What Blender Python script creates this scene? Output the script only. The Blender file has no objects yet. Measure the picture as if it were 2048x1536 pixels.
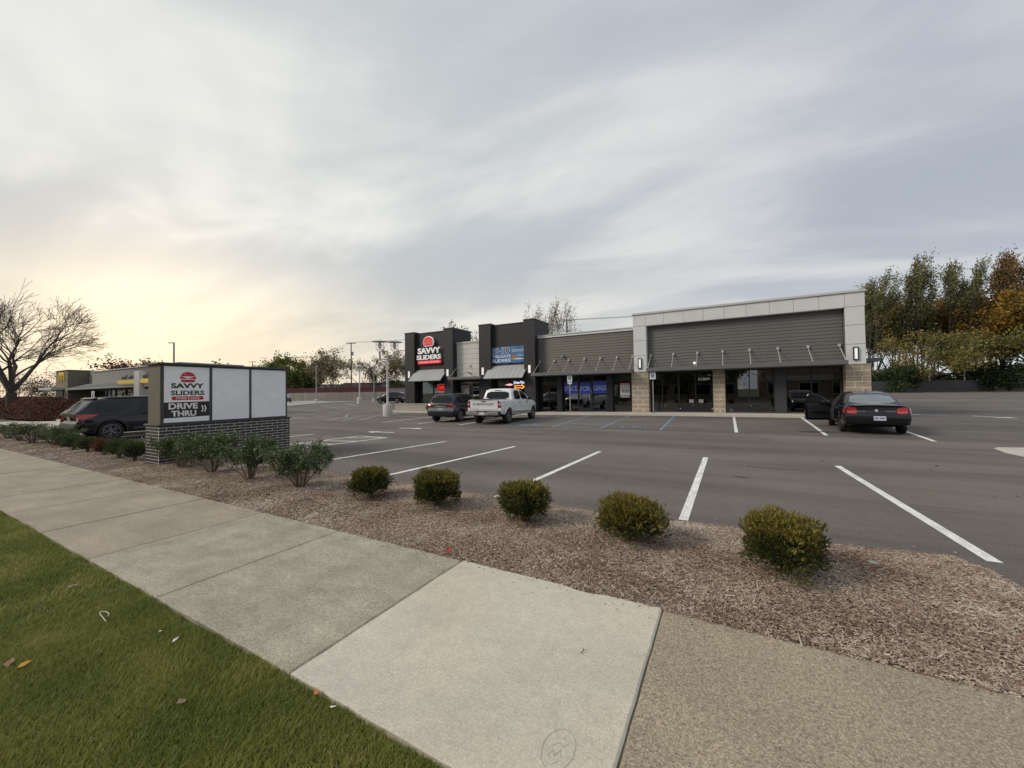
import bpy, bmesh, math, random
import numpy as np
from mathutils import Vector, Matrix
from mathutils.bvhtree import BVHTree

S = bpy.context.scene
COL = S.collection
R = math.radians

# ------------------------------------------------------------------ camera
cd = bpy.data.cameras.new('camera')
cam = bpy.data.objects.new('camera', cd)
COL.objects.link(cam)
S.camera = cam
cd.sensor_fit = 'HORIZONTAL'
cd.sensor_width = 36.0
cd.lens = 775 / 2048 * 36
cd.clip_start = 0.05
cd.clip_end = 3000
_yaw, _pitch, _roll = -0.505, 0.0213, -0.0143
fw = Vector((math.sin(_yaw), math.cos(_yaw), 0)); rt = Vector((math.cos(_yaw), -math.sin(_yaw), 0)); up = Vector((0, 0, 1))
f2 = fw * math.cos(_pitch) + up * math.sin(_pitch)
u2 = -fw * math.sin(_pitch) + up * math.cos(_pitch)
r3 = rt * math.cos(_roll) + u2 * math.sin(_roll)
u3 = -rt * math.sin(_roll) + u2 * math.cos(_roll)
M = Matrix((r3, u3, -f2)).transposed().to_4x4()
M.translation = Vector((0, 0, 1.70))
cam.matrix_world = M

# ------------------------------------------------------------------ light
S.view_settings.view_transform = 'Standard'
S.view_settings.look = 'None'
S.view_settings.exposure = 0.37
S.view_settings.gamma = 1.0
S.view_settings.use_curve_mapping = False
SUN_AZ, SUN_EL = R(-72), R(13)
w = bpy.data.worlds.new('World'); S.world = w; w.use_nodes = True
nt = w.node_tree; nt.nodes.clear()
def N(t, **k):
    n = nt.nodes.new(t)
    for a, b in k.items(): setattr(n, a, b)
    return n
def L(a, b): nt.links.new(a, b)
def mth(op, a, b=None, c=None, clamp=False):
    n = N('ShaderNodeMath', operation=op, use_clamp=clamp)
    for i, v in enumerate((a, b, c)):
        if v is None: continue
        if isinstance(v, (int, float)): n.inputs[i].default_value = v
        else: L(v, n.inputs[i])
    return n.outputs[0]
def vmth(op, a, b=None):
    n = N('ShaderNodeVectorMath', operation=op)
    for i, v in enumerate((a, b)):
        if v is None: continue
        if isinstance(v, (tuple, list)): n.inputs[i].default_value = v
        else: L(v, n.inputs[i])
    return n.outputs['Value'] if op in ('DOT_PRODUCT', 'LENGTH') else n.outputs[0]
def mixc(f, a, b):
    n = N('ShaderNodeMix', data_type='RGBA')
    for i, v in ((0, f), (6, a), (7, b)):
        if isinstance(v, (int, float)): n.inputs[i].default_value = v
        elif isinstance(v, (tuple, list)): n.inputs[i].default_value = (*v, 1)
        else: L(v, n.inputs[i])
    return n.outputs[2]
def smap(v, a, b, c=0.0, d=1.0):
    n = N('ShaderNodeMapRange', interpolation_type='SMOOTHSTEP')
    L(v, n.inputs[0])
    for i, x in enumerate((a, b, c, d)): n.inputs[i + 1].default_value = x
    return n.outputs[0]
tc = N('ShaderNodeTexCoord')
D = vmth('NORMALIZE', tc.outputs['Generated'])
sep = N('ShaderNodeSeparateXYZ'); L(D, sep.inputs[0])
dz = mth('MAXIMUM', sep.outputs[2], 0.0)
den = mth('ADD', dz, 0.16)
comb = N('ShaderNodeCombineXYZ')
L(mth('DIVIDE', sep.outputs[0], den), comb.inputs[0])
L(mth('DIVIDE', sep.outputs[1], den), comb.inputs[1])
P = comb.outputs[0]
def noise(vec, scale, detail, rough=0.5, dist=0.0, rot=0.0, st=(1, 1, 1), loc=(0, 0, 0)):
    mp = N('ShaderNodeMapping'); L(vec, mp.inputs[0])
    mp.inputs['Rotation'].default_value = (0, 0, rot); mp.inputs['Scale'].default_value = st; mp.inputs['Location'].default_value = loc
    n = N('ShaderNodeTexNoise'); L(mp.outputs[0], n.inputs['Vector'])
    n.inputs['Scale'].default_value = scale; n.inputs['Detail'].default_value = detail
    n.inputs['Roughness'].default_value = rough; n.inputs['Distortion'].default_value = dist
    return n.outputs['Fac']
n1 = noise(P, 0.75, 6, 0.52, 1.0, R(-32), (0.6, 1.15, 1), (5.3, 1.1, 0))
n2 = noise(P, 2.1, 6, 0.5, 0.8, R(-25), (0.55, 1.2, 1), (0.4, 5.2, 0))
n3 = noise(P, 0.9, 3, 0.5, 0.3, R(40), (1, 1, 1), (7.4, 2.2, 0))
cl = mth('ADD', mth('MULTIPLY', n1, 0.68), mth('MULTIPLY', n2, 0.32))
cl = smap(cl, 0.37, 0.63)
# azimuth around the veiled sun (left), and elevation falloff
SD = (math.sin(SUN_AZ) * math.cos(SUN_EL), math.cos(SUN_AZ) * math.cos(SUN_EL), math.sin(SUN_EL))
dt = vmth('DOT_PRODUCT', D, SD)
wide = smap(dt, 0.05, 1.0)
glow = smap(dt, 0.84, 0.995)
low = smap(dz, 0.34, 0.0)
dark = mixc(wide, (0.315, 0.342, 0.395), (0.40, 0.425, 0.435))
lite = mixc(wide, (0.475, 0.485, 0.50), (0.60, 0.605, 0.58))
c = mixc(cl, dark, lite)
blue = mth('MULTIPLY', smap(n3, 0.48, 0.70), mth('MULTIPLY', mth('SUBTRACT', 1.0, wide), 0.25))
c = mixc(blue, c, (0.285, 0.345, 0.44))
# a darker bank of cloud lying low across the left half, broken by noise
bz = mth('ADD', dz, mth('MULTIPLY', mth('SUBTRACT', n2, 0.5), 0.16))
bank = mth('MULTIPLY', mth('MULTIPLY', smap(bz, 0.19, 0.27), smap(bz, 0.37, 0.28)), smap(dt, 0.30, 0.62))
c = mixc(mth('MULTIPLY', bank, 0.62), c, (0.345, 0.37, 0.395))
hz = mixc(wide, (0.55, 0.565, 0.565), (0.60, 0.53, 0.425))
c = mixc(mth('MULTIPLY', low, mth('ADD', 0.45, mth('MULTIPLY', cl, 0.3))), c, hz)
warm = mixc(cl, (0.52, 0.475, 0.37), (0.70, 0.61, 0.42))
vis = mth('GREATER_THAN', sep.outputs[2], 0.0)
c = mixc(mth('MULTIPLY', glow, mth('MULTIPLY', smap(dz, 0.30, 0.12), 0.4)), c, warm)
c = mixc(vis, (0.06, 0.055, 0.045), c)
sky = N('ShaderNodeTexSky', sky_type='NISHITA')
sky.sun_disc = False
sky.sun_elevation = SUN_EL
sky.sun_rotation = SUN_AZ
sky.air_density = 1.2; sky.dust_density = 2.5
b1 = N('ShaderNodeBackground'); L(sky.outputs[0], b1.inputs[0]); b1.inputs[1].default_value = 0.06
b2 = N('ShaderNodeBackground'); L(c, b2.inputs[0]); b2.inputs[1].default_value = 1.13
mx = N('ShaderNodeMixShader'); mx.inputs[0].default_value = 0.93
L(b1.outputs[0], mx.inputs[1]); L(b2.outputs[0], mx.inputs[2])
wo = N('ShaderNodeOutputWorld'); L(mx.outputs[0], wo.inputs[0])

sl = bpy.data.lights.new('sun', 'SUN'); sl.energy = 1.5; sl.angle = R(18); sl.color = (1.0, 0.89, 0.73)
so = bpy.data.objects.new('sun', sl); COL.objects.link(so)
_sd = Vector((math.sin(SUN_AZ) * math.cos(R(38)), math.cos(SUN_AZ) * math.cos(R(38)), math.sin(R(38))))
_sd = Vector((-0.72, -0.60, 0.62))
so.rotation_euler = (-_sd).to_track_quat('-Z', 'Y').to_euler()

# ------------------------------------------------------------------ materials
MATS = {}
def mat(name, col, rough=0.7, metal=0.0, noise_=None, bump=None, island=0.0, coat=0.0, spec=0.5, emis=None, space='Object', extra=None, col2=None, rot=None, thin=0.0):
    if name in MATS: return MATS[name]
    m = bpy.data.materials.new(name); m.use_nodes = True
    t = m.node_tree; b = t.nodes['Principled BSDF']
    b.inputs['Base Color'].default_value = (*col, 1); b.inputs['Roughness'].default_value = rough
    b.inputs['Metallic'].default_value = metal; b.inputs['Specular IOR Level'].default_value = spec
    b.inputs['Coat Weight'].default_value = coat; b.inputs['Coat Roughness'].default_value = 0.05
    if emis:
        b.inputs['Emission Color'].default_value = (*emis[:3], 1); b.inputs['Emission Strength'].default_value = emis[3]
    nn, lk = t.nodes.new, t.links.new
    if space == 'World': src = nn('ShaderNodeNewGeometry').outputs['Position']
    else: src = nn('ShaderNodeTexCoord').outputs['Object']
    cur = None
    def mul(cur, fac, lo, hi):
        mr = nn('ShaderNodeMapRange'); lk(fac, mr.inputs[0])
        mr.inputs[1].default_value = 0.25; mr.inputs[2].default_value = 0.75; mr.inputs[3].default_value = lo; mr.inputs[4].default_value = hi
        v = nn('ShaderNodeVectorMath'); v.operation = 'SCALE'
        if cur is None: v.inputs[0].default_value = col
        else: lk(cur, v.inputs[0])
        lk(mr.outputs[0], v.inputs['Scale'])
        return v.outputs[0]
    if col2:
        tx = nn('ShaderNodeTexNoise'); lk(src, tx.inputs['Vector']); tx.inputs['Scale'].default_value = col2[1]; tx.inputs['Detail'].default_value = 4
        mr = nn('ShaderNodeMapRange'); lk(tx.outputs['Fac'], mr.inputs[0]); mr.inputs[1].default_value = 0.32; mr.inputs[2].default_value = 0.72
        mi = nn('ShaderNodeMix'); mi.data_type = 'RGBA'; lk(mr.outputs[0], mi.inputs[0])
        mi.inputs[6].default_value = (*col, 1); mi.inputs[7].default_value = (*col2[0], 1)
        cur = mi.outputs[2]
    for k in (noise_ or []):
        sc, am = k[0], k[1]
        v = src
        if len(k) > 2:
            mp = nn('ShaderNodeMapping'); lk(src, mp.inputs[0]); mp.inputs['Scale'].default_value = k[2]; v = mp.outputs[0]
        tx = nn('ShaderNodeTexNoise'); lk(v, tx.inputs['Vector']); tx.inputs['Scale'].default_value = sc; tx.inputs['Detail'].default_value = 3
        cur = mul(cur, tx.outputs['Fac'], 1 - am, 1 + am)
    if island:
        g = nn('ShaderNodeNewGeometry')
        mr = nn('ShaderNodeMapRange'); lk(g.outputs['Random Per Island'], mr.inputs[0]); mr.inputs[3].default_value = 1 - island; mr.inputs[4].default_value = 1 + island
        v = nn('ShaderNodeVectorMath'); v.operation = 'SCALE'
        if cur is None: v.inputs[0].default_value = col
        else: lk(cur, v.inputs[0])
        lk(mr.outputs[0], v.inputs['Scale']); cur = v.outputs[0]
    if extra: cur = extra(t, src, cur, b)
    if cur is not None: lk(cur, b.inputs['Base Color'])
    if bump:
        bl = bump if isinstance(bump, list) else [bump]
        prev = None
        for sc, stg in bl:
            tx = nn('ShaderNodeTexNoise'); lk(src, tx.inputs['Vector']); tx.inputs['Scale'].default_value = sc; tx.inputs['Detail'].default_value = 4
            bp = nn('ShaderNodeBump'); bp.inputs['Strength'].default_value = stg; bp.inputs['Distance'].default_value = 0.6 / sc
            lk(tx.outputs['Fac'], bp.inputs['Height'])
            if prev: lk(prev, bp.inputs['Normal'])
            prev = bp.outputs[0]
        lk(prev, b.inputs['Normal'])
    if thin:   # leaves let a little light through
        tr = nn('ShaderNodeBsdfTranslucent'); mxs = nn('ShaderNodeMixShader'); mxs.inputs[0].default_value = thin
        if cur is not None: lk(cur, tr.inputs[0])
        else: tr.inputs[0].default_value = (*col, 1)
        lk(b.outputs[0], mxs.inputs[1]); lk(tr.outputs[0], mxs.inputs[2]); lk(mxs.outputs[0], t.nodes['Material Output'].inputs[0])
    MATS[name] = m
    return m
def ramp_island(stops):
    def f(t, src, cur, b):
        g = t.nodes.new('ShaderNodeNewGeometry'); r = t.nodes.new('ShaderNodeValToRGB')
        r.color_ramp.interpolation = 'LINEAR'
        while len(r.color_ramp.elements) < len(stops): r.color_ramp.elements.new(0.5)
        for e, (p, c_) in zip(r.color_ramp.elements, stops):
            e.position = p; e.color = (*c_, 1)
        t.links.new(g.outputs['Random Per Island'], r.inputs[0])
        if cur is None: return r.outputs[0]
        return r.outputs[0]
    return f
def clump(stops, scale, inner=0.5):
    """leaf colour from a per-leaf random value shifted by patches of the crown's own colour"""
    def f(t, src, cur, b):
        g = t.nodes.new('ShaderNodeNewGeometry'); r = t.nodes.new('ShaderNodeValToRGB')
        while len(r.color_ramp.elements) < len(stops): r.color_ramp.elements.new(0.5)
        for e, (p, c_) in zip(r.color_ramp.elements, stops):
            e.position = p; e.color = (*c_, 1)
        tx = t.nodes.new('ShaderNodeTexNoise'); t.links.new(src, tx.inputs['Vector']); tx.inputs['Scale'].default_value = scale; tx.inputs['Detail'].default_value = 2
        mr = t.nodes.new('ShaderNodeMapRange'); t.links.new(tx.outputs['Fac'], mr.inputs[0]); mr.inputs[1].default_value = .3; mr.inputs[2].default_value = .7
        mi = t.nodes.new('ShaderNodeMix'); mi.inputs[0].default_value = inner
        t.links.new(g.outputs['Random Per Island'], mi.inputs[2]); t.links.new(mr.outputs[0], mi.inputs[3])
        t.links.new(mi.outputs[0], r.inputs[0])
        return r.outputs[0]
    return f
def glassmat(name, tint, alpha, rough=0.02):
    m = bpy.data.materials.new(name); m.use_nodes = True; t = m.node_tree; t.nodes.clear()
    tr = t.nodes.new('ShaderNodeBsdfTransparent'); tr.inputs[0].default_value = (*tint, 1)
    gl = t.nodes.new('ShaderNodeBsdfGlossy'); gl.inputs['Roughness'].default_value = rough; gl.inputs[0].default_value = (0.9, 0.92, 0.95, 1)
    fr = t.nodes.new('ShaderNodeFresnel'); fr.inputs[0].default_value = 1.55
    ad = t.nodes.new('ShaderNodeMath'); ad.operation = 'MULTIPLY_ADD'; ad.inputs[1].default_value = 2.1; ad.inputs[2].default_value = alpha; ad.use_clamp = True
    mx_ = t.nodes.new('ShaderNodeMixShader'); o = t.nodes.new('ShaderNodeOutputMaterial')
    t.links.new(fr.outputs[0], ad.inputs[0]); t.links.new(ad.outputs[0], mx_.inputs[0])
    t.links.new(tr.outputs[0], mx_.inputs[1]); t.links.new(gl.outputs[0], mx_.inputs[2]); t.links.new(mx_.outputs[0], o.inputs[0])
    return m

# ------------------------------------------------------------------ mesh helpers
class MB:
    def __init__(s): s.v = []; s.f = []
    def add(s, vs, fs):
        o = len(s.v); s.v += [tuple(v) for v in vs]; s.f += [tuple(i + o for i in f) for f in fs]; return s
    def box(s, x0, x1, y0, y1, z0, z1):
        v = [(x, y, z) for z in (z0, z1) for y in (y0, y1) for x in (x0, x1)]
        return s.add(v, [(0, 2, 3, 1), (4, 5, 7, 6), (0, 1, 5, 4), (2, 6, 7, 3), (0, 4, 6, 2), (1, 3, 7, 5)])
    def prism(s, poly, axis, a, b):
        """poly 2-D (counter-clockwise), extruded along axis 0/1/2 from a to b"""
        n = len(poly)
        def pt(p, t): return (t, p[0], p[1]) if axis == 0 else ((p[0], t, p[1]) if axis == 1 else (p[0], p[1], t))
        v = [pt(p, a) for p in poly] + [pt(p, b) for p in poly]
        return s.add(v, [tuple(range(n))[::-1], tuple(range(n, 2 * n))] + [(i, (i + 1) % n, n + (i + 1) % n, n + i) for i in range(n)])
    def tube(s, pts, rad, n=6, cap=True):
        pts = [Vector(p) for p in pts]; rad = rad if isinstance(rad, (list, tuple)) else [rad] * len(pts)
        vs = []; fs = []
        for i, p in enumerate(pts):
            d = (pts[min(i + 1, len(pts) - 1)] - pts[max(i - 1, 0)])
            d = d.normalized() if d.length > 1e-9 else Vector((0, 0, 1))
            a = d.orthogonal().normalized() if abs(d.z) > .99 else Vector((0, 0, 1)).cross(d).normalized()
            b = d.cross(a)
            for k in range(n):
                t = 2 * math.pi * k / n; vs.append(p + (a * math.cos(t) + b * math.sin(t)) * rad[i])
        for i in range(len(pts) - 1):
            for k in range(n): fs.append((i * n + k, i * n + (k + 1) % n, (i + 1) * n + (k + 1) % n, (i + 1) * n + k))
        if cap: fs += [tuple(range(n))[::-1], tuple(range((len(pts) - 1) * n, len(pts) * n))]
        return s.add(vs, fs)
    def lathe(s, prof, n=24, c=(0, 0, 0), axis=2):
        vs = []; fs = []
        for r, h in prof:
            for k in range(n):
                t = 2 * math.pi * k / n; p = (r * math.cos(t), r * math.sin(t), h)
                if axis == 1: p = (p[0], p[2], p[1])
                if axis == 0: p = (p[2], p[0], p[1])
                vs.append((p[0] + c[0], p[1] + c[1], p[2] + c[2]))
        for i in range(len(prof) - 1):
            for k in range(n): fs.append((i * n + k, i * n + (k + 1) % n, (i + 1) * n + (k + 1) % n, (i + 1) * n + k))
        return s.add(vs, fs)
    def mesh(s, name):
        me = bpy.data.meshes.new(name); me.from_pydata(s.v, [], s.f); me.validate(); return me
def link(name, me, m=None, parent=None, smooth=False, bevel=0):
    o = bpy.data.objects.new(name, me)
    if m is not None and not me.materials: me.materials.append(m)
    COL.objects.link(o)
    if parent: o.parent = parent
    if smooth:
        me.polygons.foreach_set('use_smooth', [True] * len(me.polygons))
        if smooth != True: me.set_sharp_from_angle(angle=smooth)
    if bevel:
        bm = bmesh.new(); bm.from_mesh(me); bmesh.ops.bevel(bm, geom=bm.edges[:], offset=bevel, segments=1, affect='EDGES'); bm.to_mesh(me); bm.free()
    return o
def build(name, mb, m, parent=None, smooth=False, bevel=0):
    return link(name, mb.mesh(name), m, parent, smooth, bevel)
def box(name, x0, x1, y0, y1, z0, z1, m, parent=None, bevel=0):
    return build(name, MB().box(x0, x1, y0, y1, z0, z1), m, parent, False, bevel)
def tag(o, label, cat, group=None, kind=None):
    if label: o['label'] = label
    if cat: o['category'] = cat
    if group: o['group'] = group
    if kind: o['kind'] = kind
    return o
def thing(name, label, cat, loc=(0, 0, 0), rotz=0, group=None):
    o = bpy.data.objects.new(name, None); COL.objects.link(o); o.empty_display_size = .2
    o.location = loc; o.rotation_euler = (0, 0, rotz)
    return tag(o, label, cat, group)
def struct(o): o['kind'] = 'structure'; return o
def copy_tree(o, parent=None):
    c_ = o.copy(); COL.objects.link(c_)
    if parent: c_.parent = parent
    for ch in list(o.children): copy_tree(ch, c_)
    return c_
def text_mesh(txt, size=1, bold=0.0, extrude=0.0, width=None, height=None, sx=1.0, shear=0.0, space=1.0):
    """a mesh of the words, centred on the origin in its own XY plane; fitted to width x height if given"""
    cu = bpy.data.curves.new('t', 'FONT'); cu.body = txt; cu.size = size; cu.offset = bold; cu.extrude = extrude
    cu.align_x = 'CENTER'; cu.resolution_u = 3; cu.shear = shear; cu.space_character = space
    o = bpy.data.objects.new('t', cu); COL.objects.link(o)
    dg = bpy.context.evaluated_depsgraph_get(); me = bpy.data.meshes.new_from_object(o.evaluated_get(dg))
    bpy.data.objects.remove(o); bpy.data.curves.remove(cu)
    n = len(me.vertices); a = np.empty(n * 3); me.vertices.foreach_get('co', a); a = a.reshape(-1, 3)
    lo, hi = a.min(0), a.max(0); a -= (lo + hi) / 2 * np.array([1, 1, 0])
    d = hi - lo
    if width: a[:, 0] *= width / d[0]
    if height: a[:, 1] *= height / d[1]
    me.vertices.foreach_set('co', a.ravel()); me.materials.clear(); me.update()
    return me
def put_text(name, me, m, parent, center, right, upv=(0, 0, 1)):
    """text facing the reader: local x runs along right, local y along upv"""
    r_ = Vector(right).normalized(); u_ = Vector(upv).normalized(); n_ = r_.cross(u_)
    mm = Matrix((r_, u_, n_)).transposed().to_4x4(); mm.translation = Vector(center)
    me.transform(mm); me.update()
    return link(name, me, m, parent)
rs = np.random.RandomState(7)
random.seed(7)
def smooth01(t): t = min(max(t, 0.0), 1.0); return t * t * (3 - 2 * t)
def H(x, y):
    """height of the parking lot: it falls a little to the middle and rises at the far end"""
    h = 0.10 * smooth01((y - 12) / 13) * smooth01((x + 16) / 14)
    h += 0.62 * smooth01((y - 31) / 45) * smooth01((x - 5) / 8)
    h += 0.36 * smooth01((y - 24) / 18) * smooth01((-28 - x) / 12)
    return h
def drape(name, poly, m, parent=None, dz_=0.004, step=0.7, kind=None):
    """flat paint or slab laid on the lot surface"""
    bm = bmesh.new(); vs = [bm.verts.new((x, y, 0)) for x, y in poly]; bm.faces.new(vs)
    xs = [p[0] for p in poly]; ys = [p[1] for p in poly]
    for lo, hi, no in ((min(xs), max(xs), (1, 0, 0)), (min(ys), max(ys), (0, 1, 0))):
        k = math.ceil(lo / step) * step
        while k < hi:
            bmesh.ops.bisect_plane(bm, geom=bm.verts[:] + bm.edges[:] + bm.faces[:], plane_co=(k if no[0] else 0, k if no[1] else 0, 0), plane_no=no); k += step
    for v in bm.verts: v.co.z = H(v.co.x, v.co.y) + dz_
    bmesh.ops.recalc_face_normals(bm, faces=bm.faces)
    if sum(f.normal.z for f in bm.faces) < 0: bmesh.ops.reverse_faces(bm, faces=bm.faces)
    me = bpy.data.meshes.new(name); bm.to_mesh(me); bm.free()
    o = link(name, me, m, parent)
    if kind: o['kind'] = kind
    return o
# ================================================================== SETTING: ground
def asphalt_extra(t, src, cur, b):
    nn, lk = t.nodes.new, t.links.new
    # long worn wheel tracks (stretched along x) and a few soft stains
    mp = nn('ShaderNodeMapping'); lk(src, mp.inputs[0]); mp.inputs['Scale'].default_value = (0.05, 0.55, 1); mp.inputs['Rotation'].default_value = (0, 0, R(-4))
    tx = nn('ShaderNodeTexNoise'); lk(mp.outputs[0], tx.inputs['Vector']); tx.inputs['Scale'].default_value = 1.3; tx.inputs['Detail'].default_value = 5; tx.inputs['Distortion'].default_value = .6
    mr = nn('ShaderNodeMapRange'); lk(tx.outputs['Fac'], mr.inputs[0]); mr.inputs[1].default_value = .33; mr.inputs[2].default_value = .6; mr.inputs[3].default_value = .72; mr.inputs[4].default_value = 1.10
    # thin dark tyre marks
    mp2 = nn('ShaderNodeMapping'); lk(src, mp2.inputs[0]); mp2.inputs['Scale'].default_value = (0.04, 0.5, 1); mp2.inputs['Rotation'].default_value = (0, 0, R(9))
    t2 = nn('ShaderNodeTexNoise'); lk(mp2.outputs[0], t2.inputs['Vector']); t2.inputs['Scale'].default_value = 2.2; t2.inputs['Detail'].default_value = 1; t2.inputs['Distortion'].default_value = .4
    a1 = nn('ShaderNodeMath'); a1.operation = 'SUBTRACT'; lk(t2.outputs['Fac'], a1.inputs[0]); a1.inputs[1].default_value = .5
    a2 = nn('ShaderNodeMath'); a2.operation = 'ABSOLUTE'; lk(a1.outputs[0], a2.inputs[0])
    m3 = nn('ShaderNodeMapRange'); lk(a2.outputs[0], m3.inputs[0]); m3.inputs[1].default_value = 0; m3.inputs[2].default_value = .016; m3.inputs[3].default_value = .66; m3.inputs[4].default_value = 1
    t4 = nn('ShaderNodeTexNoise'); lk(src, t4.inputs['Vector']); t4.inputs['Scale'].default_value = .16; t4.inputs['Detail'].default_value = 1
    m4 = nn('ShaderNodeMapRange'); lk(t4.outputs['Fac'], m4.inputs[0]); m4.inputs[1].default_value = .5; m4.inputs[2].default_value = .6
    mi = nn('ShaderNodeMix'); lk(m4.outputs[0], mi.inputs[0]); mi.inputs[2].default_value = 1; lk(m3.outputs[0], mi.inputs[3])
    pr_ = nn('ShaderNodeMath'); pr_.operation = 'MULTIPLY'; lk(mr.outputs[0], pr_.inputs[0]); lk(mi.outputs[0], pr_.inputs[1])
    v = nn('ShaderNodeVectorMath'); v.operation = 'SCALE'; lk(cur, v.inputs[0]); lk(pr_.outputs[0], v.inputs['Scale'])
    return v.outputs[0]
ASPH = mat('asphalt', (0.152, 0.136, 0.122), .88, noise_=[(120, .42), (38, .2), (7, .06), (.35, .16)], bump=[(140, .5), (1.2, .06)], space='World', extra=asphalt_extra, spec=.28)
PAINT = mat('white_line_paint', (.74, .74, .71), .75, noise_=[(70, .28), (12, .22, (1, .3, 1)), (2.5, .12)], bump=(120, .3), space='World')
WORNP = mat('worn_line_paint', (.33, .33, .31), .8, noise_=[(30, .25), (4, .2)], space='World')
BLUEP = mat('blue_line_paint', (.19, .26, .40), .75, noise_=[(25, .25), (3, .15)], space='World')
CONC = mat('concrete_pale', (.50, .475, .42), .85, noise_=[(90, .10), (2, .10)], bump=(120, .2), space='World')
CONCG = mat('concrete_grey', (.33, .32, .295), .88, noise_=[(60, .14), (1.2, .16)], bump=(90, .3), space='World')
EARTH = mat('far_earth', (.075, .085, .04), .95, noise_=[(.6, .3), (9, .3)], space='World')

g = MB().add([(-160, 2, -.2), (90, 2, -.2), (90, 110, -.2), (-160, 110, -.2)], [(0, 1, 2, 3)])
for x0, x1, y0, y1 in ((-1500, 1500, -1500, 3.25), (-1500, 1500, 100, 1500), (-1500, -145, 3.25, 100), (75, 1500, 3.25, 100)):
    g.add([(x0, y0, -.06), (x1, y0, -.06), (x1, y1, -.06), (x0, y1, -.06)], [(0, 1, 2, 3)])
struct(build('ground', g, EARTH))
# lot: one grid following H
xs = np.concatenate([np.arange(-145, -60, 5), np.arange(-60, 30, 2.0), np.arange(30, 76, 5)]); ys = np.concatenate([np.arange(3.25, 32, 1.75), np.arange(32, 80, 3), np.arange(80, 101, 5)])
V = [(float(x), float(y), H(x, y)) for y in ys for x in xs]; nx = len(xs)
Fq = [(j * nx + i, j * nx + i + 1, (j + 1) * nx + i + 1, (j + 1) * nx + i) for j in range(len(ys) - 1) for i in range(nx - 1)]
lot = struct(build('parking_lot', MB().add(V, Fq), ASPH, smooth=True))

def line(p, q, wd, m=PAINT, worn=False):
    d = Vector((q[0] - p[0], q[1] - p[1])); n = Vector((-d.y, d.x)).normalized() * wd / 2
    return drape('parking_line', [(p[0] + n.x, p[1] + n.y), (p[0] - n.x, p[1] - n.y), (q[0] - n.x, q[1] - n.y), (q[0] + n.x, q[1] + n.y)], m, lot)
for p, q in (((-9.22, 5.5), (-8.68, 10.84)), ((-6.27, 5.5), (-5.83, 10.69)), ((-3.31, 5.4), (-3.15, 10.75)), ((-.53, 5.52), (-.49, 10.85)), ((2.22, 5.52), (2.07, 10.79)),
             ((.30, 17.15), (.34, 25.7)), ((3.02, 17.16), (3.50, 25.7)), ((5.48, 16.45), (6.2, 25.5)),
             ((-18.10, 16.59), (-18.95, 25.0)), ((-15.20, 16.5), (-15.95, 25.0)), ((-12.40, 16.58), (-13.4, 25.2)), ((-15.95, 5.6), (-15.79, 10.64)), ((-18.8, 5.9), (-18.6, 10.6))):
    line(p, q, .115)
# hatched no-parking bay beside the sign
for p, q in (((-13.35, 7.4), (-13.17, 10.9)), ((-12.12, 6.4), (-11.60, 10.9)), ((-13.17, 10.9), (-11.60, 10.87)), ((-13.25, 8.25), (-11.95, 8.72)), ((-13.1, 9.2), (-11.8, 9.62)), ((-13.1, 10.25), (-11.72, 10.7))):
    line(p, q, .10)
# blue lines of the accessible bays
for p, q in (((-7.29, 17.07), (-8.05, 25.6)), ((-4.95, 17.1), (-5.45, 25.6)), ((-7.29, 17.07), (-4.95, 17.1)), ((-2.45, 17.2), (-2.80, 25.7)), ((-9.9, 17.0), (-10.5, 24)),
             ((-7.5, 19.4), (-5.1, 18.2)), ((-7.7, 21.5), (-5.2, 20.3)), ((-7.85, 23.6), (-5.3, 22.4))):
    line(p, q, .10, BLUEP)
def ring_poly(cx, cy, r0, r1, a0, a1, n=20):
    o = [(cx + r1 * math.cos(R(a)), cy + r1 * math.sin(R(a))) for a in np.linspace(a0, a1, n)]
    return o + [(cx + r0 * math.cos(R(a)), cy + r0 * math.sin(R(a))) for a in np.linspace(a1, a0, n)]
def wheelchair(cx, cy):
    mb = MB()
    for poly in (ring_poly(0, -.18, .33, .42, -200, 40), [(-.13, .62), (.03, .62), (.03, .78), (-.13, .78)], [(-.10, -.05), (.0, -.05), (.0, .55), (-.10, .55)],
                 [(.0, .18), (.32, .18), (.32, .27), (.0, .27)], [(.0, -.05), (.42, -.05), (.42, .05), (.0, .05)], [(.33, -.05), (.42, -.05), (.58, -.5), (.48, -.52)]):
        n = len(poly)
        if n > 8:
            k = n // 2
            mb.add([(p[0] * 1.25 + cx, p[1] * 1.25 + cy, H(cx, cy) + .0045) for p in poly], [(i, i + 1, n - 2 - i, n - 1 - i) for i in range(k - 1)])
        else: mb.add([(p[0] * 1.25 + cx, p[1] * 1.25 + cy, H(cx, cy) + .0045) for p in poly], [tuple(range(n))])
    build('wheelchair_symbol', mb, BLUEP, lot)
wheelchair(-3.75, 18.2); wheelchair(-8.75, 17.9)
def arrow(cx, cy, ang, s=1.0):
    pts = [(-1.0, -.10), (.25, -.10), (.25, -.38), (1.0, 0), (.25, .38), (.25, .10), (-1.0, .10)]
    c_, s_ = math.cos(ang), math.sin(ang)
    drape('painted_arrow', [(cx + (x * c_ - y * s_) * s, cy + (x * s_ + y * c_) * s) for x, y in pts], PAINT, lot)
arrow(-13.6, 12.35, R(187), .75); arrow(-13.5, 14.2, R(5), .72); arrow(9.75, 30.3, R(180), .9); arrow(11.8, 28.9, R(-62), .95)
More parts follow.
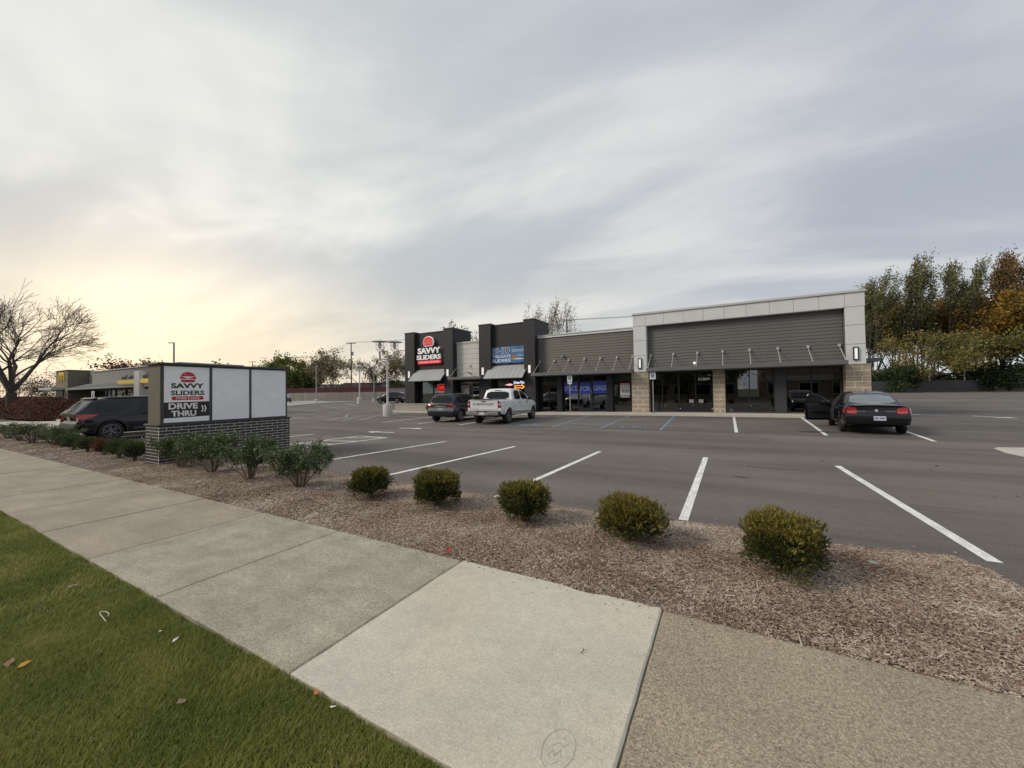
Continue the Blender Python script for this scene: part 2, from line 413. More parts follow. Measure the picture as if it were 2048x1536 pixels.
# older stripes of the neighbouring lot, far left
for p, q in (((-21.47, 17.87), (-25.76, 23.57)), ((-22.43, 17.08), (-25.5, 21.2)), ((-23.31, 16.79), (-25.95, 20.2)), ((-28.35, 17.11), (-29.42, 18.99)), ((-26.6, 16.1), (-27.77, 17.7)),
             ((-24.96, 19.39), (-28.51, 22.29)), ((-29.96, 24.66), (-31.39, 27.82)), ((-22.23, 20.62), (-26.47, 26.41)), ((-30.23, 29.63), (-32.67, 33.05)), ((-23.47, 16.74), (-21.3, 17.8)),
             ((-27.5, 18.6), (-30.9, 23.6)), ((-33.6, 24.2), (-36.5, 29))):
    line(p, q, .12, WORNP)
for p, q in (((-47.42, 28.34), (-38.67, 26.54)), ((-38.9, 23.4), (-34.2, 22.2)), ((-32.5, 21.46), (-31.2, 23.4)), ((-48.39, 33.65), (-40.08, 30.14)), ((-53.59, 41.36), (-41.67, 34.02)), ((-26, 17.0), (-29.4, 18.0)), ((-35.5, 21.2), (-30.0, 20.9))):
    line(p, q, .16, WORNP)
for p, q in (((16.96, 39.35), (22, 39.0)), ((17.94, 44.37), (24, 46)), ((18.29, 47.83), (25, 51)), ((18.79, 52.02), (26, 56)), ((19.5, 58), (28, 63)), ((20.5, 64), (30, 70)), ((21.8, 72), (32, 78)), ((15.6, 34.8), (22, 34.0))):
    line(p, q, .13, WORNP)
drape('concrete_pad', [(6.19, 15.27), (6.38, 15.54), (7.2, 15.8), (11, 16.5), (11, 13.4), (7.0, 13.3), (6.08, 13.8), (6.05, 14.4)], CONC, lot, .006)
# dark seal at the bed edge, drain and puddle stains
STAIN = mat('oil_stain', (.045, .042, .04), .5, noise_=[(9, .3)], space='World')
for cx, cy, r_ in ((-5.0, 7.9, .17), (.2, 8.7, .12), (-9.6, 14.3, .2), (2.9, 18.3, .55), (1.1, 15.2, .13), (-2.1, 9.3, .05)):
    drape('stain', [(cx + r_ * math.cos(a) * (1 + .25 * math.sin(3 * a)), cy + .55 * r_ * math.sin(a) * (1 + .2 * math.cos(2 * a))) for a in np.linspace(0, 2 * math.pi, 14)[:-1]], STAIN, lot, .004)

# concrete apron, kerb and driveway at the far left
ap = struct(drape('concrete_apron', [(-53.03, 31.7), (-55.6, 38), (-57.2, 44), (-58.6, 51.5), (-63, 53), (-66.6, 48), (-95, 62), (-110, 50), (-85, 32), (-60, 27)], CONCG, None, .05, 3))
kb = MB(); kp = [(-52.4, 30.6), (-54.0, 34), (-55.7, 38.3), (-57.3, 44), (-58.6, 51), (-58.3, 58)]
for (ax, ay), (bx, by) in zip(kp[:-1], kp[1:]):
    d = Vector((bx - ax, by - ay)).normalized() * .12; n = Vector((-d.y, d.x))
    za, zb = H(ax, ay), H(bx, by)
    v = [(ax + n.x, ay + n.y, za), (ax - n.x, ay - n.y, za), (bx - n.x, by - n.y, zb), (bx + n.x, by + n.y, zb)]
    kb.add(v + [(x, y, z + .15) for x, y, z in v], [(4, 5, 6, 7), (0, 1, 5, 4), (2, 3, 7, 6), (1, 2, 6, 5), (3, 0, 4, 7)])
struct(build('kerb', kb, CONC))
dr = struct(box('driveway', -48, -24.2, 6.3, 9.0, -.02, .014, CONC))
kb = MB().box(-23.75, -23.55, 4.9, 13, 0, .15); kb.box(-48, -24.2, 9.0, 9.18, 0, .15)
struct(build('kerb', kb, CONC))

# ------------------------------------------------------------------ sidewalk: bed and single slabs
def slabmat(name, col, n_, bump, extra=None, col2=None):
    return mat(name, col, .9, noise_=n_, bump=bump, space='World', col2=col2, spec=.2, extra=extra)
def dots(scale, col, thr, col2=None):
    def f(t, src, cur, b):
        vo = t.nodes.new('ShaderNodeTexVoronoi'); t.links.new(src, vo.inputs['Vector']); vo.inputs['Scale'].default_value = scale
        lt = t.nodes.new('ShaderNodeMapRange'); t.links.new(vo.outputs['Distance'], lt.inputs[0]); lt.inputs[1].default_value = thr; lt.inputs[2].default_value = thr + .12; lt.inputs[3].default_value = 1; lt.inputs[4].default_value = 0
        sp = t.nodes.new('ShaderNodeSeparateColor'); t.links.new(vo.outputs['Color'], sp.inputs[0])
        gt = t.nodes.new('ShaderNodeMapRange'); t.links.new(sp.outputs[0], gt.inputs[0]); gt.inputs[1].default_value = .45; gt.inputs[2].default_value = .6
        mu = t.nodes.new('ShaderNodeMath'); mu.operation = 'MULTIPLY'; t.links.new(lt.outputs[0], mu.inputs[0]); t.links.new(gt.outputs[0], mu.inputs[1])
        mi = t.nodes.new('ShaderNodeMix'); mi.data_type = 'RGBA'; t.links.new(mu.outputs[0], mi.inputs[0]); t.links.new(cur, mi.inputs[6]); mi.inputs[7].default_value = (*col, 1)
        g2 = t.nodes.new('ShaderNodeMapRange'); t.links.new(sp.outputs[1], g2.inputs[0]); g2.inputs[1].default_value = .75; g2.inputs[2].default_value = .8
        m2 = t.nodes.new('ShaderNodeMath'); m2.operation = 'MULTIPLY'; t.links.new(lt.outputs[0], m2.inputs[0]); t.links.new(g2.outputs[0], m2.inputs[1])
        m3 = t.nodes.new('ShaderNodeMix'); m3.data_type = 'RGBA'; t.links.new(m2.outputs[0], m3.inputs[0]); t.links.new(mi.outputs[2], m3.inputs[6]); m3.inputs[7].default_value = (*(col2 or (.05, .045, .04)), 1)
        return m3.outputs[2]
    return f
SL_NEW = slabmat('new_slab_concrete', (.58, .535, .43), [(95, .20), (220, .16), (.9, .12), (9, .07), (14, .06, (1, 14, 1))], [(300, .35), (40, .08)], col2=((.50, .475, .41), 1.1))
SL_GREY = slabmat('grey_slab_concrete', (.315, .29, .232), [(95, .40), (200, .25), (1.1, .12), (26, .16), (5, .10, (.5, 1.6, 1))], [(160, .8), (20, .2)], col2=((.42, .39, .31), 3.2))
SL_TAN = slabmat('tan_slab_concrete', (.36, .31, .24), [(95, .36), (1.3, .14), (30, .10), (4, .08, (.4, 2, 1))], [(220, .5)], col2=((.30, .265, .215), 1.6))
SL_AGG = slabmat('exposed_aggregate_concrete', (.385, .32, .235), [(95, .50), (200, .3), (.9, .12), (45, .15)], [(140, 1.3)], extra=dots(58, (.56, .51, .41), .18, (.13, .11, .085)), col2=((.31, .265, .20), 1.4))
JOINT = mat('joint_dirt', (.15, .135, .105), .95, noise_=[(40, .3)])
sw = struct(box('sidewalk', -80, 9, 1.46, 3.21, -.12, -.012, JOINT))
jx = [6.6, 4.85, 3.1, 1.35, -.47, -2.38, -4.28, -5.95, -7.68, -9.4, -11.1, -12.85, -14.6, -16.3, -18.05, -19.8, -21.5, -23.3, -25, -26.8, -28.5, -31, -33.5, -36, -39, -42, -46, -50, -55, -60, -68, -76]
jx[3] = 1.42
for i, (xb, xa) in enumerate(zip(jx[:-1], jx[1:])):
    top = {3: -.004, 4: .006, 5: .002, 6: .001}.get(i, random.uniform(-.003, .003))
    m = SL_AGG if i < 4 else (SL_NEW if i == 4 else (SL_GREY if i in (5, 6) else SL_TAN))
    gap = .011 if i > 6 else (.003 if i == 3 else .006)
    y0, y1 = 1.44, 3.225
    mb = MB(); nn_ = 14
    # slightly chipped and wavy edges
    def e(n): return [random.gauss(0, .0022) for _ in range(n)]
    pts = [(xa + gap + (xb - xa - 2 * gap) * k / nn_, y0 + q - (.02 * (i == 4) * (k / nn_))) for k, q in enumerate(e(nn_))] + [(xb - gap + q * .7, y0 + (y1 - y0) * k / nn_) for k, q in enumerate(e(nn_))]
    pts += [(xb - gap + (xa - xb + 2 * gap) * k / nn_, y1 + q + (-.035 if (i == 4 and 3 < k < 6) else 0)) for k, q in enumerate(e(nn_))] + [(xa + gap + q * .7, y1 + (y0 - y1) * k / nn_) for k, q in enumerate(e(nn_))]
    n = len(pts); cx_ = (xa + xb) / 2; cy_ = (y0 + y1) / 2
    ins = [(x + (cx_ - x) * .012, y + (cy_ - y) * .012) for x, y in pts]
    mb.add([(x, y, -.11) for x, y in pts] + [(x, y, top - .008) for x, y in pts] + [(x, y, top) for x, y in ins], [(k, (k + 1) % n, n + (k + 1) % n, n + k) for k in range(n)] + [(n + k, n + (k + 1) % n, 2 * n + (k + 1) % n, 2 * n + k) for k in range(n)] + [tuple(range(2 * n, 3 * n))])
    build('slab', mb, m, sw)
# contractor's stamp scratched into the new slab
GROOVE = mat('scratched_groove', (.40, .375, .31), .95)
mb = MB()
ov = [(-.735 + .075 * math.cos(t), 1.735 + .115 * math.sin(t), .0066) for t in np.linspace(0, 2 * math.pi, 26)]
mb.tube(ov, .0015, 4, False)
for s_ in ([(-.77, 1.68), (-.755, 1.72), (-.74, 1.69), (-.725, 1.735), (-.71, 1.70)], [(-.765, 1.745), (-.74, 1.765), (-.72, 1.75), (-.70, 1.785)], [(-.75, 1.79), (-.73, 1.80), (-.715, 1.785)], [(-.735, 1.65), (-.715, 1.675)]):
    mb.tube([(x, y, .0066) for x, y in s_], .0012, 4, False)
build('scratched_mark', mb, GROOVE, sw)

# ------------------------------------------------------------------ lawn and planting bed
SOIL = mat('lawn_soil', (.050, .055, .018), .95, noise_=[(12, .4), (90, .3)], space='World')
struct(build('lawn', MB().add([(-90, -3, -.035), (9, -3, -.035), (9, 1.45, -.035), (-90, 1.45, -.035)], [(0, 1, 2, 3)]), SOIL))
struct(build('road', MB().add([(-300, -16, -.15), (200, -16, -.15), (200, -3.2, -.15), (-300, -3.2, -.15)], [(0, 1, 2, 3)]).box(-300, 200, -3.2, -3.0, -.15, -.02), ASPH))
lw = MB()
for x0, x1, y0, y1 in ((-90, -34, 3.25, 6.3), (-90, -46, 9.18, 11.5)): lw.add([(x0, y0, .02), (x1, y0, .02), (x1, y1, .02), (x0, y1, .02)], [(0, 1, 2, 3)])
GRASSFAR = mat('far_lawn', (.085, .13, .03), .95, noise_=[(3, .25), (40, .35)], bump=(60, .8), space='World')
struct(build('lawn', lw, GRASSFAR))
BARK = mat('mulch_bed', (.13, .095, .07), .95, noise_=[(30, .4), (120, .4), (2, .2)], bump=[(60, .9)], space='World')
BED = [(-34, 3.20), (2.55, 3.20), (2.50, 3.6), (2.33, 4.2), (2.12, 4.85), (2.02, 5.3), (1.95, 5.52), (.9, 5.40), (.2, 5.48), (-1.5, 5.36), (-3.3, 5.36), (-6, 5.52), (-8, 5.52), (-12.2, 5.5), (-12.2, 7.5), (-13.15, 7.5), (-13.3, 5.5), (-20, 5.25), (-28, 5.2), (-34, 5.0)]
def bedz(x, y):
    if y < 3.215: return -.007
    """gently mounded, level with the slabs at its edge"""
    e_ = min(1.0, max(0.0, min((y - 3.22) / .6, (5.5 - y) / .5, (2.35 - x) / .4)))
    return -.004 + .030 * smooth01(e_) + .010 * math.sin(x * 2.3 + y) * math.sin(y * 3.1)
def inpoly(x, y, P_):
    c_ = False
    for i in range(len(P_)):
        (x1, y1), (x2, y2) = P_[i], P_[i - 1]
        if (y1 > y) != (y2 > y) and x < (x2 - x1) * (y - y1) / (y2 - y1) + x1: c_ = not c_
    return c_
bm = bmesh.new(); bm.faces.new([bm.verts.new((x, y, 0)) for x, y in BED])
for k in np.arange(-33.6, 2.6, .3): bmesh.ops.bisect_plane(bm, geom=bm.verts[:] + bm.edges[:] + bm.faces[:], plane_co=(k, 0, 0), plane_no=(1, 0, 0))
for k in np.arange(3.4, 7.5, .3): bmesh.ops.bisect_plane(bm, geom=bm.verts[:] + bm.edges[:] + bm.faces[:], plane_co=(0, k, 0), plane_no=(0, 1, 0))
for v in bm.verts: v.co.z = bedz(v.co.x, v.co.y) if v.co.y < 5.2 or v.co.x > -12 else .03
bmesh.ops.recalc_face_normals(bm, faces=bm.faces)
me = bpy.data.meshes.new('planting_bed'); bm.to_mesh(me); bm.free()
struct(link('planting_bed', me, BARK, smooth=True))

def soup(name, verts, nper, faces1, m, parent=None, kind='stuff'):
    """many equal little meshes in one object: verts (n, nper, 3); faces1 = faces of one piece"""
    n = len(verts); me = bpy.data.meshes.new(name)
    allv = verts.reshape(-1, 3).astype(np.float32)
    loops = []; sizes = []
    for f in faces1: loops += list(f); sizes.append(len(f))
    lp = (np.array(loops)[None, :] + (np.arange(n) * nper)[:, None]).ravel()
    sz = np.tile(sizes, n)
    me.vertices.add(len(allv)); me.vertices.foreach_set('co', allv.ravel())
    me.loops.add(len(lp)); me.loops.foreach_set('vertex_index', lp.astype(np.int32))
    me.polygons.add(len(sz)); me.polygons.foreach_set('loop_start', np.concatenate([[0], np.cumsum(sz)[:-1]]).astype(np.int32)); me.polygons.foreach_set('loop_total', sz.astype(np.int32))
    me.update(); me.validate()
    o = link(name, me, m, parent)
    if kind: o['kind'] = kind
    return o
# shredded bark chips
def chips(n, xr, yr, ls, seed, pw=1.0, zoff=0.0):
    r = np.random.RandomState(seed)
    x = xr[1] - (xr[1] - xr[0]) * r.rand(n) ** pw; y = yr[0] + (yr[1] - yr[0]) * r.rand(n)
    keep = np.array([inpoly(a, b, BED) for a, b in zip(x, y)]); x = x[keep]; y = y[keep]; n = len(x)
    z = np.array([bedz(a, b) for a, b in zip(x, y)]) + r.rand(n) * .012 + zoff
    a = r.rand(n) * 6.283; l = ls * (.35 + 1.1 * r.rand(n) ** 2); wd = .0022 + .0045 * r.rand(n) ** 1.5; tz = (r.rand(n) - .4) * .7; h = .002 + .004 * r.rand(n)
    d = np.stack([np.cos(a), np.sin(a), tz], 1); s = np.stack([-np.sin(a), np.cos(a), (r.rand(n) - .5) * .8], 1); c_ = np.stack([x, y, z + np.abs(tz) * l * .4], 1)
    up_ = np.array([0, 0, 1.0])
    L2 = (d * l[:, None]) / 2; W2 = s * wd[:, None]
    v = np.stack([c_ - L2 - W2 * .7, c_ - L2 * .9 + W2, c_ + L2 + W2 * .6, c_ + L2 * .85 - W2, c_ - L2 * .8 + up_ * h[:, None], c_ + L2 * .8 + up_ * h[:, None]], 1)
    return v
CHIP = mat('bark_chips', (.2, .15, .11), .9, space='World', extra=clump([(0, (.075, .044, .030)), (.3, (.19, .122, .084)), (.52, (.33, .25, .19)), (.78, (.48, .40, .325)), (1, (.70, .62, .52))], 1.3, .38))
cf = [(0, 3, 5, 4), (1, 4, 5, 2), (0, 4, 1), (3, 2, 5)]
vv = np.concatenate([chips(150000, (-4.5, 2.6), (3.2, 5.55), .034, 1), chips(68000, (-12.5, -4.5), (3.2, 5.6), .045, 2, 1.0), chips(16000, (-30, -12.5), (3.2, 5.6), .09, 3, .8)])
soup('bark_mulch', vv, 6, cf, CHIP)['label'] = 'shredded brown bark mulch'
vv = chips(300, (-3, 2.4), (3.12, 5.5), .09, 4, 1, .008)
soup('bark_splinters', vv, 6, cf, mat('pale_splinter', (.42, .35, .28), .9, island=.3))['label'] = 'larger pale bark splinters'

# grass: single bent blades
def blades(n, xr, yr, h0, wd, seed, pw=1.0):
    r = np.random.RandomState(seed)
    x = xr[1] - (xr[1] - xr[0]) * r.rand(n) ** pw; y = yr[1] - (yr[1] - yr[0]) * r.rand(n) ** 1.0
    edge = .016 * np.sin(x * 9) + .014 * np.sin(x * 23 + 1) + .02 * np.sin(x * 2.1) + .018 * r.randn(n) * (r.rand(n) < .3)
    y = np.minimum(y, yr[1]); keep = y < (1.44 + edge); x = x[keep]; y = y[keep]; n = len(x)
    a = r.rand(n) * 6.283; cl_ = .5 + .5 * np.sin(x * 5.1 + 2 * np.sin(y * 4)) * np.sin(y * 6.3 + x * 1.7)
    h = h0 * .86 * (.55 + .7 * r.rand(n)) * (.8 + .35 * cl_); lean = h * (.35 + .9 * r.rand(n))
    d = np.stack([np.cos(a), np.sin(a), 0 * a], 1); s = np.stack([-np.sin(a), np.cos(a), 0 * a], 1) * (wd * (.7 + .6 * r.rand(n)))[:, None]
    c_ = np.stack([x, y, np.full(n, -.035)], 1); up_ = np.array([0, 0, 1.0])
    m_ = c_ + d * (lean * .35)[:, None] + up_ * (h * .62)[:, None]; t_ = c_ + d * lean[:, None] + up_ * h[:, None]
    return np.stack([c_ - s, c_ + s, m_ + s * .7, m_ - s * .7, t_], 1)
GR = mat('grass_blades', (.08, .12, .02), .6, thin=.3, extra=clump([(0, (.075, .105, .010)), (.35, (.155, .195, .020)), (.6, (.25, .275, .040)), (.82, (.36, .34, .085)), (1, (.50, .42, .18))], 1.6, .42))
vv = np.concatenate([blades(175000, (-4.8, -.9), (-.25, 1.47), .042, .0016, 11), blades(125000, (-12.5, -4.6), (-.2, 1.47), .045, .0024, 12, 1.0), blades(20000, (-40, -12), (-.5, 1.47), .05, .006, 13), blades(25000, (-.9, 3), (-.3, 1.45), .042, .0018, 14)])
soup('grass', vv, 5, [(0, 1, 2, 3), (3, 2, 4)], GR)['label'] = 'short autumn grass of the verge'
# ================================================================== MONUMENT SIGN
BRK = mat('dark_brick', (.024, .022, .024), .45, noise_=[(25, .3)], island=.0, bump=(60, .3), extra=None)
MORT = mat('pale_mortar', (.58, .56, .52), .95, noise_=[(40, .15)])
SFRAME = mat('dark_sign_frame', (.04, .04, .043), .4, noise_=[(3, .1)])
SBRON = mat('bronze_sign_end', (.13, .11, .085), .55, noise_=[(2, .1)])
WHITEP = mat('white_sign_panel', (.86, .87, .88), .3, noise_=[(1.2, .03)], bump=(1.6, .12))
WHITEP2 = mat('white_print_panel', (.88, .88, .88), .3, noise_=[(1.2, .04)])
REDV = mat('red_print', (.50, .018, .03), .4); BLKV = mat('black_print', (.012, .012, .013), .4); WHTV = mat('white_print', (.78, .78, .76), .5)
GREYM = mat('grey_metal', (.30, .31, .32), .45, metal=.3, noise_=[(4, .1)])
sg = thing('monument_sign', 'low roadside sign with three white panels on dark brick base beside the bushes', 'sign', (-12.65, 5.8, 0))
sg_inv = Vector((12.65, -5.8, 0))
def SB(name, x0, x1, y0, y1, z0, z1, m, parent=None, bevel=0):
    o = box(name, x0 + 12.65, x1 + 12.65, y0 - 5.8, y1 - 5.8, z0, z1, m, parent or sg, bevel); return o
core = SB('brick_base', -13.03, -12.256, 4.156, 7.41, -.05, .985, MORT)
bl, bh, jt = .285, .060, .0185
brick_me = {}
def brick(lx, ly, cx, cy, cz):
    k = (round(lx, 3), round(ly, 3))
    if k not in brick_me:
        brick_me[k] = MB().box(-lx / 2, lx / 2, -ly / 2, ly / 2, -bh / 2, bh / 2).mesh('brick'); brick_me[k].materials.append(BRK)
    o = bpy.data.objects.new('brick', brick_me[k]); COL.objects.link(o); o.parent = core
    o.location = (cx + 12.65 + random.uniform(-.0015, .0015), cy - 5.8, cz); return o
nb = 0
for c_ in range(13):
    z = .034 + c_ * (bh + jt)
    off = 0 if c_ % 2 == 0 else -.15
    y = 4.16 + off
    while y < 7.42 - .02:
        a = max(y, 4.16); b_ = min(y + bl, 7.42)
        if b_ - a > .05: brick(.025, b_ - a, -12.262, (a + b_) / 2, z)
        y += bl + jt
    x = -13.035 + (0 if c_ % 2 else -.15)
    while x < -12.27:
        a = max(x, -13.035); b_ = min(x + bl, -12.277)
        if b_ - a > .05: brick(b_ - a, .025, (a + b_) / 2, 4.162, z)
        x += bl + jt
SB('ledge', -13.08, -12.22, 4.12, 7.46, .985, 1.02, SFRAME, bevel=.004)
SB('end_cap', -13.0, -12.31, 4.19, 4.235, 1.02, 2.52, SBRON)
SB('cabinet', -12.99, -12.33, 4.236, 7.36, 1.02, 2.52, SFRAME)
for y0, y1 in ((4.22, 4.262), (5.245, 5.305), (6.25, 6.305), (7.33, 7.365)): SB('divider', -12.33, -12.295, y0, y1, 1.02, 2.52, SFRAME)
SB('rail', -12.33, -12.296, 4.263, 7.329, 1.021, 1.055, SFRAME); SB('rail', -12.33, -12.296, 4.263, 7.329, 2.485, 2.519, SFRAME)
SB('cap', -13.06, -12.24, 4.13, 7.43, 2.52, 2.57, SFRAME, bevel=.005)
SB('roof_vent', -12.9, -12.5, 4.62, 5.12, 2.57, 2.615, GREYM)
p1 = SB('panel', -12.33, -12.308, 4.264, 5.243, 1.056, 2.484, WHITEP2); p1['label'] = 'printed white panel with the restaurant lettering'
for y0, y1 in ((5.307, 6.248), (6.307, 7.328)): SB('panel', -12.33, -12.308, y0, y1, 1.056, 2.484, WHITEP)
def onx(name, mb_or_me, m, parent, y, z, x=-12.3065):
    """2-D shape (x right, y up) put on the sign face"""
    me = mb_or_me.mesh(name) if isinstance(mb_or_me, MB) else mb_or_me
    return put_text(name, me, m, parent, (x + 12.65, y - 5.8, z), (0, 1, 0))
def flat(polys, z=0.0):
    mb = MB()
    for p in polys: mb.add([(x, y, z) for x, y in p], [tuple(range(len(p)))])
    return mb
def solid2(polys, t):
    mb = MB()
    for p in polys: mb.prism(p, 2, 0, t)
    return mb
def burger(wd, ht, grow=0.0):
    """bun top, filling, bun bottom as outlines in 2-D, centred"""
    g_ = grow
    top = [(math.cos(a) * (.43 * wd + g_), .08 * ht + math.sin(a) * (.42 * ht + g_)) for a in np.linspace(0, math.pi, 18)]
    mid = [(-.5 * wd - g_, -.10 * ht - g_ * .2), (-.46 * wd, -.17 * ht - g_ * .2), (.46 * wd, -.17 * ht - g_ * .2), (.5 * wd + g_, -.10 * ht), (.5 * wd + g_, -.02 * ht), (.46 * wd, .055 * ht + g_ * .2), (-.46 * wd, .055 * ht + g_ * .2), (-.5 * wd - g_, -.02 * ht)]
    bot = [(-.44 * wd - g_, -.24 * ht + g_ * .4), (-.42 * wd - g_, -.40 * ht), (-.35 * wd, -.5 * ht - g_), (.35 * wd, -.5 * ht - g_), (.42 * wd + g_, -.40 * ht), (.44 * wd + g_, -.24 * ht + g_ * .4)]
    return top, mid, bot
bt, bmid, bb = burger(.355, .27)
onx('burger_logo', flat([bt, bmid, bb]), REDV, p1, 4.765, 2.215)
onx('burger_cheese', flat([[(-.11, .0), (-.02, -.035), (0, -.045), (.02, -.035), (.11, .0), (.11, .014), (-.11, .014)]]), WHTV, p1, 4.765, 2.217, -12.3045)
onx('sesame_seeds', flat([[(x - .006, y), (x, y - .006), (x + .006, y), (x, y + .008)] for x, y in ((-.08, .07), (-.055, .088), (-.05, .06), (-.03, .078))]), WHTV, p1, 4.765, 2.215, -12.3045)
onx('lettering', text_mesh('SAVVY', 1, .045, 0, .71, .135), BLKV, p1, 4.765, 1.99)
onx('lettering', text_mesh('SLIDERS', 1, .035, 0, .72, .125), BLKV, p1, 4.765, 1.805)
def rrect(wd, ht, r, n=5):
    o = []
    for cx, cy, a0 in ((wd / 2 - r, ht / 2 - r, 0), (-wd / 2 + r, ht / 2 - r, 90), (-wd / 2 + r, -ht / 2 + r, 180), (wd / 2 - r, -ht / 2 + r, 270)):
        o += [(cx + r * math.cos(R(a0 + 90 * k / n)), cy + r * math.sin(R(a0 + 90 * k / n))) for k in range(n + 1)]
    return o
onx('red_strip', flat([rrect(.69, .095, .035)]), REDV, p1, 4.765, 1.668)
onx('lettering', text_mesh('MORE 2 LOVE', 1, .02, 0, .50, .05), WHTV, p1, 4.765, 1.668, -12.3045)
onx('black_band', flat([[(-.487, -.205), (.487, -.185), (.487, .205), (-.487, .195)]]), BLKV, p1, 4.753, 1.37)
onx('lettering', text_mesh('DRIVE', 1, .04, 0, .62, .155), WHTV, p1, 4.67, 1.465, -12.3045)
onx('lettering', text_mesh('THRU', 1, .04, 0, .53, .15), WHTV, p1, 4.68, 1.275, -12.3045)
ch = [(-.03, .09), (0, .09), (.03, 0), (0, -.09), (-.03, -.09), (0, 0)]
onx('chevrons', flat([[(x - .032, y) for x, y in ch], [(x + .032, y) for x, y in ch]]), WHTV, p1, 5.115, 1.385, -12.3045)

# ================================================================== STRIP MALL
YF = 27.2
CHAR = mat('charcoal_painted_block', (.019, .018, .021), .65, noise_=[(1.5, .12), (40, .15)], bump=(60, .25))
def course(wd, ht, mort=(.02, .02, .02), size=.012, off=.5):
    def f(t, src, cur, b):
        sp = t.nodes.new('ShaderNodeSeparateXYZ'); t.links.new(src, sp.inputs[0])
        ad = t.nodes.new('ShaderNodeMath'); ad.operation = 'ADD'; t.links.new(sp.outputs[0], ad.inputs[0]); t.links.new(sp.outputs[1], ad.inputs[1])
        cb = t.nodes.new('ShaderNodeCombineXYZ'); t.links.new(ad.outputs[0], cb.inputs[0]); t.links.new(sp.outputs[2], cb.inputs[1])
        br = t.nodes.new('ShaderNodeTexBrick'); t.links.new(cb.outputs[0], br.inputs['Vector'])
        br.inputs['Scale'].default_value = 1; br.inputs['Brick Width'].default_value = wd; br.inputs['Row Height'].default_value = ht; br.inputs['Mortar Size'].default_value = size; br.offset = off
        mi = t.nodes.new('ShaderNodeMix'); mi.data_type = 'RGBA'; t.links.new(br.outputs['Fac'], mi.inputs[0]); t.links.new(cur, mi.inputs[6]); mi.inputs[7].default_value = (*mort, 1)
        bp = t.nodes.new('ShaderNodeBump'); bp.inputs['Strength'].default_value = .6; bp.inputs['Distance'].default_value = .01; bp.invert = True
        t.links.new(br.outputs['Fac'], bp.inputs['Height']); t.links.new(bp.outputs[0], b.inputs['Normal'])
        return mi.outputs[2]
    return f
CHARB = mat('charcoal_block_coursed', (.020, .019, .022), .6, noise_=[(1.5, .12)], extra=course(.8, .4, (.018, .018, .02), .012))
WBLK = mat('white_block_coursed', (.60, .58, .55), .7, noise_=[(1.5, .06), (30, .05)], extra=course(1.6, .42, (.34, .33, .31), .014, 0))
TANB = mat('tan_block_low_wall', (.36, .33, .28), .8, noise_=[(2, .1), (40, .1)], extra=course(1.2, .4, (.42, .40, .35), .012))
COPE = mat('white_metal_coping', (.52, .52, .50), .4, noise_=[(2, .05)])
COPED = mat('black_metal_coping', (.03, .03, .035), .4)
EIFS = mat('pale_stucco', (.63, .65, .645), .85, noise_=[(120, .10), (1.4, .05)], bump=(220, .5))
SID = mat('grey_fibre_siding', (.128, .122, .118), .6, noise_=[(1.0, .05)])
SIDM = mat('grey_brown_siding', (.140, .128, .113), .6, noise_=[(1.0, .05)])
STONE = mat('split_face_stone', (.37, .31, .235), .85, noise_=[(2.2, .14), (7, .14), (60, .16), (1.3, .12)], bump=[(45, .7)])
STMORT = mat('stone_mortar', (.74, .69, .60), .9)
ALUM = mat('black_storefront_frame', (.016, .015, .018), .35)
CANO = mat('grey_canopy_metal', (.165, .165, .168), .4, metal=.2, noise_=[(3, .06)])
RODM = mat('galvanised_rod', (.46, .46, .45), .45, metal=.2)
AWNM = mat('standing_seam_metal', (.37, .385, .395), .5, metal=.1, noise_=[(1.2, .10)])
GLASS = glassmat('storefront_glass', (.50, .47, .46), .05)
GLASSD = glassmat('dark_door_glass', (.16, .12, .13), .04)
DARKI = mat('dark_interior', (.055, .052, .052), .8, noise_=[(1, .3)])
ROOFM = mat('roof_membrane', (.45, .45, .44), .8)
WOOD = mat('raw_lumber', (.60, .38, .20), .75, noise_=[(6, .2), (2, .2, (.3, 1, 1))])
MALL = thing('strip_mall', 'long single storey shop building with two charcoal towers and grey siding', 'building', (-9.8, YF, 0))
MO = Vector((9.8, -YF, 0))
def MBX(name, x0, x1, y0, y1, z0, z1, m, parent=None, bevel=0): return box(name, x0 + 9.8, x1 + 9.8, y0 - YF, y1 - YF, z0, z1, m, parent or MALL, bevel)
def MOBJ(name, mb, m, parent=None, smooth=False):
    mb.v = [(x + 9.8, y - YF, z) for x, y, z in mb.v]; return build(name, mb, m, parent or MALL, smooth)
struct(drape('walkway', [(-27.6, 25.95), (6.7, 25.95), (6.7, 28), (-27.6, 28)], CONC, None, .152, 2.0))
kb = MB()
xk = np.arange(-27.6, 7.0, .98)
for a, b_ in zip(xk[:-1], xk[1:]):
    za, zb = H(a, 25.8), H(b_, 25.8)
    kb.add([(a, 25.78, za - .03), (b_, 25.78, zb - .03), (b_, 25.78, zb + .14), (a, 25.78, za + .14), (a, 25.80, za + .158), (b_, 25.80, zb + .158), (b_, 25.95, zb + .158), (a, 25.95, za + .158)], [(0, 1, 2, 3), (3, 2, 5, 4), (4, 5, 6, 7)])
struct(build('kerb', kb, CONC))
wk = MB().box(-27.6, 8.6, 27.9, 28.3, -.1, .16); 
# main masses ----------------------------------------------------------------
wall = MBX('wall', -26.0, -12.9, 27.75, 44, 0, 5.95, CHAR)     # rear mass left
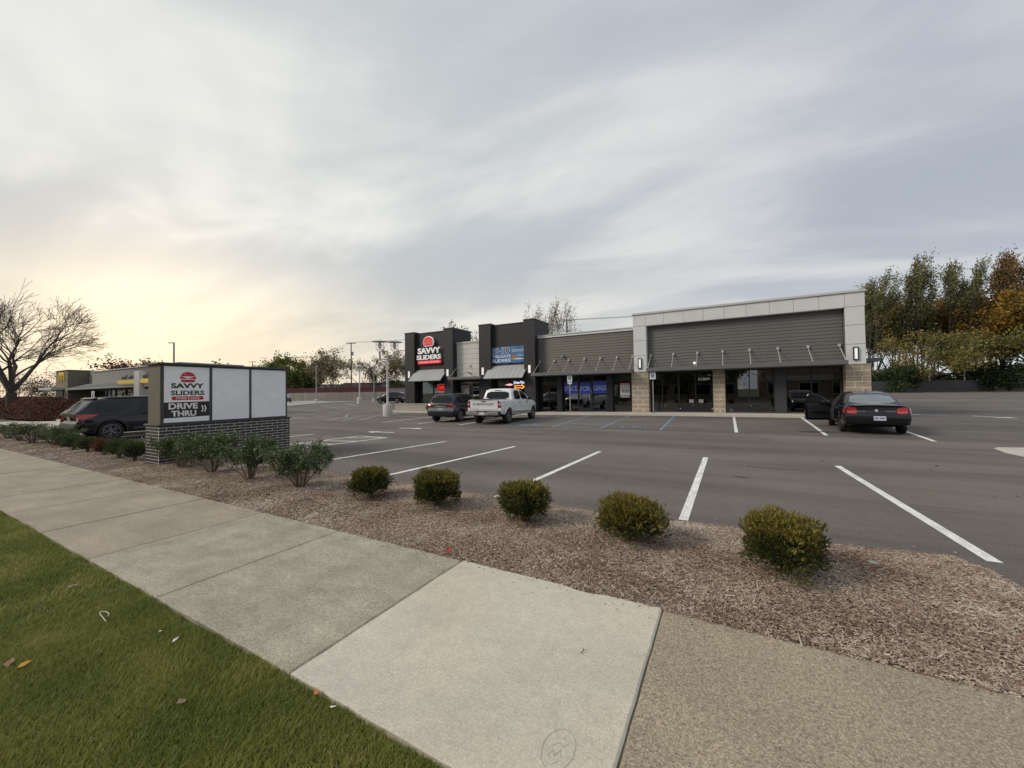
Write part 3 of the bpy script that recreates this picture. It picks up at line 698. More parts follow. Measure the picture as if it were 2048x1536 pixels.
# (front is separate: the shop rooms stay hollow)
bpy.data.objects.remove(wall)
shell = MB()
shell.box(-26.2, 6.45, 44, 44.3, 0, 5.9)                   # back wall
shell.box(-26.25, -26.0, 27.5, 44, 0, 5.9); shell.box(6.3, 6.5, 27.5, 44, 0, 6.6)
shell.box(-12.9, -12.7, 28, 44, 0, 5.8); shell.box(-5.35, -5.15, 28, 44, 0, 5.8)
MOBJ('rear_walls', shell, CHAR)
rf = MB().box(-26.0, -12.7, 27.5, 44, 5.55, 5.65).box(-12.7, -5.2, 27.6, 44, 5.55, 5.65).box(-5.2, 6.3, 27.6, 44, 6.2, 6.3)
MOBJ('roof', rf, ROOFM)
MOBJ('ceiling', MB().box(-26.0, 6.3, 27.7, 44, 3.15, 3.2), DARKI)
MOBJ('interior_floor', MB().box(-26.0, 6.3, 27.25, 44, .05, .17), mat('shop_floor', (.20, .19, .18), .5, noise_=[(1, .2)]))
MOBJ('interior_partition', MB().box(-12.7, -5.3, 33, 33.1, .17, 3.15).box(-5.2, 6.3, 34, 34.1, .17, 3.15).box(-26, -12.9, 31.5, 31.6, .17, 3.15), mat('shop_back_wall', (.20, .17, .15), .8, noise_=[(.8, .5), (2.5, .3)]))
# towers ----------------------------------------------------------------
def tower(x0, x1, zt):
    w_ = MB()
    w_.box(x0, x0 + 1.15, 26.85, 29.5, 0, zt + .06)                     # left pier
    w_.box(x1 - .95, x1, 26.75, 29.5, 0, zt + .06)                     # right pier
    w_.box(x0 + 1.15, x1 - .95, 27.2, 29.3, 2.85, zt - .04)                # wall between
    o = MOBJ('tower_wall', w_, CHARB)
    c_ = MB().box(x0 - .03, x0 + 1.18, 26.82, 29.53, zt + .061, zt + .14).box(x1 - .98, x1 + .03, 26.72, 29.53, zt + .061, zt + .14).box(x0 + 1.18, x1 - .98, 27.16, 29.33, zt - .039, zt + .04)
    MOBJ('tower_coping', c_, COPED)
    return o
T1 = tower(-26.25, -20.6, 7.24); T2 = tower(-17.95, -12.75, 7.22)
# white block wall and its coping between the towers
MBX('white_wall', -20.6, -17.95, 27.35, 27.7, 2.98, 6.0, WBLK)
MBX('coping', -20.6, -17.95, 27.3, 27.75, 6.0, 6.13, COPE)
# middle unit: siding planks
SIDP = {}
def planks(x0, x1, z0, z1, n, y, m, group):
    par = MBX('siding_wall', x0, x1, y + .05, y + .25, z0, z1, m)
    h = (z1 - z0) / n
    k = (round(x1 - x0, 2), m.name)
    me_ = MB().add([(0, .0, 0), (x1 - x0, .0, 0), (x1 - x0, .026, h + .01), (0, .026, h + .01), (0, .05, 0), (x1 - x0, .05, 0), (x1 - x0, .05, h + .01), (0, .05, h + .01)],
                   [(0, 1, 2, 3), (4, 5, 1, 0), (3, 2, 6, 7), (0, 3, 7, 4), (1, 5, 6, 2)]).mesh('siding_board')
    me_.materials.append(m)
    for i in range(n):
        o = bpy.data.objects.new('siding_board', me_); COL.objects.link(o); o.parent = par; o.location = (x0 + 9.8, y - YF - .002 + random.uniform(0, .003), z0 + i * h)
planks(-12.75, -5.47, 2.95, 5.85, 15, 27.35, SIDM, 'm')
MBX('coping', -12.75, -5.47, 27.28, 27.8, 5.85, 6.0, EIFS); MBX('coping', -12.75, -5.47, 27.24, 27.84, 6.0, 6.07, COPE)
planks(-4.62, 5.66, 2.95, 6.02, 16, 27.35, SID, 'r')
# right unit: frame of pale panels
back = MOBJ('frame_core', MB().box(-5.45, 6.52, 27.03, 27.5, 6.04, 6.80).box(-5.42, -4.64, 27.03, 27.6, 2.95, 6.04).box(5.69, 6.49, 27.03, 27.6, 2.95, 6.04), mat('panel_joint', (.16, .16, .15), .9))
px = [-5.47, -4.655, -3.50, -2.32, -1.165, -.01, 1.14, 2.30, 3.44, 4.60, 5.705, 6.54]
for a, b_ in zip(px[:-1], px[1:]): MBX('panel', a + .008, b_ - .008, 27.0, 27.03, 6.045, 6.79, EIFS, back)
for a, b_ in ((-5.45, -4.64), (5.69, 6.51)):
    for z0, z1 in ((5.05, 6.03), (4.03, 5.04), (2.95, 4.02)):
        MBX('panel', a, b_, 27.0, 27.03, z0 + .006, z1 - .006, EIFS, back)
MBX('side_panel', 6.492, 6.52, 27.04, 27.6, 2.95, 6.8, EIFS, back); MBX('side_panel', -4.64, -4.60, 27.03, 27.42, 3.1, 6.03, EIFS, back)
MBX('side_panel', -5.475, -5.45, 27.04, 27.6, 5.9, 6.8, EIFS, back)
MBX('soffit', -4.6, 5.66, 27.0, 27.42, 6.02, 6.038, EIFS, back)
MBX('coping', -5.53, 6.60, 26.93, 27.65, 6.80, 6.87, COPE); MBX('coping', -5.49, 6.56, 26.97, 27.6, 6.87, 6.93, COPE)
MBX('end_parapet', 6.3, 6.5, 27.66, 44, 6.3, 6.75, EIFS)
# stone piers
def pier(x0, x1, y0, rows, z0, z1):
    c_ = MBX('stone_pier', x0 + .012, x1 - .012, y0 + .004, 27.7, z0 - .1, z1, STMORT); h = (z1 - z0) / rows
    wd = x1 - x0
    for r_ in range(rows):
        cuts = ([0, .36, 1] if r_ % 2 else [0, .66, 1]) if wd > .8 else ([0, 1] if r_ % 3 else [0, .55, 1])
        for a, b_ in zip(cuts[:-1], cuts[1:]):
            q = random.uniform(0, .008); s_ = .015
            o = MBX('stone', x0 + wd * a + (s_ if a else 0), x0 + wd * b_ - (s_ if b_ < 1 else 0), y0 - q, 27.69, z0 + r_ * h + s_, z0 + (r_ + 1) * h - s_, STONE, c_, .004)
    MBX('pier_cap', x0 - .02, x1 + .02, y0 - .03, 27.7, z1, z1 + .03, STONE, c_)
pier(-5.60, -4.50, 26.88, 9, .16, 2.90); pier(-.72, -.06, 27.08, 9, .2, 2.86); pier(5.62, 6.66, 26.88, 9, .2, 2.90)
# storefronts: frames, glass
def storefront(x0, x1, z0, z1, muls, y=27.45, transom=None, glass=GLASS, name='shop_window'):
    f = MB(); t = .055
    f.box(x0, x1, y - .05, y + .06, z0, z0 + .09).box(x0, x1, y - .05, y + .06, z1 - t, z1)
    for x in [x0 + t / 2] + list(muls) + [x1 - t / 2]: f.box(x - t / 2, x + t / 2, y - .052, y + .058, z0 + .09, z1 - t)
    if transom:
        ms = [x0 + t / 2] + list(muls) + [x1 - t / 2]
        for a, b_ in zip(ms[:-1], ms[1:]): f.box(a + t / 2, b_ - t / 2, y - .05, y + .056, transom - t / 2, transom + t / 2)
    fr = MOBJ(name, f, ALUM)
    ms = [x0 + t / 2] + list(muls) + [x1 - t / 2]
    for a, b_ in zip(ms[:-1], ms[1:]):
        zs = [(z0 + .09, z1 - t)] if not transom else [(z0 + .09, transom - t / 2), (transom + t / 2, z1 - t)]
        for za, zb in zs: MBX('pane', a + t / 2, b_ - t / 2, y, y + .012, za, zb, glass, fr)
    return fr
storefront(-12.62, -11.17, .18, 2.86, [-11.93], transom=2.43)
MBX('dark_pier', -11.17, -10.76, 27.15, 27.7, .1, 2.9, ALUM)
storefront(-10.76, -9.56, .18, 2.86, [], transom=2.43)
dA = storefront(-9.56, -8.50, .18, 2.86, [], transom=2.43, name='shop_door')
MBX('door_handle', -8.70, -8.66, 27.30, 27.36, 1.05, 1.45, RODM, dA); MBX('kick_plate', -9.50, -8.56, 27.38, 27.40, .19, .50, ALUM, dA)
storefront(-8.50, -7.40, .18, 2.86, [], transom=2.43)
MBX('dark_pier', -7.40, -6.97, 27.15, 27.7, .1, 2.9, ALUM)
storefront(-6.97, -5.60, .18, 2.86, [], transom=2.43)
storefront(-4.50, -2.72, .2, 2.88, [-3.72])
dB = storefront(-2.72, -.73, .2, 2.88, [-1.72], glass=GLASSD, name='double_door')
for x in (-2.64, -.80): MBX('door_handle', x - .03, x + .03, 27.32, 27.38, .46, .50, WHTV, dB)
for x in (-1.98, -1.42): MBX('door_notice', x - .13, x + .13, 27.39, 27.395, .86, 1.08, mat('pale_card', (.26, .25, .25), .7), dB)
storefront(-.06, 2.47, .2, 2.88, [1.22])
MBX('dark_pier', 2.47, 3.03, 27.30, 27.7, .1, 2.9, mat('dark_grey_pier', (.045, .045, .05), .5))
storefront(3.03, 5.62, .2, 2.88, [4.22])
# header strips above the glass
MBX('header', -12.7, -5.6, 27.3, 27.6, 2.86, 2.96, ALUM); MBX('header', -4.5, 5.62, 27.3, 27.6, 2.88, 2.96, ALUM)
# interior things seen through the right windows
it = thing('timber_stud_frame', 'bare timber knee wall standing behind the right shop windows', 'timber frame', (1.5, 29.2, .17))
b_ = MB()
for x in (-1.4, .45, 2.5): b_.box(x - .1, x + .1, -.05, .05, 0, .95)
build('stud', b_, WOOD, it); build('rail', MB().box(-1.6, 3.9, -.08, .08, .95, 1.05), WOOD, it)
it = thing('timber_counter', 'raw wooden counter frame behind the window left of the double door', 'counter', (-3.5, 29.0, .17))
build('post', MB().box(-.12, .12, -.06, .06, 0, 1.15), WOOD, it); build('top', MB().box(-.14, .9, -.15, .15, 1.15, 1.25), WOOD, it)
sh = thing('shelf_unit', 'white shelving with boxes inside the shop behind the signpost', 'shelf', (-4.2, 29.6, .17))
build('board', MB().box(-.5, .6, -.15, .15, .9, .93).box(-.5, .6, -.15, .15, 1.35, 1.38).box(-.5, .6, -.15, .15, 1.9, 1.93), WHTV, sh)
build('boxes', MB().box(-.4, -.2, -.1, .1, .93, 1.12).box(-.1, .1, -.1, .1, .93, 1.15).box(.2, .5, -.1, .1, 1.38, 1.6), mat('pale_boxes', (.35, .34, .32), .7), sh)
ld = thing('step_ladder', 'pale step ladder standing inside the shop left of the dark door', 'ladder', (-3.0, 29.8, .17))
for s_ in (-1, 1): build('rail', MB().tube([(.28 * s_, 0, 1.2), (.06 * s_, .1, 2.3)], .02, 5), GREYM, ld)
build('step', MB().box(-.2, .2, 0, .06, 1.5, 1.53).box(-.13, .13, .04, .1, 1.9, 1.93), GREYM, ld)

# flat canopies, rods
def canopy(x0, x1, z0, z1, rods, y0=26.0, zr=4.03, y1=27.3):
    c_ = MBX('canopy', x0, x1, y0, y1, z0, z1, CANO)
    MBX('canopy_edge', x0 - .02, x1 + .02, y0 - .03, y0 - .001, z0 + .02, z1 + .03, CANO, c_)
    for x in rods:
        r_ = MOBJ('canopy_rod', MB().tube([(x, 27.33, zr), (x, y0 + .12, z1 + .05)], .022, 6), RODM)
        MBX('rod_plate', x - .07, x + .07, 27.26, 27.325, zr - .06, zr + .08, RODM, r_)
        MBX('rod_clevis', x - .035, x + .035, y0 + .07, y0 + .17, z1 + .001, z1 + .09, RODM, r_)
    return c_
canopy(-12.72, -5.53, 2.88, 3.08, [-12.58, -11.4, -10.24, -9.02, -7.84, -6.66, -5.6])
canopy(-4.47, 5.55, 2.90, 3.10, [-4.4, -2.99, -1.57, -.15, 1.27, 2.68, 4.1, 5.48])
canopy(-20.58, -17.3, 2.82, 3.0, [-20.5, -19.2, -18.0], y0=26.05)
sc_ = MBX('canopy', 6.55, 7.95, 30.2, 33.5, 3.22, 3.42, CANO); MOBJ('canopy_rod', MB().tube([(6.5, 30.8, 4.2), (7.8, 30.8, 3.45)], .022, 6), RODM)
# sloped standing-seam awnings on the towers
def awning(x0, x1, zt, zb):
    y1, y0 = 27.18, 26.15
    a = MOBJ('awning', MB().add([(x0, y0, zb), (x1, y0, zb), (x1, y1, zt), (x0, y1, zt), (x0, y0, zb - .05), (x1, y0, zb - .05), (x1, y1, zt - .06), (x0, y1, zt - .06)],
             [(0, 1, 2, 3), (4, 7, 6, 5), (0, 4, 5, 1), (1, 5, 6, 2), (0, 3, 7, 4), (3, 2, 6, 7)]), AWNM)
    n = int((x1 - x0) / .41)
    for k in range(n + 1):
        x = x0 + .01 + (x1 - x0 - .02) * k / n
        MOBJ('seam', MB().add([(x - .012, y0, zb + .002), (x + .012, y0, zb + .002), (x + .012, y1, zt + .002), (x - .012, y1, zt + .002), (x - .012, y0, zb + .018), (x + .012, y0, zb + .018), (x + .012, y1, zt + .018), (x - .012, y1, zt + .018)],
             [(4, 5, 6, 7), (0, 1, 5, 4), (1, 2, 6, 5), (3, 0, 4, 7)]), AWNM, a)
    MOBJ('awning_frame', MB().tube([(x1 - .04, 27.15, 2.9), (x1 - .04, y0 + .05, zb - .06)], .02, 5).tube([(x0 + .04, 27.15, 2.9), (x0 + .04, y0 + .05, zb - .06)], .02, 5).box(x0, x1, y0 + .02, y0 + .06, zb - .10, zb - .051), ALUM, a)
awning(-25.2, -21.5, 3.86, 2.86); awning(-17.1, -13.55, 3.88, 2.86)
# wall lights
LGT = mat('white_lamp_diffuser', (.75, .75, .73), .4, emis=(1, .97, .9, .35))
def sconce(x, y, z0, z1, framed):
    t = thing('wall_light', {-25.73: 'white half round wall light on the far left tower pier', -21.15: 'white half round wall light right of the burger logo tower awning', -17.57: 'white half round wall light left of the blue banner', -13.22: 'white half round wall light right of the blue banner', -5.05: 'black framed wall light above the left stone pier', 6.09: 'black framed wall light above the right stone pier'}[x], 'wall light', (x, y, z0), 0, 'wall lights on the shop front')
    if framed:
        f = MB().box(-.11, .11, -.09, 0, 0, .06).box(-.11, .11, -.09, 0, z1 - z0 - .06, z1 - z0).box(-.11, -.065, -.09, 0, .06, z1 - z0 - .06).box(.065, .11, -.09, 0, .06, z1 - z0 - .06)
        build('frame', f, ALUM, t); build('diffuser', MB().box(-.064, .064, -.07, -.005, .061, z1 - z0 - .061), LGT, t)
    else:
        pr = [(.10 * math.cos(a), -.10 * math.sin(a)) for a in np.linspace(0, math.pi, 10)]
        build('diffuser', MB().prism([(x_, y_) for x_, y_ in pr][::-1], 2, .02, z1 - z0 - .02), LGT, t, R(40))
        build('back_plate', MB().box(-.11, .11, -.006, 0, 0, z1 - z0), GREYM, t)
    return t
for x, y, f_ in ((-25.73, 26.845, 0), (-21.15, 26.745, 0), (-17.57, 26.845, 0), (-13.22, 26.745, 0), (-5.05, 26.995, 1), (6.09, 26.995, 1)): sconce(x, y, 3.16, 3.78 if not f_ else 3.86, f_)
# tower 1 window, low wall
def facing(name, me, m, parent, x, z, y, loc_mall=True):
    if isinstance(me, MB): me = me.mesh(name)
    c_ = (x + 9.8, y - YF, z) if loc_mall else (x, y, z)
    return put_text(name, me, m, parent, c_, (1, 0, 0))
w1 = storefront(-24.9, -21.58, .82, 2.8, [-23.30], y=27.42)
MBX('sill_wall', -24.95, -21.55, 27.15, 27.6, 0, .82, CHARB)
MBX('low_wall', -26.7, -21.2, 26.0, 26.7, .1, .74, TANB); MBX('low_wall_cap', -26.75, -21.15, 25.96, 26.74, .74, .80, mat('stone_cap', (.42, .40, .36), .8, noise_=[(3, .1)]))
w2 = storefront(-16.8, -13.7, .82, 2.8, [-15.25], y=27.42)
MBX('sill_wall', -16.85, -13.65, 27.15, 27.6, 0, .82, CHARB)
d1 = storefront(-20.45, -18.1, .16, 2.72, [-19.3], y=27.5, transom=2.42, name='shop_door'); MBX('header', -20.6, -17.95, 27.35, 27.7, 2.72, 2.979, ALUM)
MBX('door_handle', -19.42, -19.38, 27.38, 27.43, 1.0, 1.4, RODM, d1)
facing('lettering', text_mesh('CHICKEN  FINGERS  SLIDERS', 1, .01, 0, 2.0, .10), WHTV, d1, -19.28, 2.56, 27.44)
facing('lettering', text_mesh('31,309', 1, .03, 0, .62, .16), mat('pale_blue_print', (.62, .64, .75), .5), d1, -18.7, 2.15, 27.49)
facing('lettering', text_mesh('DAILY', 1, .02, 0, .6, .13), mat('violet_print', (.30, .25, .55), .5), d1, -18.7, 1.94, 27.49)
facing('lettering', text_mesh('NAVY', 1, .03, 0, .62, .17), WHTV, d1, -18.7, 1.48, 27.49)
facing('poster', flat([[(-.42, -.5), (.42, -.5), (.42, .5), (-.42, .5)]]), mat('door_poster', (.10, .07, .07), .5, col2=((.42, .38, .36), 3)), d1, -19.85, 1.95, 27.492)
# blue-white poster in tower 1 window
po = facing('window_poster', MB().box(-.62, .62, -.85, .85, 0, .01), mat('blue_city_poster', (.10, .13, .22), .35, col2=((.42, .46, .55), 2.2)), w1, -24.15, 1.72, 27.44)
# OPEN sign
NEON = mat('red_neon', (.6, .02, .02), .4, emis=(1, .03, .025, 1.0))
op = thing('open_sign', 'glowing red OPEN sign hanging in the left tower window', 'open sign', (-22.2, 27.36, 2.17))
fr_ = MB()
for a, b_ in (((-.56, -.28), (.56, -.28)), ((.56, -.28), (.56, .28)), ((.56, .28), (-.56, .28)), ((-.56, .28), (-.56, -.28))): fr_.tube([(a[0], 0, a[1]), (b_[0], 0, b_[1])], .016, 6)
build('border_tube', fr_, NEON, op); put_text('letters', text_mesh('OPEN', 1, -.005, .01, .88, .30), NEON, op, (0, -.01, 0), (1, 0, 0))
build('backing', MB().box(-.56, .56, .02, .035, -.28, .28), BLKV, op)
# drive-thru window sign
dt_ = thing('drive_thru_window_sign', 'small lit Drive-Thru sign with orange arrow in the right tower window', 'window sign', (-14.45, 27.36, 2.3))
put_text('letters', text_mesh('Drive-Thru', 1, .02, .005, 1.0, .22), mat('lit_white_letters', (.8, .8, .9), .4, emis=(.75, .82, 1, .9)), dt_, (0, -.01, .17), (1, 0, 0))
put_text('arrow', solid2([[(-.45, -.12), (.2, -.12), (.2, -.2), (.5, 0), (.2, .2), (.2, .12), (-.45, .12)]], .01).mesh('a'), mat('orange_neon', (.6, .2, .03), .4, emis=(1, .38, .06, 1.1)), dt_, (0, 0, -.17), (1, 0, 0))
put_text('arrow_centre', solid2([[(-.37, -.06), (.2, -.06), (.2, -.1), (.36, 0), (.2, .1), (.2, .06), (-.37, .06)]], .004).mesh('a'), mat('dark_orange', (.25, .05, .02), .5), dt_, (0, -.015, -.17), (1, 0, 0))
put_text('red_lamp', solid2([[(-.4, -.02), (.1, -.09), (.4, 0), (.1, .09)]], .01).mesh('a'), mat('red_white_neon', (.7, .3, .25), .4, emis=(1, .45, .38, 1.0)), dt_, (-.95, 0, .02), (1, 0, 0))
# restaurant sign of raised letters on tower 1
ls = thing('restaurant_sign', 'raised white letters and red burger logo on the left charcoal tower', 'sign', (-23.43, 27.2, 5.5))
LW = mat('white_letter_face', (.80, .80, .78), .4, emis=(1, 1, .97, .12)); LR = mat('red_letter_face', (.62, .03, .04), .4, emis=(1, .03, .04, .18)); LP = mat('pink_lit_face', (.70, .30, .30), .4, emis=(1, .30, .30, .35))
def rz(name, me, m, x, z, y, par=ls):
    if isinstance(me, MB): me = me.mesh(name)
    return put_text(name, me, m, par, (x + 23.43, y, z - 5.5), (1, 0, 0))
bo = burger(1.20, .80, .055); bi = burger(1.12, .76, 0)
rz('logo_backing', solid2([bo[0], bo[1], bo[2]], .10), LW, -23.45, 6.41, -.20)
rz('logo_bun', solid2([bi[0], bi[1], bi[2]], .04), LR, -23.45, 6.41, -.315 + .0)
rz('logo_cheese', solid2([[(-.34, .0), (-.06, -.10), (0, -.13), (.06, -.10), (.34, .0), (.34, .035), (-.34, .035)]], .01), LW, -23.45, 6.41, -.33)
def letters(txt, x0, x1, z0, z1, m, bold):
    """each letter is an object of its own"""
    n = len(txt); me = text_mesh(txt, 1, bold, .0, x1 - x0, z1 - z0)
    me.transform(Matrix.Translation(((x0 + x1) / 2, (z0 + z1) / 2, 0)))
    bm = bmesh.new(); bm.from_mesh(me); bmesh.ops.remove_doubles(bm, verts=bm.verts, dist=1e-6)
    r_ = bmesh.ops.solidify(bm, geom=bm.faces[:], thickness=-.10)
    seen = set(); isl = []
    for v in bm.verts:
        if v in seen: continue
        st = [v]; seen.add(v); comp = []
        while st:
            q = st.pop(); comp.append(q)
            for e_ in q.link_edges:
                o_ = e_.other_vert(q)
                if o_ not in seen: seen.add(o_); st.append(o_)
        isl.append(comp)
    isl.sort(key=lambda c_: sum(v.co.x for v in c_) / len(c_))
    for comp in isl:
        idx = {v: i for i, v in enumerate(comp)}; cs = set(comp)
        fs = [tuple(idx[v] for v in f.verts) for f in bm.faces if f.verts[0] in cs]
        m_ = bpy.data.meshes.new('letter'); m_.from_pydata([tuple(v.co) for v in comp], [], fs)
        yield m_
    bm.free()
def set_letters(txt, x0, x1, z0, z1, m, bold, y, par, ox, oz):
    for m_ in letters(txt, x0, x1, z0, z1, m, bold):
        put_text('letter', m_, m, par, (-ox, y, -oz), (1, 0, 0))
set_letters('SAVVY', -24.72, -22.10, 5.30, 5.84, LW, .03, -.20, ls, -23.43, 5.5)
set_letters('SLIDERS', -24.85, -22.05, 4.77, 5.19, LW, .022, -.20, ls, -23.43, 5.5)
rz('pill_backing', solid2([rrect(2.75, .32, .12)], .06), LR, -23.45, 4.54, -.14)
rz('pill_lettering', text_mesh('CHICKEN FINGERS', 1, .03, .01, 2.4, .17), LP, -23.45, 4.54, -.22)
# banner
bn = thing('banner', 'blue tailgate sliders banner tied on the right charcoal tower', 'banner', (-15.27, 27.14, 4.72))
mb = MB(); nx_, nz_ = 24, 8
mb.add([(-1.66 + 3.32 * i / nx_, .02 * math.sin(i * .9) * math.sin(j * .7 + 1), -.665 + 1.33 * j / nz_) for j in range(nz_ + 1) for i in range(nx_ + 1)], [(j * (nx_ + 1) + i, j * (nx_ + 1) + i + 1, (j + 1) * (nx_ + 1) + i + 1, (j + 1) * (nx_ + 1) + i) for j in range(nz_) for i in range(nx_)])
build('cloth', mb, mat('blue_banner_print', (.035, .12, .30), .5, col2=((.08, .22, .45), 1.8)), bn, True)
BW = mat('pale_banner_print', (.60, .68, .80), .5); BD = mat('dark_banner_print', (.02, .02, .05), .5)
def bt_(txt, x, z, wd, ht, m, bold=.03, y=-.03): put_text('lettering', text_mesh(txt, 1, bold, 0, wd, ht), m, bn, (x, y, z), (1, 0, 0))
bt_('10', -1.24, .33, .62, .50, BW, .07, -.027); bt_('10', -1.24, .33, .52, .42, BD, .02, -.031)
bt_('20', -.24, .38, .74, .52, BW, .07, -.027); bt_('20', -.24, .38, .62, .44, BD, .02, -.031)
bt_('FOR', -.75, .30, .26, .08, BW); bt_('TAILGATE', -.67, -.10, 1.75, .24, BW, .035); bt_('SLIDERS', -.67, -.44, 1.75, .26, BW, .04)
bt_('DETROIT LOVES', .95, .30, 1.25, .19, BW, .02); bt_("IT'S PACK", 1.15, -.10, .75, .12, BW, .01)
put_text('swoosh', flat([[(-.2, .03), (.3, -.02), (1.15, 0), (.9, .06), (.5, .12), (.2, .08)]]).mesh('s'), BW, bn, (.35, -.028, -.40), (1, 0, 0))
put_text('food_picture', flat([[(.26 * math.cos(a), .17 * math.sin(a) * (1 + .1 * math.sin(5 * a))) for a in np.linspace(0, 6.28, 16)[:-1]]]).mesh('s'), mat('burger_picture', (.35, .17, .06), .6, noise_=[(9, .5)]), bn, (.50, -.034, -.20), (1, 0, 0))
# blue lease sheets, broker poster, notice, street number
LB = mat('royal_blue_sheet', (.045, .055, .42), .4); LT = mat('pale_blue_letters', (.35, .45, .85), .4)
for wd_, x0, x1, z0, z1 in (('SPACE', -10.68, -9.62, 1.52, 2.38), ('FOR', -9.44, -8.62, 1.50, 2.34), ('LEASE', -8.43, -7.44, 1.53, 2.40)):
    t = thing('lease_sheet', 'blue window sheet with the word ' + wd_, 'poster', ((x0 + x1) / 2, 27.42, (z0 + z1) / 2), 0, 'blue lease sheets in the shop window')
    build('sheet', MB().box(-(x1 - x0) / 2, (x1 - x0) / 2, 0, .006, -(z1 - z0) / 2, (z1 - z0) / 2), LB, t)
    put_text('lettering', text_mesh(wd_, 1, .03, 0, (x1 - x0) * .93, .36), LT, t, (0, -.003, -.03), (1, 0, 0))
t = thing('broker_poster', 'white leasing poster with red top in the window left of the stone pier', 'poster', (-6.18, 27.42, 1.72))
build('sheet', MB().box(-.34, .34, 0, .006, -.52, .52), mat('white_poster', (.55, .56, .58), .5), t)
for x0, x1, z0, z1, m in ((-.34, .34, .39, .52, REDV), (-.34, .34, -.52, -.34, mat('grey_print', (.12, .12, .14), .5)), (-.10, .30, -.14, .02, mat('dark_grey_print', (.05, .05, .06), .5)), (-.18, -.11, -.14, .08, REDV)):
    build('print', MB().box(x0, x1, -.003, -.001, z0, z1), m, t)
put_text('lettering', text_mesh('FOR LEASE', 1, .03, 0, .55, .07), mat('pale_print', (.7, .7, .7), .5), t, (0, -.005, .455), (1, 0, 0))
put_text('lettering', text_mesh('RETAIL', 1, .03, 0, .36, .09), WHTV, t, (.10, -.005, -.06), (1, 0, 0))
put_text('lettering', text_mesh('CALL NOW', 1, .03, 0, .5, .08), WHTV, t, (0, -.005, -.43), (1, 0, 0))
facing('street_number', text_mesh('31309', 1, .05, .004, .66, .17), WHTV, dB, -1.23, 2.36, 27.385)
facing('small_notice', flat([[(-.09, -.02), (.09, -.02), (.09, .02), (-.09, .02)]]), WHTV, dB, -.92, 2.60, 27.385)
t = tag(box('paper_notice', .62, .90, 27.40, 27.404, 1.70, 2.0, mat('paper', (.42, .43, .43), .7)), 'small white paper notice taped inside the window right of the middle stone pier', 'notice')
# small cameras and dome on the walls
t = MOBJ('security_light', MB().lathe([(0, .09), (.07, .07), (.10, 0), (.07, -.07), (0, -.09)], 10, (-1.72, 27.0, 3.38)).box(-1.74, -1.70, 27.0, 27.34, 3.36, 3.40), LGT)
MOBJ('wall_camera', MB().box(-10.75, -10.60, 27.1, 27.34, 4.30, 4.42).box(-19.35, -19.2, 27.1, 27.3, 3.4, 3.5), GREYM)
# flowerpot
pt = thing('flower_pot', 'dark pot of yellowed mums against the tan low wall', 'flower pot', (-22.1, 25.62, .15))
pt.location = (-22.1, 25.45, H(-22.1, 25.45))
build('pot', MB().lathe([(0, .02), (.17, .02), (.23, .33), (.25, .33), (.25, .37), (.21, .37), (.20, .32), (0, .32)], 18), mat('dark_pot', (.03, .03, .035), .5), pt, R(40))
r = np.random.RandomState(5); n = 900
th = r.rand(n) * 6.283; ph = np.arccos(r.rand(n)); d = np.stack([np.sin(ph) * np.cos(th), np.sin(ph) * np.sin(th), np.cos(ph)], 1); c_ = d * (.34 * (.6 + .4 * r.rand(n)))[:, None] * np.array([1.1, 1.1, 1.1]) + np.array([0, 0, .40])
def quads(c_, s, r, flat_=1.0, dirn=None):
    n = len(c_); a = r.randn(n, 3); a /= np.linalg.norm(a, axis=1)[:, None]
    if dirn is not None: a = a * .6 + dirn; a /= np.linalg.norm(a, axis=1)[:, None]
    b = np.cross(a, r.randn(n, 3)); b /= np.linalg.norm(b, axis=1)[:, None] + 1e-9
    s = np.asarray(s).reshape(-1, 1) * np.ones((n, 1)); w_ = s * .45 * flat_
    return np.stack([c_ - a * s, c_ + b * w_ - a * s * .1, c_ + a * s, c_ - b * w_ - a * s * .1], 1)
QF = [(0, 1, 2, 3)]
soup('blooms', quads(c_, .045, r), 4, QF, mat('mum_leaves', (.2, .15, .03), .7, extra=ramp_island([(0, (.05, .06, .015)), (.5, (.16, .13, .03)), (1, (.40, .26, .05))])), pt)
# ================================================================== VEHICLES
def paint(name, col, rough=.28, metal=.2, coat=.8): return mat(name, col, rough, metal=metal, coat=coat, noise_=[(1.5, .04)])
CARGL = mat('car_glass', (.006, .007, .009), .05, spec=.4)
TYRE = mat('tyre_rubber', (.018, .018, .018), .85, noise_=[(30, .2)])
RIM = mat('alloy_rim', (.30, .30, .31), .35, metal=.8); RIMD = mat('dark_rim', (.035, .035, .04), .4, metal=.5)
PLAS = mat('black_car_plastic', (.018, .018, .02), .6); CHROME = mat('chrome', (.62, .62, .63), .30, metal=1.0)
TAIL = mat('red_tail_lens', (.33, .008, .012), .12, coat=.8, noise_=[(14, .25)]); CLEAR = mat('clear_lens', (.55, .55, .56), .15); PLATE = mat('licence_plate', (.55, .58, .66), .4)
PLTX = mat('plate_print', (.05, .07, .25), .5); UND = mat('car_underside', (.012, .012, .012), .9)
def interp(x, pts): return float(np.interp(x, [p[0] for p in pts], [p[1] for p in pts]))
RING = [(0, 0), (.6, 0), (.82, .0), (.93, .03), (.972, .12), (.992, .28), (1.0, .45), (.998, .6), (.985, .74), (.962, .86), (.925, .94), (.86, .985), (.7, 1.005), (.4, 1.02), (0, 1.028)]
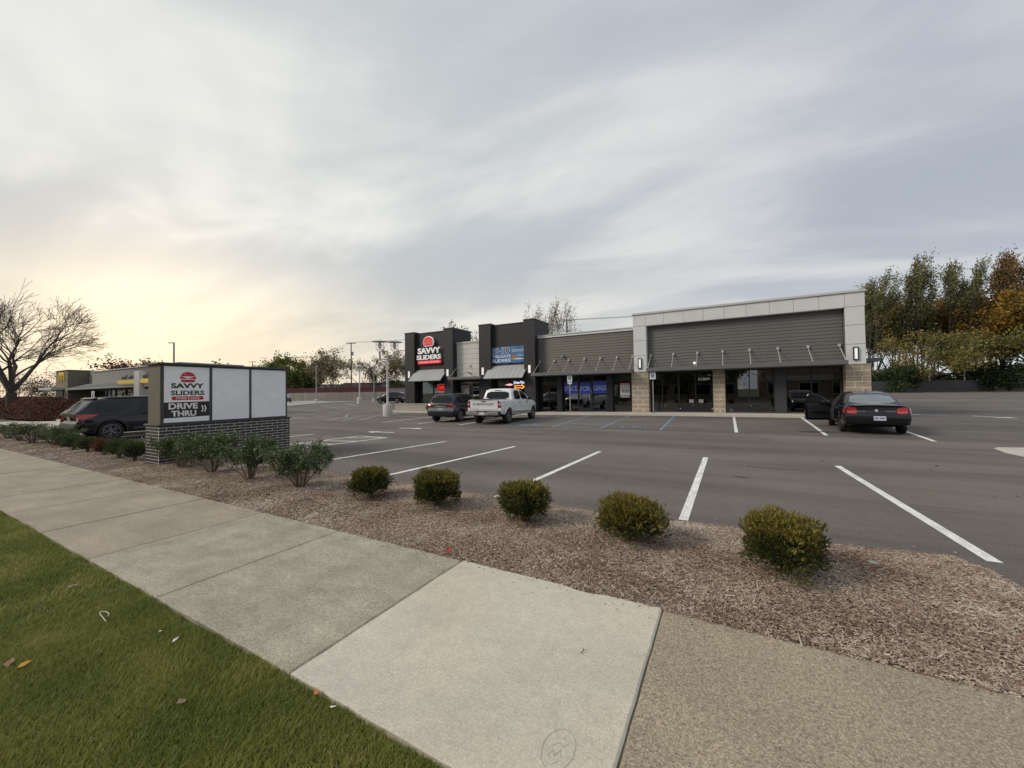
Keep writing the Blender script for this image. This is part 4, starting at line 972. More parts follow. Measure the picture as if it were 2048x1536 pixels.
class Car:
    def __init__(s, name, label, cat, loc, rotz, Ln, W, top, bot, rear, front, taper, wheels, wr, paint_m, cabin=None, arch=1.13, group=None, crown=1.0, mirror=True, simple=False):
        s.t = thing(name, label, cat, loc, rotz, group); s.L, s.W = Ln, W
        hw = W / 2
        st = [0, .02, .05, .10, .16, .24, .34, .46, .6]; xs_ = st + list(np.arange(.75, Ln - .7, .12 if not simple else .3)) + [Ln - v for v in st[::-1]]
        mb = MB(); prev = None; n = 2 * (len(RING) - 1)
        for x in xs_:
            d0, d1 = x, Ln - x
            k = 1.0
            if d0 < .6: k *= 1 - taper[0] * (1 - d0 / .6) ** 2.6
            if d1 < .9: k *= 1 - taper[1] * (1 - d1 / .9) ** 2.4
            zt, zb = interp(x, top), interp(x, bot); ring = []
            for (fy, fz) in RING + [(-a, b_) for a, b_ in RING[-2:0:-1]]:
                f = fz if fz <= 1 else 1 + (fz - 1) * crown
                z = zb + (zt - zb) * f; y = fy * hw * k; xx = x
                zn = min(1, (z))
                if d0 < .6: xx += interp(z, rear) * (1 - d0 / .6) ** 1.6
                if d1 < .9: xx -= interp(z, front) * (1 - d1 / .9) ** 1.6
                # centre bulges beyond the corners, seen from above
                if d0 < .6: xx += .10 * (abs(fy)) ** 3 * (1 - d0 / .6) ** 2
                if d1 < .9: xx -= .22 * (abs(fy)) ** 3 * (1 - d1 / .9) ** 2
                ring.append((xx, y, z))
            mb.add(ring, [])
            o = len(mb.v) - n
            if prev is not None: mb.f += [(prev + i, prev + (i + 1) % n, o + (i + 1) % n, o + i) for i in range(n)]
            prev = o
        h = n // 2
        for o, fl in ((0, 0), (prev, 1)):
            for i in range(1, h):
                if i == 1: f = (o, o + 1, o + n - 1)
                else: f = (o + i - 1, o + i, o + n - i, o + n - i + 1)
                mb.f.append(f if fl else f[::-1])
            mb.f.append((o + h - 1, o + h, o + h + 1) if fl else (o + h + 1, o + h, o + h - 1))
        me = mb.mesh('body'); bm = bmesh.new(); bm.from_mesh(me); bmesh.ops.recalc_face_normals(bm, faces=bm.faces); bm.to_mesh(me); bm.free()
        body = bpy.data.objects.new('body', me); COL.objects.link(body)
        me.materials.append(paint_m); me.materials.append(UND)
        # wheel arches
        ra = wr * arch; cu = MB()
        for wx in wheels:
            for sgn in (-1, 1):
                y0, y1 = (hw * .62, hw + .3) if sgn > 0 else (-hw - .3, -hw * .62)
                vs = []
                for y in (y0, y1):
                    for k_ in range(28): a = 2 * math.pi * k_ / 28; vs.append((wx + ra * math.cos(a), y, wr + ra * math.sin(a)))
                cu.add(vs, [tuple(range(28)), tuple(range(28, 56))[::-1]] + [(k_, 28 + k_, 28 + (k_ + 1) % 28, (k_ + 1) % 28) for k_ in range(28)])
        cm = cu.mesh('cut'); bm = bmesh.new(); bm.from_mesh(cm); bmesh.ops.recalc_face_normals(bm, faces=bm.faces); bm.to_mesh(cm); bm.free()
        co = bpy.data.objects.new('cut', cm); COL.objects.link(co)
        md = body.modifiers.new('b', 'BOOLEAN'); md.object = co; md.operation = 'DIFFERENCE'; md.solver = 'EXACT'
        dg = bpy.context.evaluated_depsgraph_get(); me2 = bpy.data.meshes.new_from_object(body.evaluated_get(dg))
        bpy.data.objects.remove(co); bpy.data.objects.remove(body)
        for p in me2.polygons:
            c_ = p.center; p.material_index = 0; p.use_smooth = True
            for wx in wheels:
                d = math.hypot(c_.x - wx, c_.z - wr)
                if d < ra * 1.01 and abs(c_.y) < hw * .995 and (abs(p.normal.y) > .9 and abs(c_.y) < hw * .7 or d > ra * .96 and abs(Vector((c_.x - wx, 0, c_.z - wr)).normalized().dot(p.normal)) > .8): p.material_index = 1; p.use_smooth = False
            if c_.z < interp(c_.x, bot) + .02: p.material_index = 1
        me2.materials.clear(); me2.materials.append(paint_m); me2.materials.append(UND)
        me2.name = 'body'; s.body = link('body', me2, None, s.t); me2.set_sharp_from_angle(angle=R(32))
        bms = bmesh.new(); bms.from_mesh(me2)
        # cabin
        s.cabin_o = None
        if cabin:
            zb, wb, wt, roof, xa, xb = cabin['zb'], cabin['wb'], cabin['wt'], cabin['roof'], cabin['xa'], cabin['xb']
            zr_ = max(p[1] for p in roof); cr = cabin.get('crown', .03)
            def wat(z, x):
                base = wb - (wb - wt) * max(0, min(1, (z - zb) / (zr_ - zb))) ** 1.15
                e = min((x - xa), (xb - x)); tp = cabin.get('tp', .10)
                return base * (1 - tp * max(0, 1 - e / .9) ** 2)
            xs_ = list(np.linspace(xa, xb, 34 if not simple else 14)); mb = MB(); prev = None
            fr = [(0, 0), (1, .0), (1, .2), (1, .4), (1, .6), (1, .8), (.99, .90), (.955, .965), (.88, 1.0), (.6, 1.0), (0, 1.0)]
            n = 2 * (len(fr) - 1)
            for x in xs_:
                zt = max(interp(x, roof), zb + .004); ring = []
                for fy, fz in fr + [(-a, b_) for a, b_ in fr[-2:0:-1]]:
                    z = zb - .06 + (zt - zb + .06) * fz; y = wat(z, x) * fy
                    if fz == 1.0: z += cr * (1 - abs(fy) ** 2)
                    ring.append((x, y, z))
                mb.add(ring, []); o = len(mb.v) - n
                if prev is not None: mb.f += [(prev + i, prev + (i + 1) % n, o + (i + 1) % n, o + i) for i in range(n)]
                prev = o
            mb.f.append(tuple(range(n))[::-1]); mb.f.append(tuple(range(prev, prev + n)))
            me = mb.mesh('roof'); bm = bmesh.new(); bm.from_mesh(me); bmesh.ops.recalc_face_normals(bm, faces=bm.faces); bm.to_mesh(me); bm.free()
            s.cabin_o = link('roof', me, cabin.get('m', paint_m), s.t, R(28))
            bms.from_mesh(me)
        s.bvh = BVHTree.FromBMesh(bms); bms.free()
        s.pm = paint_m
    def decal(s, name, poly, side, m, off=.006, thick=.012, parent=None, grid=.10, rnd=0):
        """a shaped panel that follows the body: side L/R (x,z), B/F (y,z), T (x,y)"""
        for _ in range(rnd):
            q = []
            for i in range(len(poly)):
                a, b_ = poly[i], poly[(i + 1) % len(poly)]
                q += [(a[0] * .82 + b_[0] * .18, a[1] * .82 + b_[1] * .18), (a[0] * .18 + b_[0] * .82, a[1] * .18 + b_[1] * .82)]
            poly = q
        bm = bmesh.new(); bm.faces.new([bm.verts.new((p[0], p[1], 0)) for p in poly])
        xs_ = [p[0] for p in poly]; ys_ = [p[1] for p in poly]
        for lo, hi, no in ((min(xs_), max(xs_), (1, 0, 0)), (min(ys_), max(ys_), (0, 1, 0))):
            k = math.ceil(lo / grid) * grid
            while k < hi:
                bmesh.ops.bisect_plane(bm, geom=bm.verts[:] + bm.edges[:] + bm.faces[:], plane_co=(k * no[0], k * no[1], 0), plane_no=no); k += grid
        return s._project(name, bm, side, m, off, thick, parent)
    def _project(s, name, bm, side, m, off, thick, parent):
        nm_ = {}
        for v in bm.verts:
            a, b_ = v.co.x, v.co.y
            o, d = {'L': ((a, 3, b_), (0, -1, 0)), 'R': ((a, -3, b_), (0, 1, 0)), 'B': ((-2, a, b_), (1, 0, 0)), 'F': ((s.L + 2, a, b_), (-1, 0, 0)), 'T': ((a, b_, 4), (0, 0, -1))}[side]
            o = Vector(o); d = Vector(d); hit, nrm, i_, dist = s.bvh.ray_cast(o, d)
            if hit is None: hit, nrm, i_, dist = s.bvh.find_nearest(o + d * (3 - s.W / 2 if side in 'LR' else 2))
            if nrm.dot(d) > 0: nrm = -nrm
            v.co = hit + nrm * off; nm_[v] = nrm.copy()
        bmesh.ops.recalc_face_normals(bm, faces=bm.faces)
        dd = {'L': (0, 1, 0), 'R': (0, -1, 0), 'B': (-1, 0, 0), 'F': (1, 0, 0), 'T': (0, 0, 1)}[side]
        if sum(f.normal.dot(Vector(dd)) for f in bm.faces) < 0: bmesh.ops.reverse_faces(bm, faces=bm.faces)
        if thick:
            fs_ = bm.faces[:]; bd = [e_ for e_ in bm.edges if len(e_.link_faces) == 1]
            lo_ = {v: bm.verts.new(v.co - nm_[v] * thick) for e_ in bd for v in e_.verts}
            for e_ in bd:
                a, b_ = e_.verts
                try: bm.faces.new((a, b_, lo_[b_], lo_[a]))
                except ValueError: pass
            bmesh.ops.recalc_face_normals(bm, faces=bm.faces)
        me = bpy.data.meshes.new(name); bm.to_mesh(me); bm.free()
        return link(name, me, m, parent or s.t, R(35))
    def strip(s, name, pts, wd, side, m, off=.004, thick=.008, parent=None):
        """a narrow line along 2-D points"""
        bm = bmesh.new(); prev = None; pts = [Vector(p) for p in pts]; q = [pts[0]]
        for a, b_ in zip(pts[:-1], pts[1:]):
            k = max(1, int((b_ - a).length / .12)); q += [a.lerp(b_, i / k) for i in range(1, k + 1)]
        for i, p in enumerate(q):
            d = (q[min(i + 1, len(q) - 1)] - q[max(i - 1, 0)]).normalized(); n = Vector((-d.y, d.x)) * wd / 2
            a = bm.verts.new((p.x + n.x, p.y + n.y, 0)); b_ = bm.verts.new((p.x - n.x, p.y - n.y, 0))
            if prev: bm.faces.new((prev[0], prev[1], b_, a))
            prev = (a, b_)
        return s._project(name, bm, side, m, off, thick, parent)
    def text(s, txt, side, cx, cz, wd, ht, m, bold=.03, off=.012, parent=None):
        me = text_mesh(txt, 1, bold, 0, wd, ht); bm = bmesh.new(); bm.from_mesh(me)
        sg_ = -1 if side in 'BL' else 1
        if side == 'R': sg_ = 1
        for v in bm.verts: v.co.x = cx + v.co.x * sg_; v.co.y = cz + v.co.y
        return s._project('lettering', bm, side, m, off, 0, parent)
    def both(s, name, poly, m, **k):
        return [s.decal(name, poly, sd, m, **k) for sd in 'LR']
    def wheels(s, xs_, r, wd, rimr, spokes, m_rim, wide=.5, split=False, inset=.02, steer=0):
        me = None
        hw = s.W / 2
        for wx in xs_:
            for sgn in (-1, 1):
                if me is None:
                    t = MB().lathe([(rimr, -wd / 2 + .01), (rimr + .02, -wd / 2), (r - .035, -wd / 2 + .005), (r - .008, -wd / 2 + .03), (r, -wd / 2 + .06), (r, wd / 2 - .06), (r - .008, wd / 2 - .03), (r - .035, wd / 2 - .005), (rimr + .02, wd / 2), (rimr, wd / 2 - .01), (rimr, -wd / 2 + .01)], 36, (0, 0, 0), 1)
                    me = t.mesh('wheel'); me.materials.append(TYRE); me.polygons.foreach_set('use_smooth', [True] * len(me.polygons)); me.set_sharp_from_angle(angle=R(40))
                    q = MB().lathe([(rimr, -wd / 2 + .02), (rimr - .018, -wd / 2 + .03), (rimr - .025, wd / 2 - .09), (.02, wd / 2 - .10), (0, wd / 2 - .10)], 32, (0, 0, 0), 1)
                    rb = q.mesh('barrel'); rb.materials.append(RIMD)
                    q = MB().lathe([(rimr + .001, wd / 2 - .012), (rimr - .022, wd / 2 - .006), (rimr - .03, wd / 2 - .02), (rimr - .02, wd / 2 - .05)], 32, (0, 0, 0), 1).lathe([(0, wd / 2 - .022), (.055, wd / 2 - .024), (.07, wd / 2 - .045), (.07, wd / 2 - .09)], 16, (0, 0, 0), 1)
                    for k in range(spokes):
                        for dd in ((-.11, .11) if split else (0,)):
                            a = 2 * math.pi * k / spokes + dd; a2 = 2 * math.pi * k / spokes + dd * 1.9
                            p0 = Vector((math.cos(a), math.sin(a))) * .05; p1_ = Vector((math.cos(a2), math.sin(a2))) * (rimr - .01)
                            n = Vector((-math.sin(a), math.cos(a))); w0, w1 = .030 * wide * 2, .024 * wide * 2
                            if split: w0 *= .6; w1 *= .6
                            c0 = [p0 + n * w0, p0 - n * w0, p1_ - n * w1, p1_ + n * w1]
                            q.add([(p.x, wd / 2 - .03, p.y) for p in c0] + [(p.x, wd / 2 - .075, p.y) for p in c0], [(0, 1, 2, 3), (4, 7, 6, 5), (0, 4, 5, 1), (2, 6, 7, 3), (1, 5, 6, 2), (3, 7, 4, 0)])
                    rm = q.mesh('rim'); rm.materials.append(m_rim)
                o = bpy.data.objects.new('wheel', me); COL.objects.link(o); o.parent = s.t
                o.location = (wx, sgn * (hw - wd / 2 - inset), r); o.rotation_euler = (0, 0, 0 if sgn > 0 else math.pi)
                if steer and wx == max(xs_): o.rotation_euler.z += steer
                for nm, m_ in (('rim', rm), ('wheel_barrel', rb)):
                    c_ = bpy.data.objects.new(nm, m_); COL.objects.link(c_); c_.parent = o
    def mirrors(s, x, z, m, y=None):
        y = y or s.W / 2
        for sg_ in (-1, 1):
            mb = MB().lathe([(0, -.05), (.07, -.045), (.10, -.01), (.10, .03), (.07, .05), (0, .05)], 12, (0, 0, 0), 0)
            mb.v = [(x + a, sg_ * (y + .11) + b_ * 1.15, z + c_ * .85) for a, b_, c_ in mb.v]
            mb.box(x - .03, x + .03, min(sg_ * (y - .06), sg_ * (y + .06)), max(sg_ * (y - .06), sg_ * (y + .06)), z - .07, z - .04)
            build('mirror', mb, m, s.t, R(40))

# ---- white crew cab pickup -------------------------------------------------------------------
WP = paint('white_car_paint', (.80, .81, .82), .25, 0, .7)
H0 = H(-11.3, 20)
c = Car('pickup_truck', 'white crew cab pickup truck parked nose in with large lettering on its tailgate', 'pickup truck', (0, 0, 0), 0, 5.86, 2.03,
        top=[(0, 1.33), (1.75, 1.33), (1.80, 1.30), (3.7, 1.27), (4.2, 1.27), (4.9, 1.24), (5.5, 1.16), (5.86, 1.0)], bot=[(0, .62), (.5, .52), (1.2, .50), (4.6, .42), (5.4, .40), (5.86, .45)],
        rear=[(.4, .1), (.62, .07), (.75, .06), (1.33, .07)], front=[(.4, .22), (.7, .0), (1.0, .03), (1.3, .25)], taper=(.04, .12), wheels=(1.22, 4.95), wr=.41, paint_m=WP, arch=1.17, crown=.4,
        cabin=dict(zb=1.24, wb=.965, wt=.76, xa=1.80, xb=4.62, crown=.035, tp=.05, roof=[(1.80, 1.24), (1.94, 1.80), (2.15, 1.885), (2.9, 1.90), (3.35, 1.86), (3.75, 1.68), (4.62, 1.24)]))
T = c
T.decal('tonneau_cover', [(.10, -.82), (1.74, -.82), (1.74, .82), (.10, .82)], 'T', mat('black_bed_cover', (.02, .02, .022), .7), .018, .02, grid=.3)
T.strip('bed_gap', [(1.77, .55), (1.77, 1.30)], .022, 'R', UND); T.strip('bed_gap', [(1.77, .55), (1.77, 1.30)], .022, 'L', UND)
for sd in 'LR':
    T.decal('side_window', [(2.10, 1.30), (2.95, 1.30), (2.95, 1.78), (2.55, 1.80), (2.30, 1.78), (2.17, 1.66)], sd, CARGL, rnd=1)
    T.decal('side_window', [(3.04, 1.30), (4.08, 1.29), (3.98, 1.42), (3.55, 1.70), (3.30, 1.77), (3.04, 1.78)], sd, CARGL, rnd=1)
    for x in (3.0, 4.12): T.strip('door_seam', [(x, .55), (x, 1.24)], .012, sd, UND, .002)
    T.strip('door_seam', [(1.98, .60), (2.02, 1.24)], .012, sd, UND, .002)
    T.strip('sill_trim', [(1.75, .60), (4.3, .56)], .05, sd, PLAS)
    for x in (2.72, 3.82):
        T.decal('door_handle', [(x - .12, 1.10), (x + .08, 1.10), (x + .08, 1.145), (x - .12, 1.145)], sd, CHROME if x > 9 else PLAS, .03, .02)
    sg_ = 1 if sd == 'L' else -1
    build('running_board', MB().box(1.78, 4.32, min(sg_ * .86, sg_ * 1.04), max(sg_ * .86, sg_ * 1.04), .44, .50), GREYM, T.t)
    T.decal('tail_light', [(.03, .90), (.20, .92), (.17, 1.06), (.20, 1.24), (.03, 1.27)], sd, TAIL, .012, .03, rnd=0)
    T.decal('fender_flare', [(1.22 + .55 * math.cos(a), .41 + .55 * math.sin(a)) for a in np.linspace(-.1, math.pi + .1, 20)] + [(1.22 + .485 * math.cos(a), .41 + .485 * math.sin(a)) for a in np.linspace(math.pi + .1, -.1, 20)], sd, WP, .012, .02, grid=.4)
    T.text('4X4', sd, .55, 1.22, .14, .04, PLAS, 0)
    y0 = sg_ * .97
    T.decal('tail_light', [(y0, .90), (y0 - sg_ * .14, .90), (y0 - sg_ * .14, 1.27), (y0, 1.27)], 'B', TAIL, .012, .03)
    T.decal('reverse_light', [(y0 - sg_ * .02, 1.03), (y0 - sg_ * .12, 1.03), (y0 - sg_ * .12, 1.11), (y0 - sg_ * .02, 1.11)], 'B', CLEAR, .020, .02)
T.decal('tailgate', [(-.80, .80), (.80, .80), (.80, 1.33), (-.80, 1.33)], 'B', WP, .014, .02)
T.strip('tailgate_seam', [(-.82, .80), (-.82, 1.34)], .014, 'B', UND); T.strip('tailgate_seam', [(.82, .80), (.82, 1.34)], .014, 'B', UND); T.strip('tailgate_seam', [(-.8, .79), (.8, .79)], .016, 'B', UND)
T.strip('tailgate_crease', [(-.74, 1.0), (.74, 1.0)], .012, 'B', GREYM, .016, .01)
T.decal('tailgate_handle', [(-.16, 1.20), (.16, 1.20), (.12, 1.25), (-.12, 1.25)], 'B', PLAS, .022, .02)
T.text('CHEVROLET', 'B', .02, 1.09, 1.26, .10, PLAS, .02, .020)
T.text('SILVERADO', 'B', .52, .875, .42, .035, GREYM, 0, .018)
T.decal('rear_window', [(-.74, 1.34), (.74, 1.34), (.66, 1.74), (-.66, 1.74)], 'B', CARGL, rnd=1)
T.strip('brake_lamp', [(-.2, 1.80), (.2, 1.80)], .04, 'B', PLAS, .008)
T.strip('window_rail', [(-.22, 1.36), (-.20, 1.72)], .012, 'B', PLAS, .01); T.strip('window_rail', [(.22, 1.36), (.20, 1.72)], .012, 'B', PLAS, .01)
bmp = MB().box(-.10, .12, -.93, -.30, .52, .70).box(-.10, .12, .30, .93, .52, .70).box(-.07, .12, -.30, .30, .50, .64)
build('rear_bumper', bmp, CHROME, T.t, bevel=.02)
build('bumper_step', MB().box(-.05, .12, -.96, .96, .702, .74), PLAS, T.t)
build('bumper_corner', MB().box(-.09, .16, -1.0, -.80, .50, .69).box(-.09, .16, .80, 1.0, .50, .69), PLAS, T.t, bevel=.02)
build('licence_plate', MB().box(-.085, -.078, -.15, .15, .535, .68), PLATE, T.t)
build('hitch', MB().box(-.06, .3, -.06, .06, .40, .48), UND, T.t); build('exhaust_and_axle', MB().tube([(1.22, -.8, .41), (1.22, .8, .41)], .05, 8).tube([(.4, -.55, .42), (2.5, -.5, .45)], .04, 8).box(.5, 5, -.45, .45, .45, .60), UND, T.t)
T.wheels((1.22, 4.95), .41, .27, .26, 6, RIM, .45, True); T.mirrors(3.95, 1.32, PLAS)
T.decal('headlight', [(5.5, .85), (5.8, .86), (5.8, 1.02), (5.5, 1.05)], 'L', CLEAR); T.decal('headlight', [(5.5, .85), (5.8, .86), (5.8, 1.02), (5.5, 1.05)], 'R', CLEAR); T.decal('grille', [(-.7, .6), (.7, .6), (.75, .98), (-.75, .98)], 'F', PLAS)
a = R(95.5); cx, cy = -11.26, 18.15   # middle of the rear axle
T.t.rotation_euler.z = a; T.t.location = (cx - 1.22 * math.cos(a), cy - 1.22 * math.sin(a), H0 * .5)

# ---- dark grey small suv ----------------------------------------------------------------------
GP = paint('slate_grey_paint', (.022, .027, .040), .28, .3, .3)
c = Car('grey_suv', 'dark slate grey sport utility vehicle parked left of the white pickup', 'car', (0, 0, 0), 0, 4.70, 1.86,
        top=[(0, 1.04), (.5, 1.06), (3.5, 1.03), (4.2, .98), (4.5, .90), (4.7, .78)], bot=[(0, .38), (.6, .30), (4.1, .26), (4.7, .34)],
        rear=[(.3, .12), (.5, .0), (.68, .02), (.8, .08), (1.05, .16)], front=[(.3, .2), (.6, 0), (.9, .2)], taper=(.07, .16), wheels=(.95, 3.80), wr=.37, paint_m=GP,
        cabin=dict(zb=1.02, wb=.90, wt=.66, xa=.14, xb=3.58, crown=.03, tp=.10, roof=[(.14, 1.02), (.30, 1.30), (.46, 1.56), (.75, 1.63), (1.6, 1.665), (2.2, 1.65), (2.6, 1.57), (3.58, 1.03)]))
T = c
for sd in 'LR':
    T.decal('side_window', [(.78, 1.12), (1.18, 1.09), (1.18, 1.50), (.80, 1.50), (.62, 1.40)], sd, CARGL, rnd=1)
    T.decal('side_window', [(1.27, 1.08), (2.02, 1.07), (2.02, 1.54), (1.30, 1.53)], sd, CARGL, rnd=1)
    T.decal('side_window', [(2.11, 1.07), (3.12, 1.06), (2.6, 1.42), (2.3, 1.52), (2.11, 1.54)], sd, CARGL, rnd=1)
    T.strip('window_trim', [(.74, 1.07), (1.25, 1.045), (3.2, 1.035)], .02, sd, CHROME, .008); T.strip('roof_rail', [(.6, 1.61), (2.4, 1.60)], .04, sd, PLAS, .03, .03)
    T.strip('window_trim', [(1.22, 1.05), (1.22, 1.52)], .03, sd, CHROME if 0 else GP, .008)
    for x in (1.22, 2.07, 3.1): T.strip('door_seam', [(x, .42), (x, 1.02)], .012, sd, UND, .002)
    T.decal('wheel_arch_flare', [(.95 + .47 * math.cos(a_), .37 + .47 * math.sin(a_)) for a_ in np.linspace(-.1, math.pi + .1, 20)] + [(.95 + .425 * math.cos(a_), .37 + .425 * math.sin(a_)) for a_ in np.linspace(math.pi + .1, -.1, 20)], sd, PLAS, .01, .02, grid=.4)
    T.strip('sill_trim', [(1.3, .36), (3.4, .34)], .12, sd, PLAS, .01)
    for x in (1.45, 2.3): T.decal('door_handle', [(x, .92), (x + .18, .92), (x + .18, .95), (x, .95)], sd, GP, .03, .02)
    sg_ = 1 if sd == 'L' else -1
    T.decal('tail_light', [(sg_ * .82, .86), (sg_ * .42, .90), (sg_ * .44, 1.03), (sg_ * .82, 1.08)], 'B', TAIL, .012, .03)
    T.decal('tail_light', [(.12, .87), (.28, .90), (.32, 1.02), (.14, 1.03)], sd, TAIL, .012, .03)
    T.decal('reverse_light', [(sg_ * .74, .93), (sg_ * .50, .94), (sg_ * .50, .98), (sg_ * .74, .98)], 'B', mat('pink_lens', (.55, .12, .12), .2), .022, .02)
T.strip('chrome_bar', [(-.42, .935), (.42, .935)], .10, 'B', CHROME, .016, .02)
T.decal('rear_window', [(-.74, 1.12), (.74, 1.12), (.62, 1.50), (-.62, 1.50)], 'B', CARGL, rnd=1)
T.strip('spoiler', [(-.60, 1.565), (.60, 1.565)], .05, 'B', GP, .05, .05)
T.decal('plate_recess', [(-.30, .70), (.30, .70), (.26, .85), (-.26, .85)], 'B', mat('grey_recess', (.10, .10, .105), .5), .008, .01)
T.decal('licence_plate', [(-.15, .71), (.15, .71), (.15, .84), (-.15, .84)], 'B', mat('faded_plate', (.22, .20, .20), .5), .02, .01)
T.decal('badge', [(-.07, .90), (.07, .90), (.07, .95), (-.07, .95)], 'B', REDV, .04, .01)
T.decal('rear_bumper', [(-.82, .42), (.82, .42), (.82, .62), (-.82, .62)], 'B', GP, .03, .04); T.strip('bumper_trim', [(-.9, .44), (.9, .44)], .10, 'B', PLAS, .036, .02)
T.decal('mud_guard', [(-.6, .30), (.6, .30), (.6, .40), (-.6, .40)], 'B', PLAS, .02, .02)
T.strip('rear_wiper', [(.0, 1.13), (.30, 1.20)], .012, 'B', PLAS, .02)
T.decal('windscreen', [(-.70, 1.10), (.70, 1.10), (.58, 1.50), (-.58, 1.50)], 'F', CARGL); T.decal('bonnet_grille', [(-.6, .55), (.6, .55), (.6, .85), (-.6, .85)], 'F', PLAS)
T.wheels((.95, 3.80), .37, .235, .235, 5, RIM, .75); T.mirrors(3.0, 1.10, GP)
a = R(97); cx, cy = -14.62, 18.45
T.t.rotation_euler.z = a; T.t.location = (cx - .95 * math.cos(a), cy - .95 * math.sin(a), .0)

# ---- black sedan with its driver's door open ----------------------------------------------------
BP = paint('black_car_paint', (.005, .005, .008), .12, 0, .35)
c = Car('black_sedan', "black sedan parked at the right end with its driver's door standing open", 'car', (0, 0, 0), 0, 4.85, 1.83,
        top=[(0, 1.00), (.5, 1.04), (.9, 1.03), (3.6, .96), (4.2, .88), (4.6, .78), (4.85, .68)], bot=[(0, .34), (.6, .24), (4.2, .22), (4.85, .30)],
        rear=[(.3, .12), (.45, .0), (.62, .02), (.75, .07), (1.0, .13)], front=[(.3, .2), (.55, 0), (.85, .22)], taper=(.08, .17), wheels=(1.06, 3.83), wr=.34, paint_m=BP, crown=1.2,
        cabin=dict(zb=.98, wb=.86, wt=.58, xa=.62, xb=3.62, crown=.035, tp=.12, roof=[(.62, 1.0), (1.0, 1.20), (1.45, 1.40), (1.75, 1.455), (2.2, 1.475), (2.6, 1.43), (2.9, 1.33), (3.62, .97)]))
T = c
SEDGL = mat('light_rear_glass', (.10, .125, .13), .05, spec=.9, coat=1.0, noise_=[(3, .35)])
for sd in 'LR':
    if sd == 'R': T.decal('side_window', [(2.12, 1.03), (3.10, 1.02), (2.75, 1.28), (2.45, 1.37), (2.12, 1.38)], sd, CARGL, rnd=1)
    T.decal('side_window', [(1.30, 1.05), (2.03, 1.03), (2.03, 1.38), (1.70, 1.37), (1.45, 1.27)], sd, CARGL, rnd=1)
    T.strip('door_seam', [(1.25, .75), (1.42, .45)], .012, sd, UND, .002); T.strip('door_seam', [(2.07, .34), (2.07, 1.0)], .012, sd, UND, .002); T.strip('door_seam', [(3.16, .34), (3.16, .95)], .012, sd, UND, .002)
    T.strip('sill_trim', [(1.5, .30), (3.4, .27)], .08, sd, BP, .014)
    T.decal('door_handle', [(1.45, .86), (1.63, .86), (1.63, .90), (1.45, .90)], sd, CHROME, .03, .02)
    sg_ = 1 if sd == 'L' else -1
    T.decal('tail_light', [(sg_ * .79, .72), (sg_ * .50, .71), (sg_ * .53, .92), (sg_ * .79, .95)], 'B', TAIL, .012, .03, rnd=1)
    T.decal('tail_light', [(.13, .73), (.25, .75), (.26, .90), (.14, .93)], sd, TAIL, .012, .03)
    T.strip('reverse_light', [(sg_ * .77, .775), (sg_ * .54, .765)], .035, 'B', mat('pink_lens', (.55, .12, .12), .2), .022, .02)
    T.decal('wheel_arch_flare', [(1.06 + .43 * math.cos(a_), .34 + .43 * math.sin(a_)) for a_ in np.linspace(-.1, math.pi + .1, 20)] + [(1.06 + .388 * math.cos(a_), .34 + .388 * math.sin(a_)) for a_ in np.linspace(math.pi + .1, -.1, 20)], sd, BP, .012, .02, grid=.4)
T.decal('rear_window', [(-.66, 1.06), (.66, 1.06), (.52, 1.37), (-.52, 1.37)], 'B', SEDGL, rnd=1)
T.strip('boot_seam', [(-.80, .995), (-.50, .70), (.50, .70), (.80, .995)], .010, 'B', UND, .003)
T.decal('rear_bumper', [(-.80, .36), (.80, .36), (.80, .63), (-.80, .63)], 'B', BP, .03, .04)
T.decal('licence_plate', [(-.22, .50), (.09, .50), (.09, .63), (-.22, .63)], 'B', PLATE, .05, .012)
T.text('EBL 9867', 'B', -.065, .565, .27, .06, PLTX, .02, .066)
T.text('AVENGER', 'B', -.36, .80, .26, .022, CHROME, 0, .012); T.text('DODGE', 'B', .40, .80, .22, .022, CHROME, 0, .012)
T.decal('badge', [(.045 * math.cos(a_), .83 + .05 * math.sin(a_)) for a_ in np.linspace(0, 6.28, 13)[:-1]], 'B', CHROME, .014, .01)
T.decal('windscreen', [(-.68, 1.02), (.68, 1.02), (.52, 1.33), (-.52, 1.33)], 'F', CARGL); T.decal('grille', [(-.5, .45), (.5, .45), (.5, .65), (-.5, .65)], 'F', PLAS)
build('antenna', MB().lathe([(.03, 0), (.02, .03), (0, .045)], 10, (1.7, .0, 1.50)), PLAS, T.t)
# open doorway on the left, and the door itself
T.decal('door_opening', [(2.11, .34), (3.14, .34), (3.14, .97), (3.02, 1.04), (2.72, 1.28), (2.45, 1.38), (2.11, 1.39)], 'L', UND, .008, .01)
dm = MB()
dpoly = [(0, .28), (1.0, .30), (1.04, .60), (1.03, .96), (0, .95)]
dm.prism(dpoly, 1, 0, .09)
door = thing('tmp', None, None)
dr_ = build('driver_door', dm, BP, T.t, bevel=.012)
fm = MB(); fp = [(.02, .95), (.10, 1.02), (.42, 1.26), (.68, 1.36), (.97, 1.37), (1.0, 1.30), (1.01, .96)]
fm.tube([(x, .05 - max(0, z - .95) * .30, z) for x, z in fp], .026, 6)
build('door_window_frame', fm, BP, dr_)
build('door_glass', MB().add([(x, .05 - max(0, z - .95) * .30, z) for x, z in fp], [tuple(range(len(fp)))]), glassmat('door_glass_clear', (.35, .38, .38), .12), dr_)
build('door_lining', MB().prism([(.05, .36), (.95, .38), (.97, .93), (.05, .92)], 1, -.014, -.002), PLAS, dr_)
build('armrest', MB().box(.25, .85, -.08, -.015, .66, .72), PLAS, dr_); build('door_lock', MB().box(1.02, 1.045, .02, .06, .60, .68).box(.90, .96, -.03, -.014, .84, .87), CHROME, dr_)
